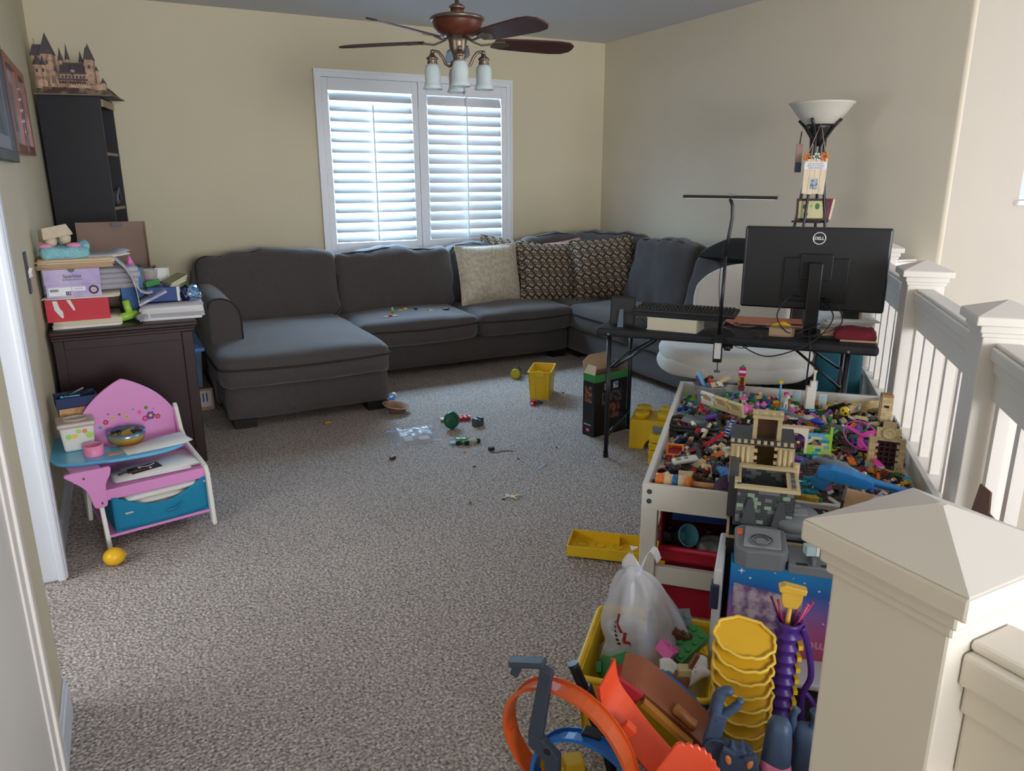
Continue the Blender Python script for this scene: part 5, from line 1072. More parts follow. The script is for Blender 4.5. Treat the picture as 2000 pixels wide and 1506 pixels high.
for z, r in ((1.235, .10), (.7, .15)): obj('shelf', G().box((0, 0, z), (r*1.7, r*1.7, .012), (0, 0, R(20))), M_steel, tl)
vx, vy = -LX/math.hypot(LX, LY), -LY/math.hypot(LX, LY); LR = math.atan2(vx, -vy)*1  # face the room
LR = math.atan2(-vx, vy)+PI
def LP(r, s_, z): return (LX+vx*r-vy*s_*-1*1.0, LY+vy*r-vx*s_*1.0, z)
def side(s_): return (-vy*s_, vx*s_)
hs = thing('hanging_sign', 'little wooden plank sign with orange flowers and white text strip hanging on the torchiere', 'sign', (LX+vx*.13, LY+vy*.13, 1.51), LR+R(4))
for k in range(4): obj('plank', G().box((-.048+k*.032, 0, 0), (.030, .007, .205+.006*(k % 2)), (0, R(1.5), 0)), mat('pine_plank', (228, 208, 180), .6, nz=(30, .15, (6, 6, .6))), hs)
st = obj('text_strip', G().box((0, -.0045, .062), (.128, .002, .040)), M_wt, hs)
for k, tx in enumerate(('just the sound of', 'when at in summer', 'sweet adventure')): text('lettering', tx, .0125, M_ink, st, (0, -.0058, .074-k*.012), FR)
obj('lantern_print', G().box((.0, -.0045, -.045), (.04, .002, .06)), mat('lantern_print', (170, 184, 196), .6, mixc=((90, 110, 130), 60, .45, .55)), hs)
for x, c_, r in ((-.055, M_or, .022), (.045, M_or, .025), (0, M_w, .022), (.0, M_gn, .014)):
    g = G()
    for k in range(6): g.ball((x+r*.7*math.cos(k), -.008, .115+r*.7*math.sin(k)), (r*.45, .006, r*.3), 8, rot=(0, -k, 0))
    obj('flower', g, c_, hs)
obj('twine', G().tube([(-.06, 0, .10), (-.02, .02, .22), (.012, .04, .31), (.03, .02, .22), (.06, 0, .10)], .002, 5), M_kraft2, hs)
h2 = thing('hanging_plaque', 'narrow pink and blue plaque hanging edge-on at the left of the torchiere', 'plaque', (LX+side(-.105)[0], LY+side(-.105)[1], 1.62), LR+R(62)); obj('plaque', G().box((0, 0, 0), (.07, .006, .17)), mat('plaque_pink', (176, 140, 130), .6), h2); obj('plaque_base', G().box((0, -.0035, -.055), (.07, .002, .06)), mat('plaque_blue', (70, 86, 130), .6), h2); obj('ribbon', G().cyl((0, 0, .085), (.01, 0, .16), .004, n=6), M_bk, h2)
p2 = thing('shelf_picture', 'small dark-framed leaf picture standing on the torchiere shelf', 'picture frame', (LX+vx*.045, LY+vy*.045, 1.242), LR+R(6)); p2.rotation_euler = (R(-8), 0, LR+R(6)); obj('frame', rectframe(G(), -.088, .088, 0, .135, .014, -.008, .008), mat('dark_cherry', (62, 24, 24), .4), p2); art = obj('print', G().bb((-.074, -.003, .014), (.074, .003, .121)), mat('leaf_paper', (206, 200, 150), .7), p2)
for x, z, c_, r in ((-.04, .085, (110, 70, 30), .014), (.0, .09, (170, 180, 120), .012), (.035, .088, (50, 110, 50), .02), (-.03, .04, (80, 92, 90), .018)): obj('pressed_leaf', G().prism([(r*.7*math.cos(q), r*math.sin(q)) for q in [2*PI*j/12 for j in range(12)]], 0, .001, T=Matrix.Translation((x, -.003, z)) @ Matrix.Rotation(PI/2, 4, 'X')), plas(c_), art)
p3 = thing('red_book', 'small red book leaning beside the leaf picture on the torchiere shelf', 'book', (LX+side(.085)[0], LY+side(.085)[1], 1.242), LR+R(40)); p3.rotation_euler = (0, R(10), LR+R(40)); obj('cover', G().box((0, 0, .07), (.02, .08, .13)), plas((176, 60, 66)), p3, bevel=.002); obj('pages', G().box((0, -.002, .07), (.014, .079, .125)), M_paper2, p3)
# ------------------------------------------------------------------ white toy table full of bricks
M_tw = mat('table_white', (224, 220, 210), .45, nz=(5, .03)); M_red = mat('bin_red', (178, 26, 52), .45)
TB_, TH_ = (-.285, 2.375), .50
tt = thing('toy_table', 'white wooden play table with raised rim full of toy bricks', 'table', DW(*TB_), D45)
tw, tlg = .94, 1.40
for a, b in (((0, 0), (.055, .055)), ((tw-.055, 0), (tw, .055)), ((0, tlg-.055), (.055, tlg)), ((tw-.055, tlg-.055), (tw, tlg))): obj('leg', G().bb((a[0], a[1], 0), (b[0], b[1], .415)), M_tw, tt, bevel=.003)
obj('rim_board', G().bb((0, 0, .408), (tw, .02, TH_)), M_tw, tt, bevel=.002); obj('rim_board', G().bb((0, tlg-.02, .408), (tw, tlg, TH_)), M_tw, tt, bevel=.002)
obj('rim_board', G().bb((0, .02, .408), (.02, tlg-.02, TH_)), M_tw, tt, bevel=.002); obj('rim_board', G().bb((tw-.02, .02, .408), (tw, tlg-.02, TH_)), M_tw, tt, bevel=.002)
obj('table_bed', G().bb((.02, .02, .41), (tw-.02, tlg-.02, .425)), M_tw, tt)
obj('lower_rail', G().bb((.055, .005, .13), (tw-.055, .03, .195)).bb((.005, .055, .13), (.03, tlg-.055, .195)).bb((tw-.03, .055, .13), (tw-.005, tlg-.055, .195)), M_tw, tt, bevel=.002)
for x, z in ((.025, .475), (.025, .44)): obj('screw_cap', G().cyl((x, -.002, z), (x, .002, z), .009, n=12), M_dg, tt)
# red drawer under it
rd = thing('toy_bin', 'deep red plastic bin of toys under the white play table', 'bin', DW(TB_[0]+.062, TB_[1]+.035, .205), D45)
obj('tray', G().bb((0, 0, 0), (.80, .7, .006)).bb((0, 0, 0), (.80, .008, .05)).bb((0, .69, 0), (.80, .7, .19)).bb((0, .008, 0), (.006, .69, .19)).bb((.794, .008, 0), (.80, .69, .19)), M_red, rd); obj('front_lip', G().cyl((0, .0, .05), (.80, .0, .05), .010, n=10), M_red, rd)
lower = thing('toy_bin', 'lower red plastic bin on the floor under the white play table', 'bin', DW(TB_[0]+.075, TB_[1]+.04, 0), D45); obj('tray', G().bb((0, 0, 0), (.78, .65, .12)), M_red, lower); obj('front_lip', G().cyl((0, .0, .12), (.78, .0, .12), .008, n=10), M_red, lower)
o = thing('blue_baseplate', 'blue ribbed building baseplate standing in the red bin', 'baseplate', DW(TB_[0]+.10, TB_[1]+.08, .345), D45); o.rotation_euler = (R(18), 0, D45+R(3)); g = G(); g.bb((0, 0, 0), (.34, .006, .055))
for i in range(34): g.bb((.002+i*.01, -.003, .002), (.008+i*.01, 0, .053))
obj('plate', g, plas((24, 72, 150)), o); obj('edge', G().bb((0, 0, .053), (.34, .008, .056)), plas((24, 72, 150)), o)
o = thing('light_blue_bucket', 'small light blue bucket lying in the red bin', 'bucket', DW(-.15, 2.52, .255), D45); o.rotation_euler = (R(60), R(20), D45+.5); obj('pail', G().lathe([(.0, -.03), (.03, -.03), (.038, .04), (.041, .042), (.036, .038), (.028, -.026)], 20, cap=False), plas((110, 190, 214)), o); obj('rim', G().tube([(.04*math.cos(a), .04*math.sin(a), .04) for a in [2*PI*i/20 for i in range(20)]], .003, 5, closed=True), plas((110, 190, 214)), o)
o = thing('clear_bag', 'clear plastic bag of parts in the red bin', 'plastic bag', DW(-.03, 2.5, .215), D45); obj('film', G().soft((0, 0, .025), (.13, .09, .05), r=.02, n=(9, 7, 5), wr=.014, wsc=25), mat('clear_film', (200, 206, 214), .15, alpha=.4, spec=.8), o); obj('parts', G().soft((0, 0, .02), (.1, .06, .03), r=.01, n=(6, 5, 4), wr=.012, wsc=40), M_dg, o)
for k, (a, b, c_, n_) in enumerate(((-.20, 2.55, M_bk, 'black'), (-.06, 2.56, M_br, 'brown'), (.0, 2.58, M_bk, 'black'))):
    o = thing('toy_part', '%s toy part heaped %s in the red bin' % (n_, ('at the left', 'behind the clear bag', 'at the right')[k]), 'toy', DW(a, b, .235), D45+k); obj('chunk', G().soft((0, 0, 0), (.07, .05, .045), r=.012, n=(6, 5, 4), wr=.012, wsc=30, seed=k), c_, o); obj('knob', G().cyl((0, 0, .02), (0, 0, .04), .012), c_, o)

# ---- brick kinds
COLS = {'red': (186, 30, 36), 'blue': (28, 84, 168), 'yellow': (230, 190, 40), 'green': (40, 124, 58), 'black': (26, 26, 30), 'white': (226, 224, 216), 'grey': (128, 132, 136), 'dark grey': (74, 78, 82), 'tan': (216, 196, 148), 'brown': (88, 54, 36), 'orange': (226, 122, 36), 'pink': (226, 110, 180), 'purple': (104, 62, 148), 'light blue': (100, 178, 216), 'lime': (160, 206, 74), 'teal': (28, 140, 150), 'dark red': (110, 28, 34)}
KINDS = ['2x4 brick', '2x2 brick', '1x4 brick', 'flat plate', '1x2 brick', 'slope brick', 'round brick', 'long beam']
KM = {}
def brick_mesh(kind, col, U=.0125):
    key = (kind, col)
    if key in KM: return KM[key]
    g = G(); h = U*1.2
    if kind == '2x4 brick': lego(g, 4, 2, h, U)
    elif kind == '2x2 brick': lego(g, 2, 2, h, U)
    elif kind == '1x4 brick': lego(g, 4, 1, h, U)
    elif kind == 'flat plate': lego(g, 4, 2, h/3, U)
    elif kind == '1x2 brick': lego(g, 2, 1, h, U)
    elif kind == 'slope brick': g.prism([(-U, 0), (U, 0), (U, .3*h), (0, h), (-U, h)], -U, U, T=XZ); lego(g, 1, 2, h*.02, U, True, (-U/2, 0, h*.98))
    elif kind == 'round brick': g.lathe([(U*.9, 0), (U*.9, h), (U*.35, h), (U*.35, h*1.2), (0, h*1.2)], 10, smooth=False)
    elif kind == 'long beam': lego(g, 8, 1, h, U)
    KM[key] = g.mesh('toy_brick', plas(COLS[col])); return KM[key]
def hf(a, b):
    """height of the heap inside the table"""
    ea = min(1, min(a+.265, .635-a)/.10); eb = min(1, min(b-2.395, 3.755-b)/.10); e = max(0, min(ea, eb))
    return .428+e*(.045+.022*noise.noise(Vector((a*7, b*7, .3)))+.012*noise.noise(Vector((a*17, b*17, 2))))
hp = thing('brick_heap', 'dense heap of tiny mixed toy bricks filling the bottom of the play table', 'toy bricks', DW(0, 0, 0), D45); hp['kind'] = 'stuff'
mb = obj('heap_core', G().sheet(lambda u, v: (-.263+.896*u, 2.397+1.356*v, hf(-.263+.896*u, 2.397+1.356*v)-.014), 50, 80), mat('dark_bits', (58, 50, 48), .6, mixc=((110, 90, 70), 60, .4, .6)), hp)
rnd = random.Random(11)
def colour_at(a, b):
    if b > 3.35: pool = ['yellow', 'teal', 'purple', 'pink', 'blue', 'white', 'lime', 'tan', 'green', 'light blue', 'grey', 'red', 'orange', 'white', 'pink', 'teal'] if a < .4 else ['tan', 'tan', 'brown', 'black', 'grey', 'dark grey', 'white', 'tan', 'yellow']
    elif a < .0: pool = ['brown', 'black', 'dark grey', 'tan', 'tan', 'brown', 'grey', 'black', 'brown', 'white', 'black', 'blue', 'dark grey', 'tan', 'red', 'brown', 'orange', 'dark grey']
    elif a < .38: pool = ['green', 'black', 'dark grey', 'black', 'teal', 'tan', 'brown', 'dark grey', 'yellow', 'tan', 'light blue', 'lime', 'blue', 'purple', 'orange', 'tan', 'dark red', 'grey', 'white', 'pink']
    else: pool = ['tan', 'tan', 'tan', 'brown', 'brown', 'dark grey', 'dark red', 'purple', 'green', 'yellow', 'grey', 'black', 'orange', 'light blue', 'white', 'blue']
    return rnd.choice(pool)
# uncountable small fill: real bricks joined per colour
fills = {c: G() for c in COLS}
for i in range(1500):
    a, b = rnd.uniform(-.255, .625), rnd.uniform(2.405, 3.745); c = colour_at(a, b); g = fills[c]
    T = Matrix.Translation((a, b, hf(a, b)+rnd.uniform(-.014, .002))) @ Euler((rnd.uniform(-.8, .8), rnd.uniform(-.8, .8), rnd.uniform(0, 6.3))).to_matrix().to_4x4()
    u = .012; nx, ny = rnd.choice(((1, 1), (2, 1), (2, 1), (2, 2), (3, 1), (4, 1), (4, 2), (3, 2))); h = u*rnd.choice((.4, .4, 1.2, 1.2, 1.2))
    k = rnd.random()
    if k < .6: lego(g, nx, ny, h, u, rnd.random() < .6, (0, 0, 0), T)
    elif k < .75: g.lathe([(u*.5, 0), (u*.5, h*1.4), (0, h*1.4)], 7, T=T, smooth=False)
    elif k < .88: g.prism([(-u, 0), (u, 0), (u, .3*h), (0, u*1.3), (-u, u*1.3)], -u/2, u/2, T=T @ XZ)
    else: g.box((0, 0, 0), (rnd.uniform(.02, .045), .0035, .0035), T=T)
for c, g in fills.items():
    if g.v: q = obj('brick_fill', g, plas(COLS[c]), hp); q['kind'] = 'stuff'
# the largest loose bricks, one by one
zones = [('at the near left corner of the play table', -.25, .0, 2.42, 2.85), ('along the left rim of the play table', -.25, .0, 2.85, 3.3), ('at the far left corner of the play table', -.25, .1, 3.3, 3.735), ('in the middle of the play table', .0, .38, 2.85, 3.3), ('at the far edge of the play table', .1, .42, 3.3, 3.735), ('at the right side of the play table', .38, .61, 2.5, 3.2), ('at the far right corner of the play table', .42, .61, 3.2, 3.735)]
nb = 0
for i in range(292):
    zn, a0, a1, b0, b1 = zones[i % 7]
    a, b = rnd.uniform(a0, a1), rnd.uniform(b0, b1); c = colour_at(a, b); k = rnd.choice(KINDS); me = brick_mesh(k, c)
    o = bpy.data.objects.new('toy_brick', me); COL.objects.link(o)
    o.location = DW(a, b, hf(a, b)+rnd.uniform(.0, .012)); o.rotation_euler = (rnd.uniform(-.6, .6), rnd.uniform(-.6, .6), rnd.uniform(0, 6.3))
    tag(o, '%s toy %s in heap %s' % (c, k, zn), 'toy brick', 'loose %s toy %ss %s' % (c, k, zn))
# ------------------------------------------------------------------ larger builds standing in the heap
def bt(name, label, cat, a, b, z=None, rz=0, tilt=(0, 0)):
    o = thing(name, label, cat, DW(a, b, hf(a, b)+.004 if z is None else z)); o.rotation_euler = (tilt[0], tilt[1], D45+rz); return o
M_tan2 = plas((206, 184, 136)); M_tan3 = plas((190, 164, 118)); M_ice = mat('clear_bricks', (206, 232, 236), .1, alpha=.55); M_cy = mat('trans_teal', (40, 160, 180), .1, alpha=.7); M_sand = plas((150, 176, 150))
# castle: dark rock block at the front, tan hall behind
UB = .0098
def wall(parent, name, m, x0, x1, y, z0, rows, thick=1, skip=None, mats=None, U=UB, vertical=False, bl=3):
    """courses of separate bricks along x (or along y when vertical)"""
    h = U*1.2; rr = random.Random(int((x0+y+z0)*1e4))
    for r_ in range(rows):
        x = x0-(U*bl/2 if r_ % 2 else 0)
        while x < x1-1e-6:
            xa, xb = max(x, x0), min(x+U*bl, x1)
            if xb-xa > U*.4 and not (skip and skip((xa+xb)/2, r_)):
                L_ = xb-xa-.0004; mm = rr.choice(mats) if mats else m
                d = (U*thick, L_, h-.0004) if vertical else (L_, U*thick, h-.0004)
                c = (y, (xa+xb)/2, z0+h*(r_+.5)) if vertical else ((xa+xb)/2, y, z0+h*(r_+.5))
                obj('brick', G().box(c, d), mm, parent)
            x += U*bl
cs = bt('toy_castle', 'tan and grey toy brick castle with courtyard at the front of the table', 'toy castle', .1, 2.14, .505)
# front rock block 0.15 wide (local x), local y 0..0.17
gm = [M_gy]*3+[M_dg]*9+[M_sand]
obj('rock_plinth', G().bb((-.085, -.006, 0), (.09, .16, .012)), M_dg, cs)
wall(cs, 'front', M_dg, -.078, .082, .0, .012, 9, 1.2, None, gm, bl=2); wall(cs, 'side', M_dg, .006, .15, -.074, .012, 10, 1.2, None, gm, vertical=True, bl=2); wall(cs, 'side', M_dg, .006, .15, .078, .012, 10, 1.2, None, gm, vertical=True, bl=2); wall(cs, 'rear', M_gy, -.07, .075, .15, .012, 10, 1.2, None, [M_gy, M_dg], bl=3)
for x in (-.04, .045): obj('rock_slope', G().box((x, -.008, .052), (.045, .022, .08), top=(.3, .3)), M_dg, cs)
zt = .012+9*UB*1.2
obj('tan_rim', G().bb((-.088, -.010, zt), (.095, .014, zt+.009)).bb((-.088, .138, zt+.01), (.095, .16, zt+.019)).bb((.06, .014, zt), (.095, .138, zt+.009)).bb((-.088, .014, zt+.006), (-.07, .138, zt+.015)), M_tan, cs, bevel=.001)
obj('courtyard_arch', G().prism([(-.06, .0), (.055, .0), (.055, .05)]+[(-.0025+.045*math.cos(a), .035*math.sin(a)+.01) for a in [PI*i/10 for i in range(11)]]+[(-.06, .05)], -.14, -.134, T=Matrix.Translation((0, 0, .06)) @ XZ), M_dg, cs)
obj('grey_tower', G().bb((-.105, .05, -.0), (-.078, .22, .15)), M_dg, cs)
# hall
hz = .075
hl = obj('hall_floor', G().bb((-.108, .17, hz-.012), (.082, .36, hz)), M_tan3, cs)
wall(cs, 'hall', M_tan, -.105, .08, .18, hz, 10, 1, lambda x, r_: -.035 < x < .03, [M_tan, M_tan, M_tan2], bl=2)
wall(cs, 'hall', M_tan, .18, .35, -.103, hz, 10, 1, None, [M_tan, M_tan2], vertical=True); wall(cs, 'hall', M_tan, .18, .35, .078, hz, 10, 1, None, [M_tan, M_tan2], vertical=True); wall(cs, 'hall', M_tan3, -.10, .075, .34, hz, 10, 1, None, [M_tan2, M_tan3])
for x in (-.085, -.07, -.055, .04, .055, .07): obj('pilaster', G().cyl((x, .174, hz), (x, .174, hz+.112), .006, n=8), M_tan, cs)
ht = hz+10*UB*1.2
obj('parapet_floor', G().bb((-.11, .172, ht), (.085, .355, ht+.006)), M_dg, cs); g = G()
for i in range(10): g.bb((-.108+i*.0195, .170, ht+.006), (-.098+i*.0195, .18, ht+.016))
obj('battlement', g, M_tan, cs)
obj('pavilion', G().bb((-.045, .22, ht+.006), (-.032, .235, ht+.075)).bb((.028, .22, ht+.006), (.041, .235, ht+.075)).bb((-.048, .215, ht+.075), (.044, .29, ht+.084)), M_tan, cs); obj('pavilion_door', G().bb((-.03, .245, ht+.006), (.026, .25, ht+.07)), M_br, cs)
for x in (-.04, -.012, .012, .036): obj('stud_row', G().cyl((x, .225, ht+.084), (x, .225, ht+.098), .007, n=8), M_tan, cs)
obj('sand_pile', G().ball((-.004, .24, hz+.012), (.03, .025, .02), 10), M_tan2, cs); obj('stair_post', G().cyl((.09, .165, .06), (.09, .165, .15), .010, n=10), M_tan, cs)

# tan lying wall piece with arches
o = bt('castle_arcade', 'long tan castle wall section with arches lying across the heap', 'toy castle', -.06, 3.30, .515, R(-34), (R(20), R(4)))
for k in range(3): obj('arch_bay', G().prism([(-.035, 0), (.035, 0), (.035, .055), (-.035, .055), (-.035, .042), (.0, .050), (.022, .036), (.022, .018), (-.022, .018), (-.035, .03)], -.008, .008, T=Matrix.Translation((-.075+k*.075, 0, 0)) @ XZ), (M_w, M_tan, M_tan)[k], o, bevel=.001); obj('dark_arch', G().bb((-.097+k*.075, -.004, .017), (-.053+k*.075, .004, .045)), M_tan3, o)
obj('grey_end', G().bb((-.125, -.012, 0), (-.11, .012, .058)), M_gy, o); obj('rail', G().bb((-.115, -.01, -.006), (.12, .01, .0)), M_tan, o)
# grey bowl with bricks
gbw = bt('grey_bowl', 'light grey plastic bowl overflowing with bricks at the far left corner of the table', 'bowl', -.13, 3.62, .47); obj('bowl', G().lathe([(.045, 0), (.07, .03), (.078, .062), (.081, .066), (.074, .06), (.06, .02), (0, .01)], 28, cap=False), plas((150, 148, 150)), gbw); obj('rim', G().tube([(.08*math.cos(a), .08*math.sin(a), .065) for a in [2*PI*i/28 for i in range(28)]], .003, 5, closed=True), plas((150, 148, 150)), gbw)
for k, (da, db, c, n_, e) in enumerate(((-.045, .0, 'light blue', 'long beam', (.2, -1.0, 1.9)), (-.055, .02, 'purple', '2x4 brick', (0, -.8, 2.0)), (.05, .01, 'tan', 'long beam', (.2, -.4, -.2)), (0, -.02, 'red', '2x2 brick', (.4, .2, 1)), (.045, -.03, 'white', 'flat plate', (.8, .3, .4)), (-.01, .03, 'brown', '2x4 brick', (.3, .7, 2)), (.02, -.045, 'tan', 'flat plate', (1, .1, .2)), (0, 0, 'orange', '2x2 brick', (.2, .1, 1)))):
    o = bpy.data.objects.new('toy_brick', brick_mesh(n_, c)); COL.objects.link(o); o.location = DW(-.13+da, 3.62+db, .545); o.rotation_euler = e; tag(o, '%s toy %s piled in the light grey bowl' % (c, n_), 'toy brick')
# black tray with grey slab
o = bt('black_tray', 'rounded black plastic tray of dark parts at the left rim of the table', 'tray', -.165, 3.12, .47); obj('tray', G().bb((-.10, -.07, 0), (.10, .07, .004)), M_bk, o); obj('rim', G().tube(loop_pts(0, 0, .022, .2, .14, .03), .008, 8, closed=True), M_bk, o)
o = bt('grey_hull', 'dark grey ridged toy hull lying in the black tray', 'toy', -.17, 3.15, .482, R(-20), (R(8), R(6))); obj('hull', G().box((0, 0, .014), (.11, .05, .024), top=(.8, .6)), plas((96, 104, 104)), o, bevel=.003); obj('fin', G().box((.02, .01, .03), (.05, .006, .016)), plas((96, 104, 104)), o)
o = bt('purple_piece', 'purple toy dragon wing on the edge of the black tray', 'toy', -.105, 3.16, .505, .4, (.3, -.4)); obj('wing', G().prism([(-.03, 0), (.03, -.01), (.035, .01), (.01, .018), (-.02, .03)], 0, .006), M_pu, o); obj('spar', G().cyl((-.03, 0, .006), (.03, .0, .008), .004), M_pu, o)
# orange window frame build
o = bt('orange_build', 'orange brick window frame standing at the left rim of the table', 'toy build', -.215, 2.79, None, R(5), (R(-52), 0)); obj('frame', rectframe(G(), -.035, .035, 0, .055, .009, -.006, .006), M_or, o); obj('frame_lower', rectframe(G(), -.01, .05, -.07, 0, .009, -.006, .006), M_or, o); obj('red_infill', G().bb((-.025, .008, .01), (.025, .016, .045)).bb((-.03, -.004, -.065), (-.012, .01, -.005)), plas((150, 20, 36)), o)
o = bt('red_beam', 'long red beam sticking up from the brown bricks', 'toy brick', -.07, 2.87, .51, R(48), (0, R(-16))); obj('beam', lego(G(), 12, 1, .010, .0095), M_r, o); obj('pin', G().cyl((-.055, 0, .0), (-.062, 0, .0), .004), M_bk, o)
o = bt('blue_ladder', 'blue and clear ladder piece leaning in the heap beside the castle', 'toy', -.02, 3.0, .52, R(70), (0, R(-30))); obj('rail', G().bb((-.05, -.014, 0), (.05, -.009, .006)).bb((-.05, .009, 0), (.05, .014, .006)), M_b, o)
for k in range(6): obj('rung', G().bb((-.045+k*.017, -.01, .001), (-.04+k*.017, .01, .005)), M_ice, o)
o = bt('white_car_shell', 'white rounded toy vehicle shell near the left rim of the table', 'toy', -.165, 2.64, .495, R(22), (R(12), R(-8))); obj('shell', G().soft((0, 0, .008), (.095, .035, .016), r=.007, n=(10, 5, 3), wr=.0), plas((214, 216, 214)), o); obj('olive_dot', G().cyl((-.025, 0, .0155), (-.025, 0, .017), .010, n=12).cyl((.005, .002, .0155), (.005, .002, .017), .008, n=12), plas((150, 144, 80)), o)
o = bt('tan_stud_plate', 'tan studded plate with small figures near the wooden mallet', 'toy build', -.15, 2.50, .487, R(4), (R(14), 0)); obj('plate', lego(G(), 6, 9, .004, .0088), M_tan, o)
for k, c_ in enumerate(('red', 'teal', 'blue', 'white', 'yellow', 'orange')):
    q = bpy.data.objects.new('toy_brick', brick_mesh(('1x2 brick', '2x2 brick')[k % 2], c_)); COL.objects.link(q); q.location = DW(-.215+.02*(k % 3), 2.46+.02*(k//3), .49); q.rotation_euler = (k*.3, .2, k); tag(q, '%s toy brick between the tan studded plate and the table rim' % c_, 'toy brick')
ml = bt('toy_mallet', 'wooden toy mallet with orange and blue striped head on the front rim of the table', 'toy mallet', -.235, 2.43, .502, R(-1)); 
for k, (x0, x1, c_) in enumerate(((-.012, .018, M_or), (.018, .045, mat('mallet_wood', (222, 190, 150), .5)), (.045, .065, plas((30, 110, 160))), (.065, .09, mat('mallet_wood', (222, 190, 150))), (.09, .108, M_or))): obj('head_band', G().cyl((x0, 0, 0), (x1, 0, 0), .0215, n=20), c_, ml)
obj('handle', G().cyl((.108, 0, -.003), (.215, .004, -.006), .010, n=14).ball((.215, .004, -.006), .0115, 12), mat('mallet_handle', (196, 140, 92), .5), ml)
o = bt('blue_fan_piece', 'blue ribbed quarter-round piece leaning by the castle base', 'toy brick', -.03, 2.55, .487, R(-10), (R(20), R(12))); pts = [(0, 0)]+[(.045*math.cos(a), .045*math.sin(a)) for a in [PI*.25+PI*.5*i/8 for i in range(9)]]; obj('fan', G().prism(pts, 0, .008), plas((66, 132, 200)), o); obj('ridge', G().cyl((0, .01, .008), (0, .04, .010), .003), plas((66, 132, 200)), o)
o = bt('purple_dish', 'dark purple round dish half under the castle corner', 'toy', -.02, 2.425, .50, 0, (R(60), 0)); obj('dish', G().lathe([(0, 0), (.02, .002), (.032, .010), (.030, .012), (0, .006)], 20), plas((64, 36, 78)), o); obj('hub', G().cyl((0, 0, .004), (0, 0, .014), .006), plas((64, 36, 78)), o)
for k, (a, b, r) in enumerate(((-.075, 2.74, .022), (-.045, 2.68, .026), (-.02, 2.8, .02), (-.11, 2.60, .02))):
    o = bt('rubber_ring', 'black toy tyre with grey hub %s' % ('next to the orange frame', 'between the white shell and castle', 'behind the castle corner', 'near the tan studded plate')[k], 'toy tyre', a, b, None, k, (R(50+k*15), 0)); obj('tread', G().tube([(r*math.cos(q), r*math.sin(q), 0) for q in [2*PI*j/16 for j in range(16)]], .008, 8, closed=True), M_bk, o); obj('hub', G().cyl((0, 0, -.004), (0, 0, .004), r-.005, n=14), M_gy, o)
# far side builds
o = bt('orange_tower', 'narrow yellow and magenta brick tower at the far left of the table', 'toy build', .015, 3.72, .49)
for k, (z, w, c_) in enumerate(((0, .028, M_dg), (.012, .03, plas((150, 30, 70))), (.03, .036, plas((232, 170, 40))), (.06, .036, plas((232, 170, 40))), (.075, .034, plas((180, 30, 110))), (.09, .03, M_w), (.102, .032, plas((200, 30, 90))), (.114, .014, M_tl))): obj('course', lego(G(), 3, 2, .0125, w/3, True, (0, 0, z)), c_, o)
obj('doorway', G().bb((-.008, -.016, .032), (.010, -.0135, .07)), M_br, o); obj('mast', G().cyl((.012, 0, .0), (.012, 0, .1), .004), plas((232, 170, 40)), o)
for k, (a, b) in enumerate(((-.06, 3.52), (-.035, 3.56), (.0, 3.55))):
    o = bt('toy_plant', 'green plastic toy plant %s of the pink dome' % ('furthest left', 'second from the left', 'nearest')[k], 'toy plant', a, b, .49, k); obj('stem', G().cyl((0, 0, 0), (0, 0, .02), .003, n=6), M_gn, o); g = G()
    for q in range(7): g.prism([(0, -.003), (.022, -.005), (.028, 0), (.022, .005), (0, .003)], 0, .002, T=Matrix.Rotation(q*.9, 4, 'Z') @ Matrix.Rotation(R(-25-8*(q % 3)), 4, 'Y') @ Matrix.Translation((0, 0, .016)))
    obj('fronds', g, plas((36, 130, 84)), o)
o = bt('pink_dome', 'glossy pink dome shell in the heap behind the castle', 'toy', .02, 3.36, .49, .3, (R(20), R(-10))); obj('dome', G().lathe([(.034, 0), (.033, .014), (.026, .026), (.012, .034), (0, .036)], 20), mat('glossy_pink', (236, 120, 200), .2), o); obj('lip', G().box((.036, 0, .006), (.03, .03, .012)), M_pk, o)
o = bt('unicorn_figure', 'white brick-built horse with pink mane standing in the heap', 'figurine', .205, 3.47, .487, R(-70)); obj('body', G().box((0, 0, .036), (.045, .016, .018)), M_w, o); obj('neck', G().box((.02, 0, .055), (.014, .014, .03), (0, .3, 0)).box((.032, 0, .066), (.024, .012, .012)), M_w, o); obj('mane', G().box((.016, 0, .073), (.018, .016, .014)), plas((226, 50, 150)), o)
for x in (-.018, .018):
    for y in (-.006, .006): obj('leg', G().box((x, y, .014), (.008, .006, .028)), M_w, o)
o = bt('lamp_post', 'thin light blue toy post topped with a yellow lantern', 'toy build', .19, 3.58, .49); obj('post', G().cyl((0, 0, 0), (0, 0, .085), .005, n=8), M_lb, o); obj('lantern', lego(G(), 2, 2, .014, .0085, True, (0, 0, .085)), M_y, o)
o = bt('white_roof_build', 'white ribbed roof plate with a tiny orange plant', 'toy build', .27, 3.34, .487, R(12), (R(-6), 0)); g = G(); g.bb((-.055, -.03, 0), (.055, .03, .006))
for k in range(9): g.bb((-.053+k*.0125, -.03, .006), (-.046+k*.0125, .03, .010))
obj('roof', g, M_w, o); obj('plant', G().box((-.005, 0, .016), (.016, .012, .012), (.3, .3, .2)).box((.008, .004, .016), (.006, .02, .006), (.2, .4, .6)), plas((200, 130, 50)), o)
sk = bt('white_skyscraper', 'white brick skyscraper model with stepped top at the far edge of the table', 'toy build', .315, 3.50, .49, R(10))
for k in range(9): obj('storey', lego(G(), 4, 3, .0112, .0098, False, (0, 0, k*.0115)), plas((228, 224, 210)), sk)
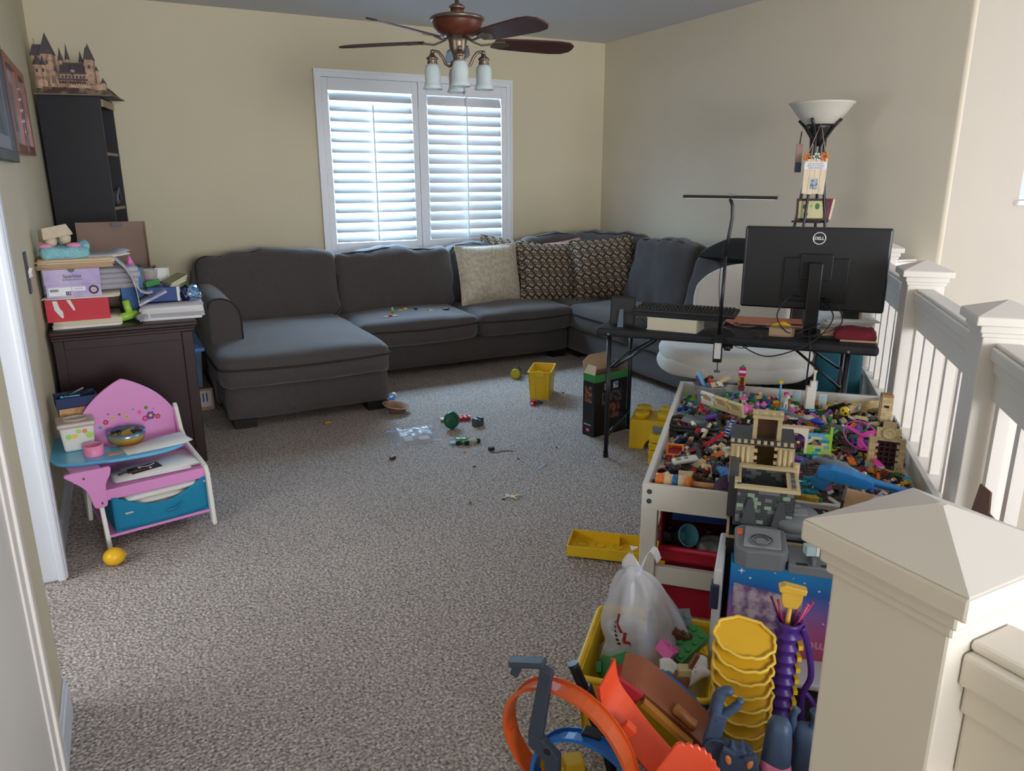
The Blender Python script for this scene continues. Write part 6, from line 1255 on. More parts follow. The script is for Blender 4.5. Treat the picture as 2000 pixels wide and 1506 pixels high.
obj('upper_block', G().bb((-.004, -.01, .1035), (.02, .012, .128)), M_w, sk); obj('spire', G().bb((.006, -.005, .128), (.015, .005, .165)).box((.0105, 0, .172), (.014, .010, .014), (0, .3, 0)), plas((214, 204, 184)), sk); obj('clear_panel', G().bb((.021, -.012, .09), (.024, .012, .13)), M_ice, sk)
for k in range(2): 
    o = bt('clear_toy_screen', ('clear toy window panel left of the skyscraper', 'clear toy window panel right of the skyscraper')[k], 'toy brick', (.265, .375)[k], (3.6, 3.56)[k], .49, .2); obj('panel', G().bb((-.018, -.002, 0), (.018, .002, .05)), M_ice, o); obj('studs', lego(G(), 4, 1, .003, .009, True, (0, 0, .05)), M_w, o)
o = bt('blue_dish', 'blue round dish piece on a stem in the middle of the heap', 'toy', .33, 3.26, .488, 0, (R(-14), R(8))); obj('dish', G().lathe([(.004, 0), (.012, .004), (.028, .010), (.030, .016), (.012, .028), (0, .029)], 22), plas((36, 66, 190)), o); obj('stem', G().cyl((0, 0, -.012), (0, 0, .002), .005), plas((150, 80, 120)), o)
o = bt('yellow_holed_ball', 'yellow plastic ball with black holes near the far right corner', 'ball', .455, 3.42, .512); obj('shell', G().ball((0, 0, 0), .022, 18), M_y, o)
for q in range(10): 
    d = Vector((math.cos(q*2.4)*math.sqrt(1-(q/10-.35)**2), math.sin(q*2.4)*math.sqrt(1-(q/10-.35)**2), q/10-.35)).normalized(); obj('hole', G().cyl(d*.0215, d*.0226, .0052, n=10), M_bk, o)
o = bt('blue_plate', 'blue folded plate at the far right of the heap', 'toy brick', .49, 3.58, .492, R(20), (R(-18), R(10))); obj('plate', lego(G(), 8, 4, .004, .0088), M_b, o); obj('flap', G().box((.035, 0, .012), (.03, .034, .004), (0, -.5, 0)), M_b, o)
for k, (a, b, rz, t) in enumerate(((.53, 3.52, R(25), R(12)), (.585, 3.58, R(10), R(6)))):
    o = bt('tan_brick_build', ('tan brick wall section propped at the far right corner', 'small tan brick wall section behind the propped one')[k], 'toy build', a, b, .492, rz, (0, -t)); wall(o, 'w', M_tan3, -.05, .05, 0, 0, 3, 1.4, None, [M_tan2, M_tan3], bl=3)
# tan round tower
rt_ = bt('tan_watchtower', 'slim tan brick watchtower with dark window at the right rim of the table', 'toy build', .615, 3.42, .488)
wall(rt_, 'w', M_tan3, -.02, .02, -.018, 0, 9, 1, lambda x, r_: r_ in (5, 6) and abs(x) < .008, [M_tan3, M_tan2], bl=2); wall(rt_, 'w', M_tan3, -.018, .018, -.02, 0, 9, 1, None, [M_tan3, M_tan2], vertical=True, bl=2); wall(rt_, 'w', M_tan3, -.018, .018, .02, 0, 9, 1, None, [M_tan3, M_tan2], vertical=True, bl=2); obj('window', G().bb((-.009, -.015, .055), (.009, -.010, .085)), M_bk, rt_); obj('parapet', lego(G(), 5, 5, .010, .0092, True, (0, 0, .106)), plas((168, 124, 84)), rt_)
# grey steep roof pieces
o = bt('grey_roof_build', 'dark grey spiked roof build beside the tan gatehouse', 'toy build', .615, 3.16, .488, 0); obj('roof', G().prism([(-.03, 0), (.03, 0), (.0, .06)], -.07, .07, T=XZ), M_dg, o)
for k in range(6): obj('spike', G().cyl((0, -.06+k*.024, .055), (0, -.06+k*.024, .082), .004, .001, n=6), M_dg, o)
# gatehouse
gh = bt('tan_gatehouse', 'tan brick gatehouse with round boss and brown lattice door at the right of the table', 'toy castle', .53, 2.83, .485, R(-6))
wall(gh, 'w', M_tan3, -.058, .058, -.02, 0, 10, 1.2, lambda x, r_: abs(x) < .033 and r_ < 9, [M_tan2, M_tan3, M_tan3], bl=2); wall(gh, 'w', M_tan3, -.04, .04, -.02, .118, 3, 1.2, None, [M_tan3, M_tan2], bl=4); wall(gh, 'w', M_tan3, -.022, .022, -.02, .153, 2, 1.2, None, [M_tan3], bl=2)
wall(gh, 'w', M_tan3, -.02, .04, -.054, 0, 9, 1, None, [M_tan2, M_tan3], vertical=True); wall(gh, 'w', M_tan3, -.02, .04, .054, 0, 9, 1, None, [M_tan2, M_tan3], vertical=True)
T = Matrix.Translation((0, -.027, .135)) @ Matrix.Rotation(PI/2, 4, 'X'); obj('round_boss', G().lathe([(.022, 0), (.022, .006), (.014, .006), (.012, .003), (.006, .006), (0, .006)], 22, T=T), M_tan2, gh)
g = G(); 
for k in range(4): g.bb((-.03+k*.0185, -.018, 0), (-.026+k*.0185, -.012, .10))
for k in range(6): g.bb((-.032, -.018, .004+k*.019), (.032, -.012, .009+k*.019))
obj('lattice_door', g, plas((70, 36, 40)), gh); obj('door_back', G().bb((-.032, -.008, 0), (.032, -.004, .10)), plas((40, 22, 26)), gh); obj('base_plate', G().bb((-.062, -.03, -.008), (.062, .045, 0)), M_tan3, gh)
# arch building
ab = bt('arched_shopfront', 'pastel brick shopfront with cream arch and green base in the middle of the table', 'toy build', .215, 2.90, .487, R(4))
obj('arch', G().prism([(-.052, 0), (-.042, 0), (-.042, .055)]+[(.0+.042*math.cos(a)*1.0, .055+.026*math.sin(a)) for a in [PI-PI*i/10 for i in range(11)]]+[(.042, .0), (.052, 0), (.052, .10), (-.052, .10)], .012, .02, T=XZ), plas((222, 212, 186)), ab)
wall(ab, 'w', M_tan, .052, .13, -.016, 0, 7, 1, lambda x, r_: r_ in (3, 4) and x < .1, [M_tan2, M_lg, M_lb, M_tan, M_tl], bl=2); wall(ab, 'w', M_lg, -.052, .052, .02, 0, 6, 1, None, [M_dg, M_br, M_tan2, M_pu], bl=3); obj('base', G().bb((-.055, -.022, -.006), (.135, .05, 0)), M_gn, ab); obj('top_band', lego(G(), 11, 1, .008, .0095, True, (0, -.016, .10)), plas((196, 160, 128)), ab); obj('lime_column', G().bb((.128, -.022, 0), (.138, -.012, .11)), M_lg, ab)
minifig('toy minifigure in white and black standing under the cream arch', DW(.20, 2.885, .489), D45, M_w, M_bk, M_br, s=1.3); minifig('toy minifigure with dark hood in the shopfront doorway', DW(.235, 2.892, .489), D45, plas((90, 40, 60)), M_bk, M_bk, s=1.3)
for k, (a, b, c1, c2, c3, w_) in enumerate(((.03, 3.5, M_pk, M_w, M_pu, 'purple-haired toy minifigure beside the orange tower'), (.10, 3.55, M_tan, M_br, M_sk, 'blond toy minifigure left of the white horse'), (.14, 3.52, M_pu, M_pu, M_or, 'orange-haired toy minifigure left of the white horse'), (.39, 3.33, M_gn, M_gn, M_bk, 'green toy minifigure near the blue dish'), (.36, 3.12, M_bk, M_b, M_br, 'black toy minifigure in the middle of the heap'), (.57, 2.98, M_r, M_dg, M_br, 'red toy minifigure behind the tan gatehouse'))): minifig(w_, DW(a, b, hf(a, b)), D45+k*.4, c1, c2, c3, s=1.35)
# green dragon heap
o = bt('green_creature', 'dark green plastic dinosaur lying in the middle of the heap', 'toy animal', .36, 3.07, .50, .8); obj('body', G().tube([(-.05, 0, 0), (-.02, .005, .012), (.02, -.004, .012), (.045, .004, .018), (.06, .006, .014)], .012, 8, rs=[.003, .012, .014, .009, .007]), plas((24, 104, 60)), o); obj('leg', G().cyl((-.01, .01, .008), (-.015, .03, -.01), .005).cyl((.02, -.01, .008), (.02, -.03, -.01), .005), plas((24, 104, 60)), o)
# pink propeller toy
pp = bt('pink_propeller', 'bright pink plastic propeller flyer with ring and rod at the right of the heap', 'toy', .47, 3.02, .535, R(10), (R(38), R(8))); M_hp = mat('hot_pink', (236, 70, 180), .3)
obj('hub', G().cyl((0, 0, -.004), (0, 0, .006), .008, n=12), M_hp, pp)
for k in range(3): obj('blade', G().prism([(0, -.006), (.02, -.014), (.05, -.016), (.062, -.006), (.06, .006), (.03, .008), (0, .006)], 0, .0025, T=Matrix.Rotation(k*2*PI/3+.5, 4, 'Z') @ Matrix.Rotation(R(16), 4, 'X')), M_hp, pp)
obj('guard_ring', G().tube([(.066*math.cos(a), .066*math.sin(a), .0) for a in [2*PI*i/32 for i in range(32)]], .0028, 6, closed=True), M_hp, pp)
o = bt('pink_rod', 'flat pink pull rod sloping down from the propeller ring', 'toy', .475, 2.86, .53, R(-72), (0, R(14))); obj('rod', G().bb((-.07, -.004, 0), (.06, .004, .004)), M_hp, o); obj('grip', G().prism([(.06, -.008), (.10, -.014), (.10, .014), (.06, .008)], 0, .005), M_hp, o)
o = bt('purple_flower_toy', 'purple toy pieces under the pink propeller', 'toy', .5, 3.0, .50, .4); obj('lump', G().soft((0, 0, .012), (.05, .035, .024), r=.01, n=(6, 5, 4), wr=.006, wsc=40), M_pu, o); obj('cap', G().ball((.03, .02, .01), (.014, .012, .012), 8), M_pu, o)
# brown lattice, teal water pieces, glitter tube
o = bt('brown_lattice', 'dark brown lattice plate right of the castle courtyard', 'toy brick', .255, 2.64, .50, R(6), (R(30), 0)); g = G()
for k in range(8): g.bb((-.042+k*.012, -.032, 0), (-.039+k*.012, .032, .004))
for k in range(6): g.bb((-.044, -.03+k*.012, 0), (.044, -.027+k*.012, .004))
obj('grid', g, plas((70, 40, 44)), o); obj('edge', G().bb((-.046, -.034, 0), (.046, -.031, .006)), plas((70, 40, 44)), o)
for k in range(5):
    a, b = .235+.022*(k % 3), 2.47+.035*(k//2); o = bt('teal_water_piece', 'clear teal water piece %s of the castle' % ('nearest the right wall', 'second to the right', 'third to the right', 'farther right', 'rightmost')[k], 'toy brick', a, b, .495+.006*k, k*.7, (.3*k, .2)); obj('splash', G().soft((0, 0, 0), (.05, .022, .018), r=.008, n=(6, 4, 3), wr=.007, wsc=45, seed=k), M_cy, o); obj('stud', G().cyl((0, 0, .006), (0, 0, .014), .004), M_cy, o)
o = bt('glitter_tube', 'yellow glitter-filled tube lying right of the castle base', 'tube', .235, 2.40, .507, R(-8), (0, PI/2)); obj('tube', G().lathe([(0, -.04), (.010, -.036), (.012, .03), (.008, .04), (0, .04)], 14), mat('gold_glitter', (190, 160, 50), .25, nz=(200, .4)), o); obj('cap', G().cyl((0, 0, .036), (0, 0, .05), .007), M_gn, o)
# rocket/shuttle and blaster
o = bt('grey_shuttle', 'grey toy shuttle body lying behind the blue blaster', 'toy', .335, 2.56, .565, R(-28), (0, R(10))); obj('fuselage', G().lathe([(0, -.075), (.010, -.068), (.022, -.04), (.024, .02), (.016, .07), (0, .075)], 16, T=Matrix.Rotation(PI/2, 4, 'Y')), plas((120, 134, 146)), o); obj('canopy', G().soft((-.03, 0, .018), (.04, .02, .014), r=.006, n=(5, 4, 3)), M_dg, o)
o = bt('tan_brick_slab', 'tan brick panel leaning behind the blue blaster', 'toy brick', .285, 2.53, .54, R(70), (0, R(-30))); obj('panel', lego(G(), 7, 2, .01, .0095), M_tan, o); obj('post', G().bb((-.03, -.008, -.05), (-.015, .008, 0)), M_br, o)
bz = bt('blue_blaster', 'blue plastic dart blaster with orange tip lying across the right front of the table', 'toy gun', .385, 2.43, .575, R(-14), (R(8), R(4)))
M_bb = mat('blaster_blue', (48, 132, 200), .35); M_bd = mat('blaster_dark', (40, 84, 130), .4)
obj('receiver', G().prism([(-.12, -.02), (-.05, -.025), (.02, -.022), (.05, -.008), (.05, .012), (-.02, .024), (-.08, .026), (-.12, .012)], -.018, .018, T=XZ), M_bb, bz, bevel=.004)
g = G()
for k in range(4): g.bb((-.06, -.0195, -.014+k*.009), (.03, .0195, -.010+k*.009))
obj('side_rib', g, M_bb, bz); obj('barrel', G().prism([(.04, -.004), (.15, -.012), (.15, .008), (.04, .014)], -.012, .012, T=XZ), M_bb, bz, bevel=.003); obj('slot', G().bb((.05, -.0125, -.003), (.13, .0125, .004)), M_bd, bz); obj('muzzle', G().bb((.15, -.010, -.012), (.168, .010, .006)), plas((236, 90, 50)), bz); obj('stock', G().box((-.105, 0, -.035), (.05, .03, .05), (0, .3, 0)), M_bb, bz, bevel=.004)
# ------------------------------------------------------------------ clutter in front of the play table
def dt(name, label, cat, a, b, z=0, rz=0, tilt=(0, 0), group=None):
    o = thing(name, label, cat, DW(a, b, z), 0, group); o.rotation_euler = (tilt[0], tilt[1], D45+rz); return o
def cr(P, n=6, closed=False):
    P = [Vector(p) for p in P]; out = []; k = len(P)
    for i in range(k if closed else k-1):
        if closed: p0, p1, p2, p3 = P[i-1], P[i], P[(i+1) % k], P[(i+2) % k]
        else: p0, p1, p2, p3 = P[max(i-1, 0)], P[i], P[i+1], P[min(i+2, k-1)]
        for j in range(n):
            t = j/n; out.append(.5*((2*p1)+(-p0+p2)*t+(2*p0-5*p1+4*p2-p3)*t*t+(-p0+3*p1-3*p2+p3)*t**3))
    if not closed: out.append(P[-1])
    return out
def strip(P, wd, w, th=.003, lip=.010):
    """track: flat bed along path P, width w along direction wd, with two raised side lips"""
    g = G(); wd = Vector(wd).normalized(); n = len(P)
    def nrm(i):
        t = (P[min(i+1, n-1)]-P[max(i-1, 0)]).normalized(); return wd.cross(t).normalized()
    def pt(i, s_, h): return P[i]+wd*(s_*w/2)+nrm(i)*h
    prof = [(-1, lip), (-1, 0), (1, 0), (1, lip), (.9, lip), (.9, th), (-.9, th), (-.9, lip)]
    V = [pt(i, s_, h) for i in range(n) for s_, h in prof]; k = len(prof)
    F = [(i*k+j, i*k+(j+1) % k, (i+1)*k+(j+1) % k, (i+1)*k+j) for i in range(n-1) for j in range(k)]
    g.add(V, F+[tuple(range(k))[::-1], tuple((n-1)*k+j for j in range(k))], 0, False); return g
# dark open carton carrying the castle front, brown carton beside it
M_dcard = mat('dark_card', (34, 36, 42), .6)
o = dt('dark_carton', 'dark open carton holding up the front of the toy castle', 'carton', .0, 2.085); 
obj('wall', G().bb((0, 0, 0), (.30, .006, .49)).bb((0, .27, 0), (.30, .276, .49)).bb((0, .006, 0), (.006, .27, .50)).bb((.294, .006, 0), (.30, .27, .47)), M_dcard, o); obj('torn_edge', G().bb((-.001, .0, .49), (.007, .27, .502)).bb((.0, -.001, .485), (.30, .007, .4915)), M_kraft2, o); obj('inner_board', G().bb((.006, .006, .485), (.294, .27, .491)), mat('dark_card_in', (24, 26, 32), .7), o)
o = dt('brown_carton', 'brown cardboard carton with open flaps beside the railing', 'carton', .315, 2.02)
obj('wall', G().bb((0, 0, 0), (.36, .005, .47)).bb((0, .32, 0), (.36, .325, .5)).bb((0, .005, 0), (.005, .32, .47)).bb((.355, .005, 0), (.36, .32, .5)).bb((.005, .005, .38), (.355, .32, .386)), mat('carton_brown', (150, 112, 88), .8), o)
obj('flap', G().prism([(0, 0), (.30, 0), (.29, .15), (.20, .16), (.17, .11), (.05, .12), (.03, .09)], -.0025, .0025, T=Matrix.Translation((.36, .0, .5)) @ Matrix.Rotation(PI/2, 4, 'Z') @ Matrix.Rotation(R(96), 4, 'X')), mat('carton_brown_dark', (122, 90, 72), .8), o)
o = dt('shoe_carton', 'open shoe carton with black edges and tan lining on the brown carton', 'carton', .30, 2.16, .50, R(-10), (0, R(6)))
obj('wall', G().bb((0, 0, 0), (.005, .13, .11)).bb((0, .13, 0), (.19, .135, .10)).bb((.185, 0, 0), (.19, .13, .09)), M_kraft2, o); obj('printed_side', G().bb((-.003, 0, 0), (0, .13, .10)), mat('blue_grey_print', (150, 160, 178), .5), o); obj('black_edge', G().bb((-.004, -.004, 0), (.004, .006, .11)).bb((-.004, -.004, .10), (.004, .13, .114)), M_bk, o); obj('floor_board', G().bb((0, 0, 0), (.19, .135, .004)), M_kraft2, o)
o = dt('bubble_wrap', 'crumpled clear bubble wrap in the open shoe carton', 'bubble wrap', .45, 2.20, .51, 0); obj('film', G().soft((0, 0, .045), (.12, .10, .10), r=.03, n=(10, 8, 7), wr=.024, wsc=18), mat('bubble_film', (206, 212, 226), .15, alpha=.55, spec=.8, bump=(90, .6)), o); obj('tape', G().box((0, -.03, .06), (.05, .006, .02), (.3, 0, .2)), mat('clear_film', (200, 206, 214)), o)
o = dt('torn_paper', 'torn cream paper lying beside the castle base', 'paper', .235, 2.20, .505, R(8)); obj('sheet', G().sheet(lambda u, v: ((u-.5)*.14+.01*math.sin(v*9), (v-.5)*.09+.008*math.sin(u*14), .02+.012*math.sin(u*4+v*2)), 14, 8, th=.0012), M_paper2, o); obj('fold', G().sheet(lambda u, v: (.04+u*.04, -.02+v*.05, .034-.012*u), 4, 3, th=.0012), M_paper2, o)
o = dt('black_pouch', 'black fabric scrap beside the open shoe carton', 'fabric', .345, 2.10, .475, 0); obj('cloth', G().soft((0, 0, .03), (.09, .07, .06), r=.025, n=(8, 6, 5), wr=.016, wsc=22), M_blk, o); obj('seam', G().cyl((-.03, -.02, .06), (.03, .0, .058), .003), M_blk, o)
# boxed toy set standing on a clear tote
tote = dt('clear_tote', 'dark clear storage tote with white lid under the upside-down toy box', 'storage bin', .0, 1.90); obj('tub', G().bb((.015, .015, 0), (.455, .17, .150)), mat('smoky_plastic', (60, 54, 56), .25, alpha=.85, nz=(9, .5)), tote, bevel=.01); obj('lid', G().bb((0, 0, .150), (.47, .185, .168)), mat('tote_lid_white', (214, 216, 220), .4), tote, bevel=.006)
pm = dt('toy_set_box', 'blue-to-pink starry toy set box standing upside down on the tote', 'box', .02, 2.01, .169, R(2))
def pmgrad():
    m = mat('starry_print', (30, 90, 160), .35, spec=.5); nt = m.node_tree; N = nt.nodes; L = nt.links; b = N['Principled BSDF']
    tc = N.new('ShaderNodeTexCoord'); sp = N.new('ShaderNodeSeparateXYZ'); L.new(tc.outputs['Object'], sp.inputs[0]); mr = N.new('ShaderNodeMapRange'); mr.inputs['From Max'].default_value = .275; L.new(sp.outputs['Z'], mr.inputs[0]); r = N.new('ShaderNodeValToRGB'); L.new(mr.outputs[0], r.inputs[0])
    e = r.color_ramp.elements; e[0].color = S((190, 74, 118))+(1,); e[1].color = S((34, 140, 200))+(1,)
    for p, c in ((.3, (176, 90, 140)), (.55, (120, 96, 160)), (.75, (40, 92, 160))): x = e.new(p); x.color = S(c)+(1,)
    L.new(r.outputs[0], b.inputs['Base Color']); return m
obj('carton', G().bb((0, 0, 0), (.44, .065, .275)), pmgrad(), pm, bevel=.002)
g = G()
for x, z, r in ((.03, .255, .010), (.3, .235, .011), (.055, .235, .005), (.24, .22, .005), (.27, .19, .004), (.12, .26, .004), (.31, .16, .005), (.2, .24, .004), (.26, .12, .004), (.17, .25, .003)):
    g.prism([(x+r*(1 if k % 2 == 0 else .28)*math.cos(k*PI/4), z+r*(1 if k % 2 == 0 else .28)*math.sin(k*PI/4)) for k in range(8)], .0, .0006, T=XZ)
obj('printed_star', g, M_wt, pm)
obj('picture_panel', G().prism([(.012, .10), (.2, .06), (.2, .185), (.012, .215)], .0, .0005, T=XZ), mat('fantasy_art', (176, 160, 170), .45, mixc=((112, 84, 120), 26, .42, .58)), pm)
text('lettering', 'playmobil', .043, mat('print_pale_pink', (216, 150, 170), .5), pm, (.262, -.0006, .045), (PI/2, PI, 0), ext=.0004, bold=.0012)
wl = dt('upright_tote_cover', 'white tote lid with navy latch standing upright left of the starry toy box', 'lid', -.012, 1.93, .169, R(-2)); obj('panel', G().bb((-.012, 0, 0), (.010, .24, .29)), mat('tote_lid_white', (214, 216, 220)), wl, bevel=.006); obj('latch', G().bb((-.018, -.008, .17), (.006, .03, .245)), plas((40, 50, 78)), wl, bevel=.003)
# grey toy base on top
gt_ = dt('grey_playset_base', 'grey plastic toy vehicle base with round hatch lying on the starry toy box', 'toy', .03, 1.975, .447, R(3), (R(4), R(-1)))
M_gp = mat('grey_toy_plastic', (118, 122, 126), .42); M_gp2 = mat('grey_toy_light', (148, 152, 156), .42)
obj('main_block', G().prism([(0, .02), (.03, 0), (.125, 0), (.14, .02), (.14, .13), (.11, .15), (.02, .15), (0, .13)], 0, .06), M_gp, gt_, bevel=.006); obj('top_plate', G().prism([(.02, .02), (.12, .015), (.125, .12), (.03, .13)], .06, .066), M_gp2, gt_, bevel=.002); obj('hex_ring', G().lathe([(.02, .066), (.026, .066), (.026, .070), (.020, .070)], 6, cap=False, T=Matrix.Translation((.07, .05, 0))).lathe([(.03, .066), (.034, .066), (.034, .069), (.03, .069)], 24, cap=False, T=Matrix.Translation((.07, .05, 0))), M_gp, gt_)
obj('orange_button', G().bb((.006, .085, .06), (.02, .105, .07)), plas((226, 110, 60)), gt_)
obj('ramp_deck', G().prism([(.14, .0), (.29, -.01), (.29, .12), (.14, .14)], 0, .03), M_gp, gt_, bevel=.004); obj('ramp_rail', G().bb((.20, .0, .03), (.21, .13, .05)).bb((.275, -.01, .03), (.29, .12, .045)), M_gp, gt_, bevel=.002); obj('slot_row', G().bb((.16, .0, .0301), (.19, .012, .0312)).bb((.225, .0, .0301), (.265, .012, .0312)), M_bk, gt_)
rh = obj('round_hatch', G().lathe([(0, .05), (.07, .05), (.072, .075), (.064, .085), (0, .085)], 28, T=Matrix.Translation((.17, .20, 0))), M_gp, gt_); obj('hatch_panel', G().bb((.135, .18, .085), (.205, .215, .091)).bb((.15, .225, .085), (.19, .245, .089)), M_gp2, rh); obj('support', G().bb((.10, .13, 0), (.24, .25, .05)), M_gp, rh)
o = dt('clear_cube', 'small clear plastic cube lying on the grey toy base', 'toy', .225, 2.01, .505, .3); obj('cube', G().bb((-.016, -.014, 0), (.016, .014, .026)), M_ice, o); obj('corner', G().bb((.01, -.016, 0), (.018, -.008, .03)), M_w, o)
# purple tower with shovel
pt_ = dt('purple_tower', 'ribbed purple plastic toy tower standing before the starry toy box', 'toy', .165, 1.74); M_ppl = mat('purple_plastic', (76, 42, 128), .35)
prof = [(.024, 0)]
for k in range(13): z = .02+k*.032; prof += [(.022, z), (.032, z+.010), (.032, z+.014), (.022, z+.022)]
prof += [(.03, .44), (.034, .455), (.028, .455), (.022, .43), (0, .43)]
obj('column', G().lathe(prof, 24, cap=False), M_ppl, pt_)
for k in range(12): obj('yellow_tooth', G().box((.028, -.004, .04+k*.032), (.010, .03, .012), (0, 0, .2)), M_ylw, pt_)
obj('vine_strut', G().tube(cr([(.04, .02, .02), (.055, .015, .14), (.05, .01, .24), (.065, .01, .3), (.05, .012, .38), (.03, .0, .44)], 4), .008, 8).tube(cr([(.05, .02, .25), (.085, .015, .2), (.075, .012, .08), (.05, .02, .03)], 4), .007, 8), M_ppl, pt_)
sh_ = dt('yellow_shovel', 'yellow toy shovel with carved head standing in the purple tower', 'toy', .158, 1.738, .40, R(4), (0, R(3))); M_sv = mat('shovel_yellow', (222, 176, 62), .45, bump=(60, .2)); obj('shaft', G().cyl((0, 0, 0), (0, 0, .10), .006, n=10), M_sv, sh_); obj('head', G().prism([(-.016, .09), (.016, .09), (.024, .11), (.026, .135), (-.026, .135), (-.024, .11)], -.008, .008, T=XZ), M_sv, sh_, bevel=.003); obj('grip', G().prism([(-.032, .132), (.03, .132), (.032, .146), (-.02, .152), (-.034, .145)], -.013, .013, T=XZ), M_sv, sh_, bevel=.003)
for k, (x, y, t1, t2, c_) in enumerate(((-.012, .0, -.25, .1, (170, 40, 70)), (-.016, .008, -.4, 0, (120, 30, 60)), (.014, .0, .3, .1, (226, 90, 150)), (.016, .006, .45, -.1, (200, 60, 120)), (.008, .01, .2, -.2, (150, 50, 80)))): 
    o = dt('coloured_straw', '%s straw sticking out of the purple tower' % ('crimson left', 'dark red leftmost', 'pink right', 'magenta rightmost', 'mauve rear')[k], 'straw', .165+x, 1.74+y, .432, 0, (t2, t1)); obj('tube', G().cyl((0, 0, 0), (0, 0, .075), .0028, n=6), plas(c_), o); obj('tip', G().cyl((0, 0, .075), (0, 0, .08), .0034, n=6), plas(c_), o)
# stack of yellow cloud-edged trays
for k in range(11):
    z = .02+k*.0385; wob = random.Random(k)
    edge = []
    for i in range(40):
        a = 2*PI*i/40; r = 1+.035*math.sin(a*9+k)+.02*math.sin(a*17+k*2); edge.append((.072*r*math.cos(a)*1.0, .05*r*math.sin(a)))
    o = dt('yellow_shell_tray', 'yellow wavy-edged plastic tray, %s in the leaning stack' % ('lowest', 'second', 'third', 'fourth', 'fifth', 'sixth', 'seventh', 'fourth from top', 'third from top', 'second from top', 'topmost')[k], 'toy tray', .062+.002*(10-k)*.6+wob.uniform(-.003, .003), 1.70, z, wob.uniform(-.06, .06), (R(34), R(6)), 'yellow trays in the stack')
    obj('dish', G().prism(edge, 0, .006), mat('tray_yellow', (220, 172, 36), .4), o, bevel=.002); inner = [(x*.86, y*.84) for x, y in edge]; obj('rim', G().tube([(x, y, .010) for x, y in edge], .0045, 5, closed=True), mat('tray_yellow_light', (234, 196, 80), .4), o)
# yellow crate with its contents
yc = dt('yellow_crate', 'wide yellow plastic crate full of toys in front of the play table', 'crate', -.18, 1.885)
M_yc = mat('crate_yellow', (230, 190, 40), .4); obj('wall', tap(G(), .32, .32, .2, 1.1, .008), M_yc, yc); obj('bottom', G().bb((-.158, -.158, .002), (.158, .158, .010)), M_yc, yc); obj('rim', G().tube(loop_pts(0, 0, .2, .362, .362, .03), .009, 8, closed=True), M_yc, yc)
o = dt('green_gear', 'green plastic gear dish inside the yellow crate', 'toy', -.265, 1.83, .16, 0, (R(40), R(-15))); obj('disc', G().lathe([(0, 0), (.05, 0), (.056, .008), (.05, .012), (0, .012)], 24), plas((44, 124, 58)), o); obj('axle', G().cyl((-.01, .01, .012), (-.01, .01, .022), .007), plas((44, 124, 58)), o); obj('notch', G().box((-.05, 0, .012), (.016, .03, .018)), plas((44, 124, 58)), o)
o = dt('red_dish', 'red plastic scoop at the near end of the yellow crate', 'toy', -.23, 1.77, .17, 0, (R(-10), R(8))); obj('scoop', G().lathe([(0, 0), (.04, .004), (.055, .016), (.05, .018), (0, .008)], 22), plas((196, 40, 46)), o); obj('grip', G().box((.05, 0, .012), (.04, .016, .008)), plas((196, 40, 46)), o)
o = dt('holed_beam', 'cream holed construction beam standing in the yellow crate', 'toy', -.295, 1.95, .10, .3, (R(10), R(6))); obj('beam', G().box((0, 0, .07), (.014, .014, .14)), M_tan, o)
for k in range(7): obj('hole', G().cyl((0, -.0073, .014+k*.018), (0, -.0068, .014+k*.018), .004, n=8), M_bk, o)
o = dt('white_pot', 'translucent white bowl inside the yellow crate beside the bag', 'bowl', -.26, 1.99, .10); obj('bowl', G().lathe([(.03, 0), (.055, .05), (.06, .09), (.062, .09), (.05, .04), (0, .01)], 24, cap=False), plas((214, 214, 210)), o); obj('rim', G().tube([(.061*math.cos(a), .061*math.sin(a), .09) for a in [2*PI*i/24 for i in range(24)]], .003, 5, closed=True), plas((214, 214, 210)), o)
bg = dt('shopping_bag', 'translucent white plastic shopping bag of bricks knotted over the yellow crate', 'plastic bag', -.17, 1.93, .14)
M_bag = mat('bag_film', (222, 224, 230), .3, alpha=.42, spec=.6, bump=(25, .5))
def bagpt(u, v):
    a = 2*PI*u; 
    z = -.07+.36*v; r0 = .145*(1-v)**.55+.016
    px, py = -.075*v**1.2, -.01*v
    f = 1+.10*math.sin(a*5+v*6)*(1-.3*v)+.07*math.sin(a*9-v*9+1)+.10*noise.noise(Vector((math.cos(a)*2, math.sin(a)*2, v*4)))
    x = px+r0*f*math.cos(a)*1.02; y = py+r0*f*math.sin(a)*.78
    if z < -.02: z = z+.05*noise.noise(Vector((a*2, 0, 1)))
    return (x, y, z)
obj('film', G().sheet(bagpt, 72, 30), M_bag, bg)
obj('handle_loop', G().sheet(lambda u, v: (-.075-.01*math.sin(u*PI)+(-.03+.06*v)*math.cos(u*2), -.01, .285+.075*u), 8, 4, th=.001).sheet(lambda u, v: (-.06+.05*u+.012*v, -.012, .28+.07*math.sin(u*2.6)+.02*v), 8, 3, th=.001), M_bag, bg)
obj('knot', G().soft((-.072, -.01, .283), (.05, .045, .035), r=.016, n=(7, 6, 5), wr=.008, wsc=40), M_bag, bg)
def patch(u0, u1, v0, v1, sk=0.0):
    def f(u, v):
        q = Vector(bagpt(u0+(u1-u0)*u+sk*v, v0+(v1-v0)*v)); c = Vector((-.075*.4, 0, q.z)); d = (q-c); d.z = 0; return q+d.normalized()*.0025
    return G().sheet(f, 6, 6)
M_bri = mat('bag_red_ink', (128, 40, 38), .6)
for k, (u0, u1, v0, v1, sk) in enumerate(((.655, .668, .62, .70, .012), (.668, .681, .54, .63, -.012), (.668, .680, .47, .55, .014), (.668, .70, .44, .47, 0))): obj('bag_print', patch(u0, u1, v0, v1, sk), M_bri, bg)
for k in range(6): obj('bag_lettering', patch(.640+.002*k, .650+.002*k, .60-.035*k, .622-.035*k), M_ink, bg)
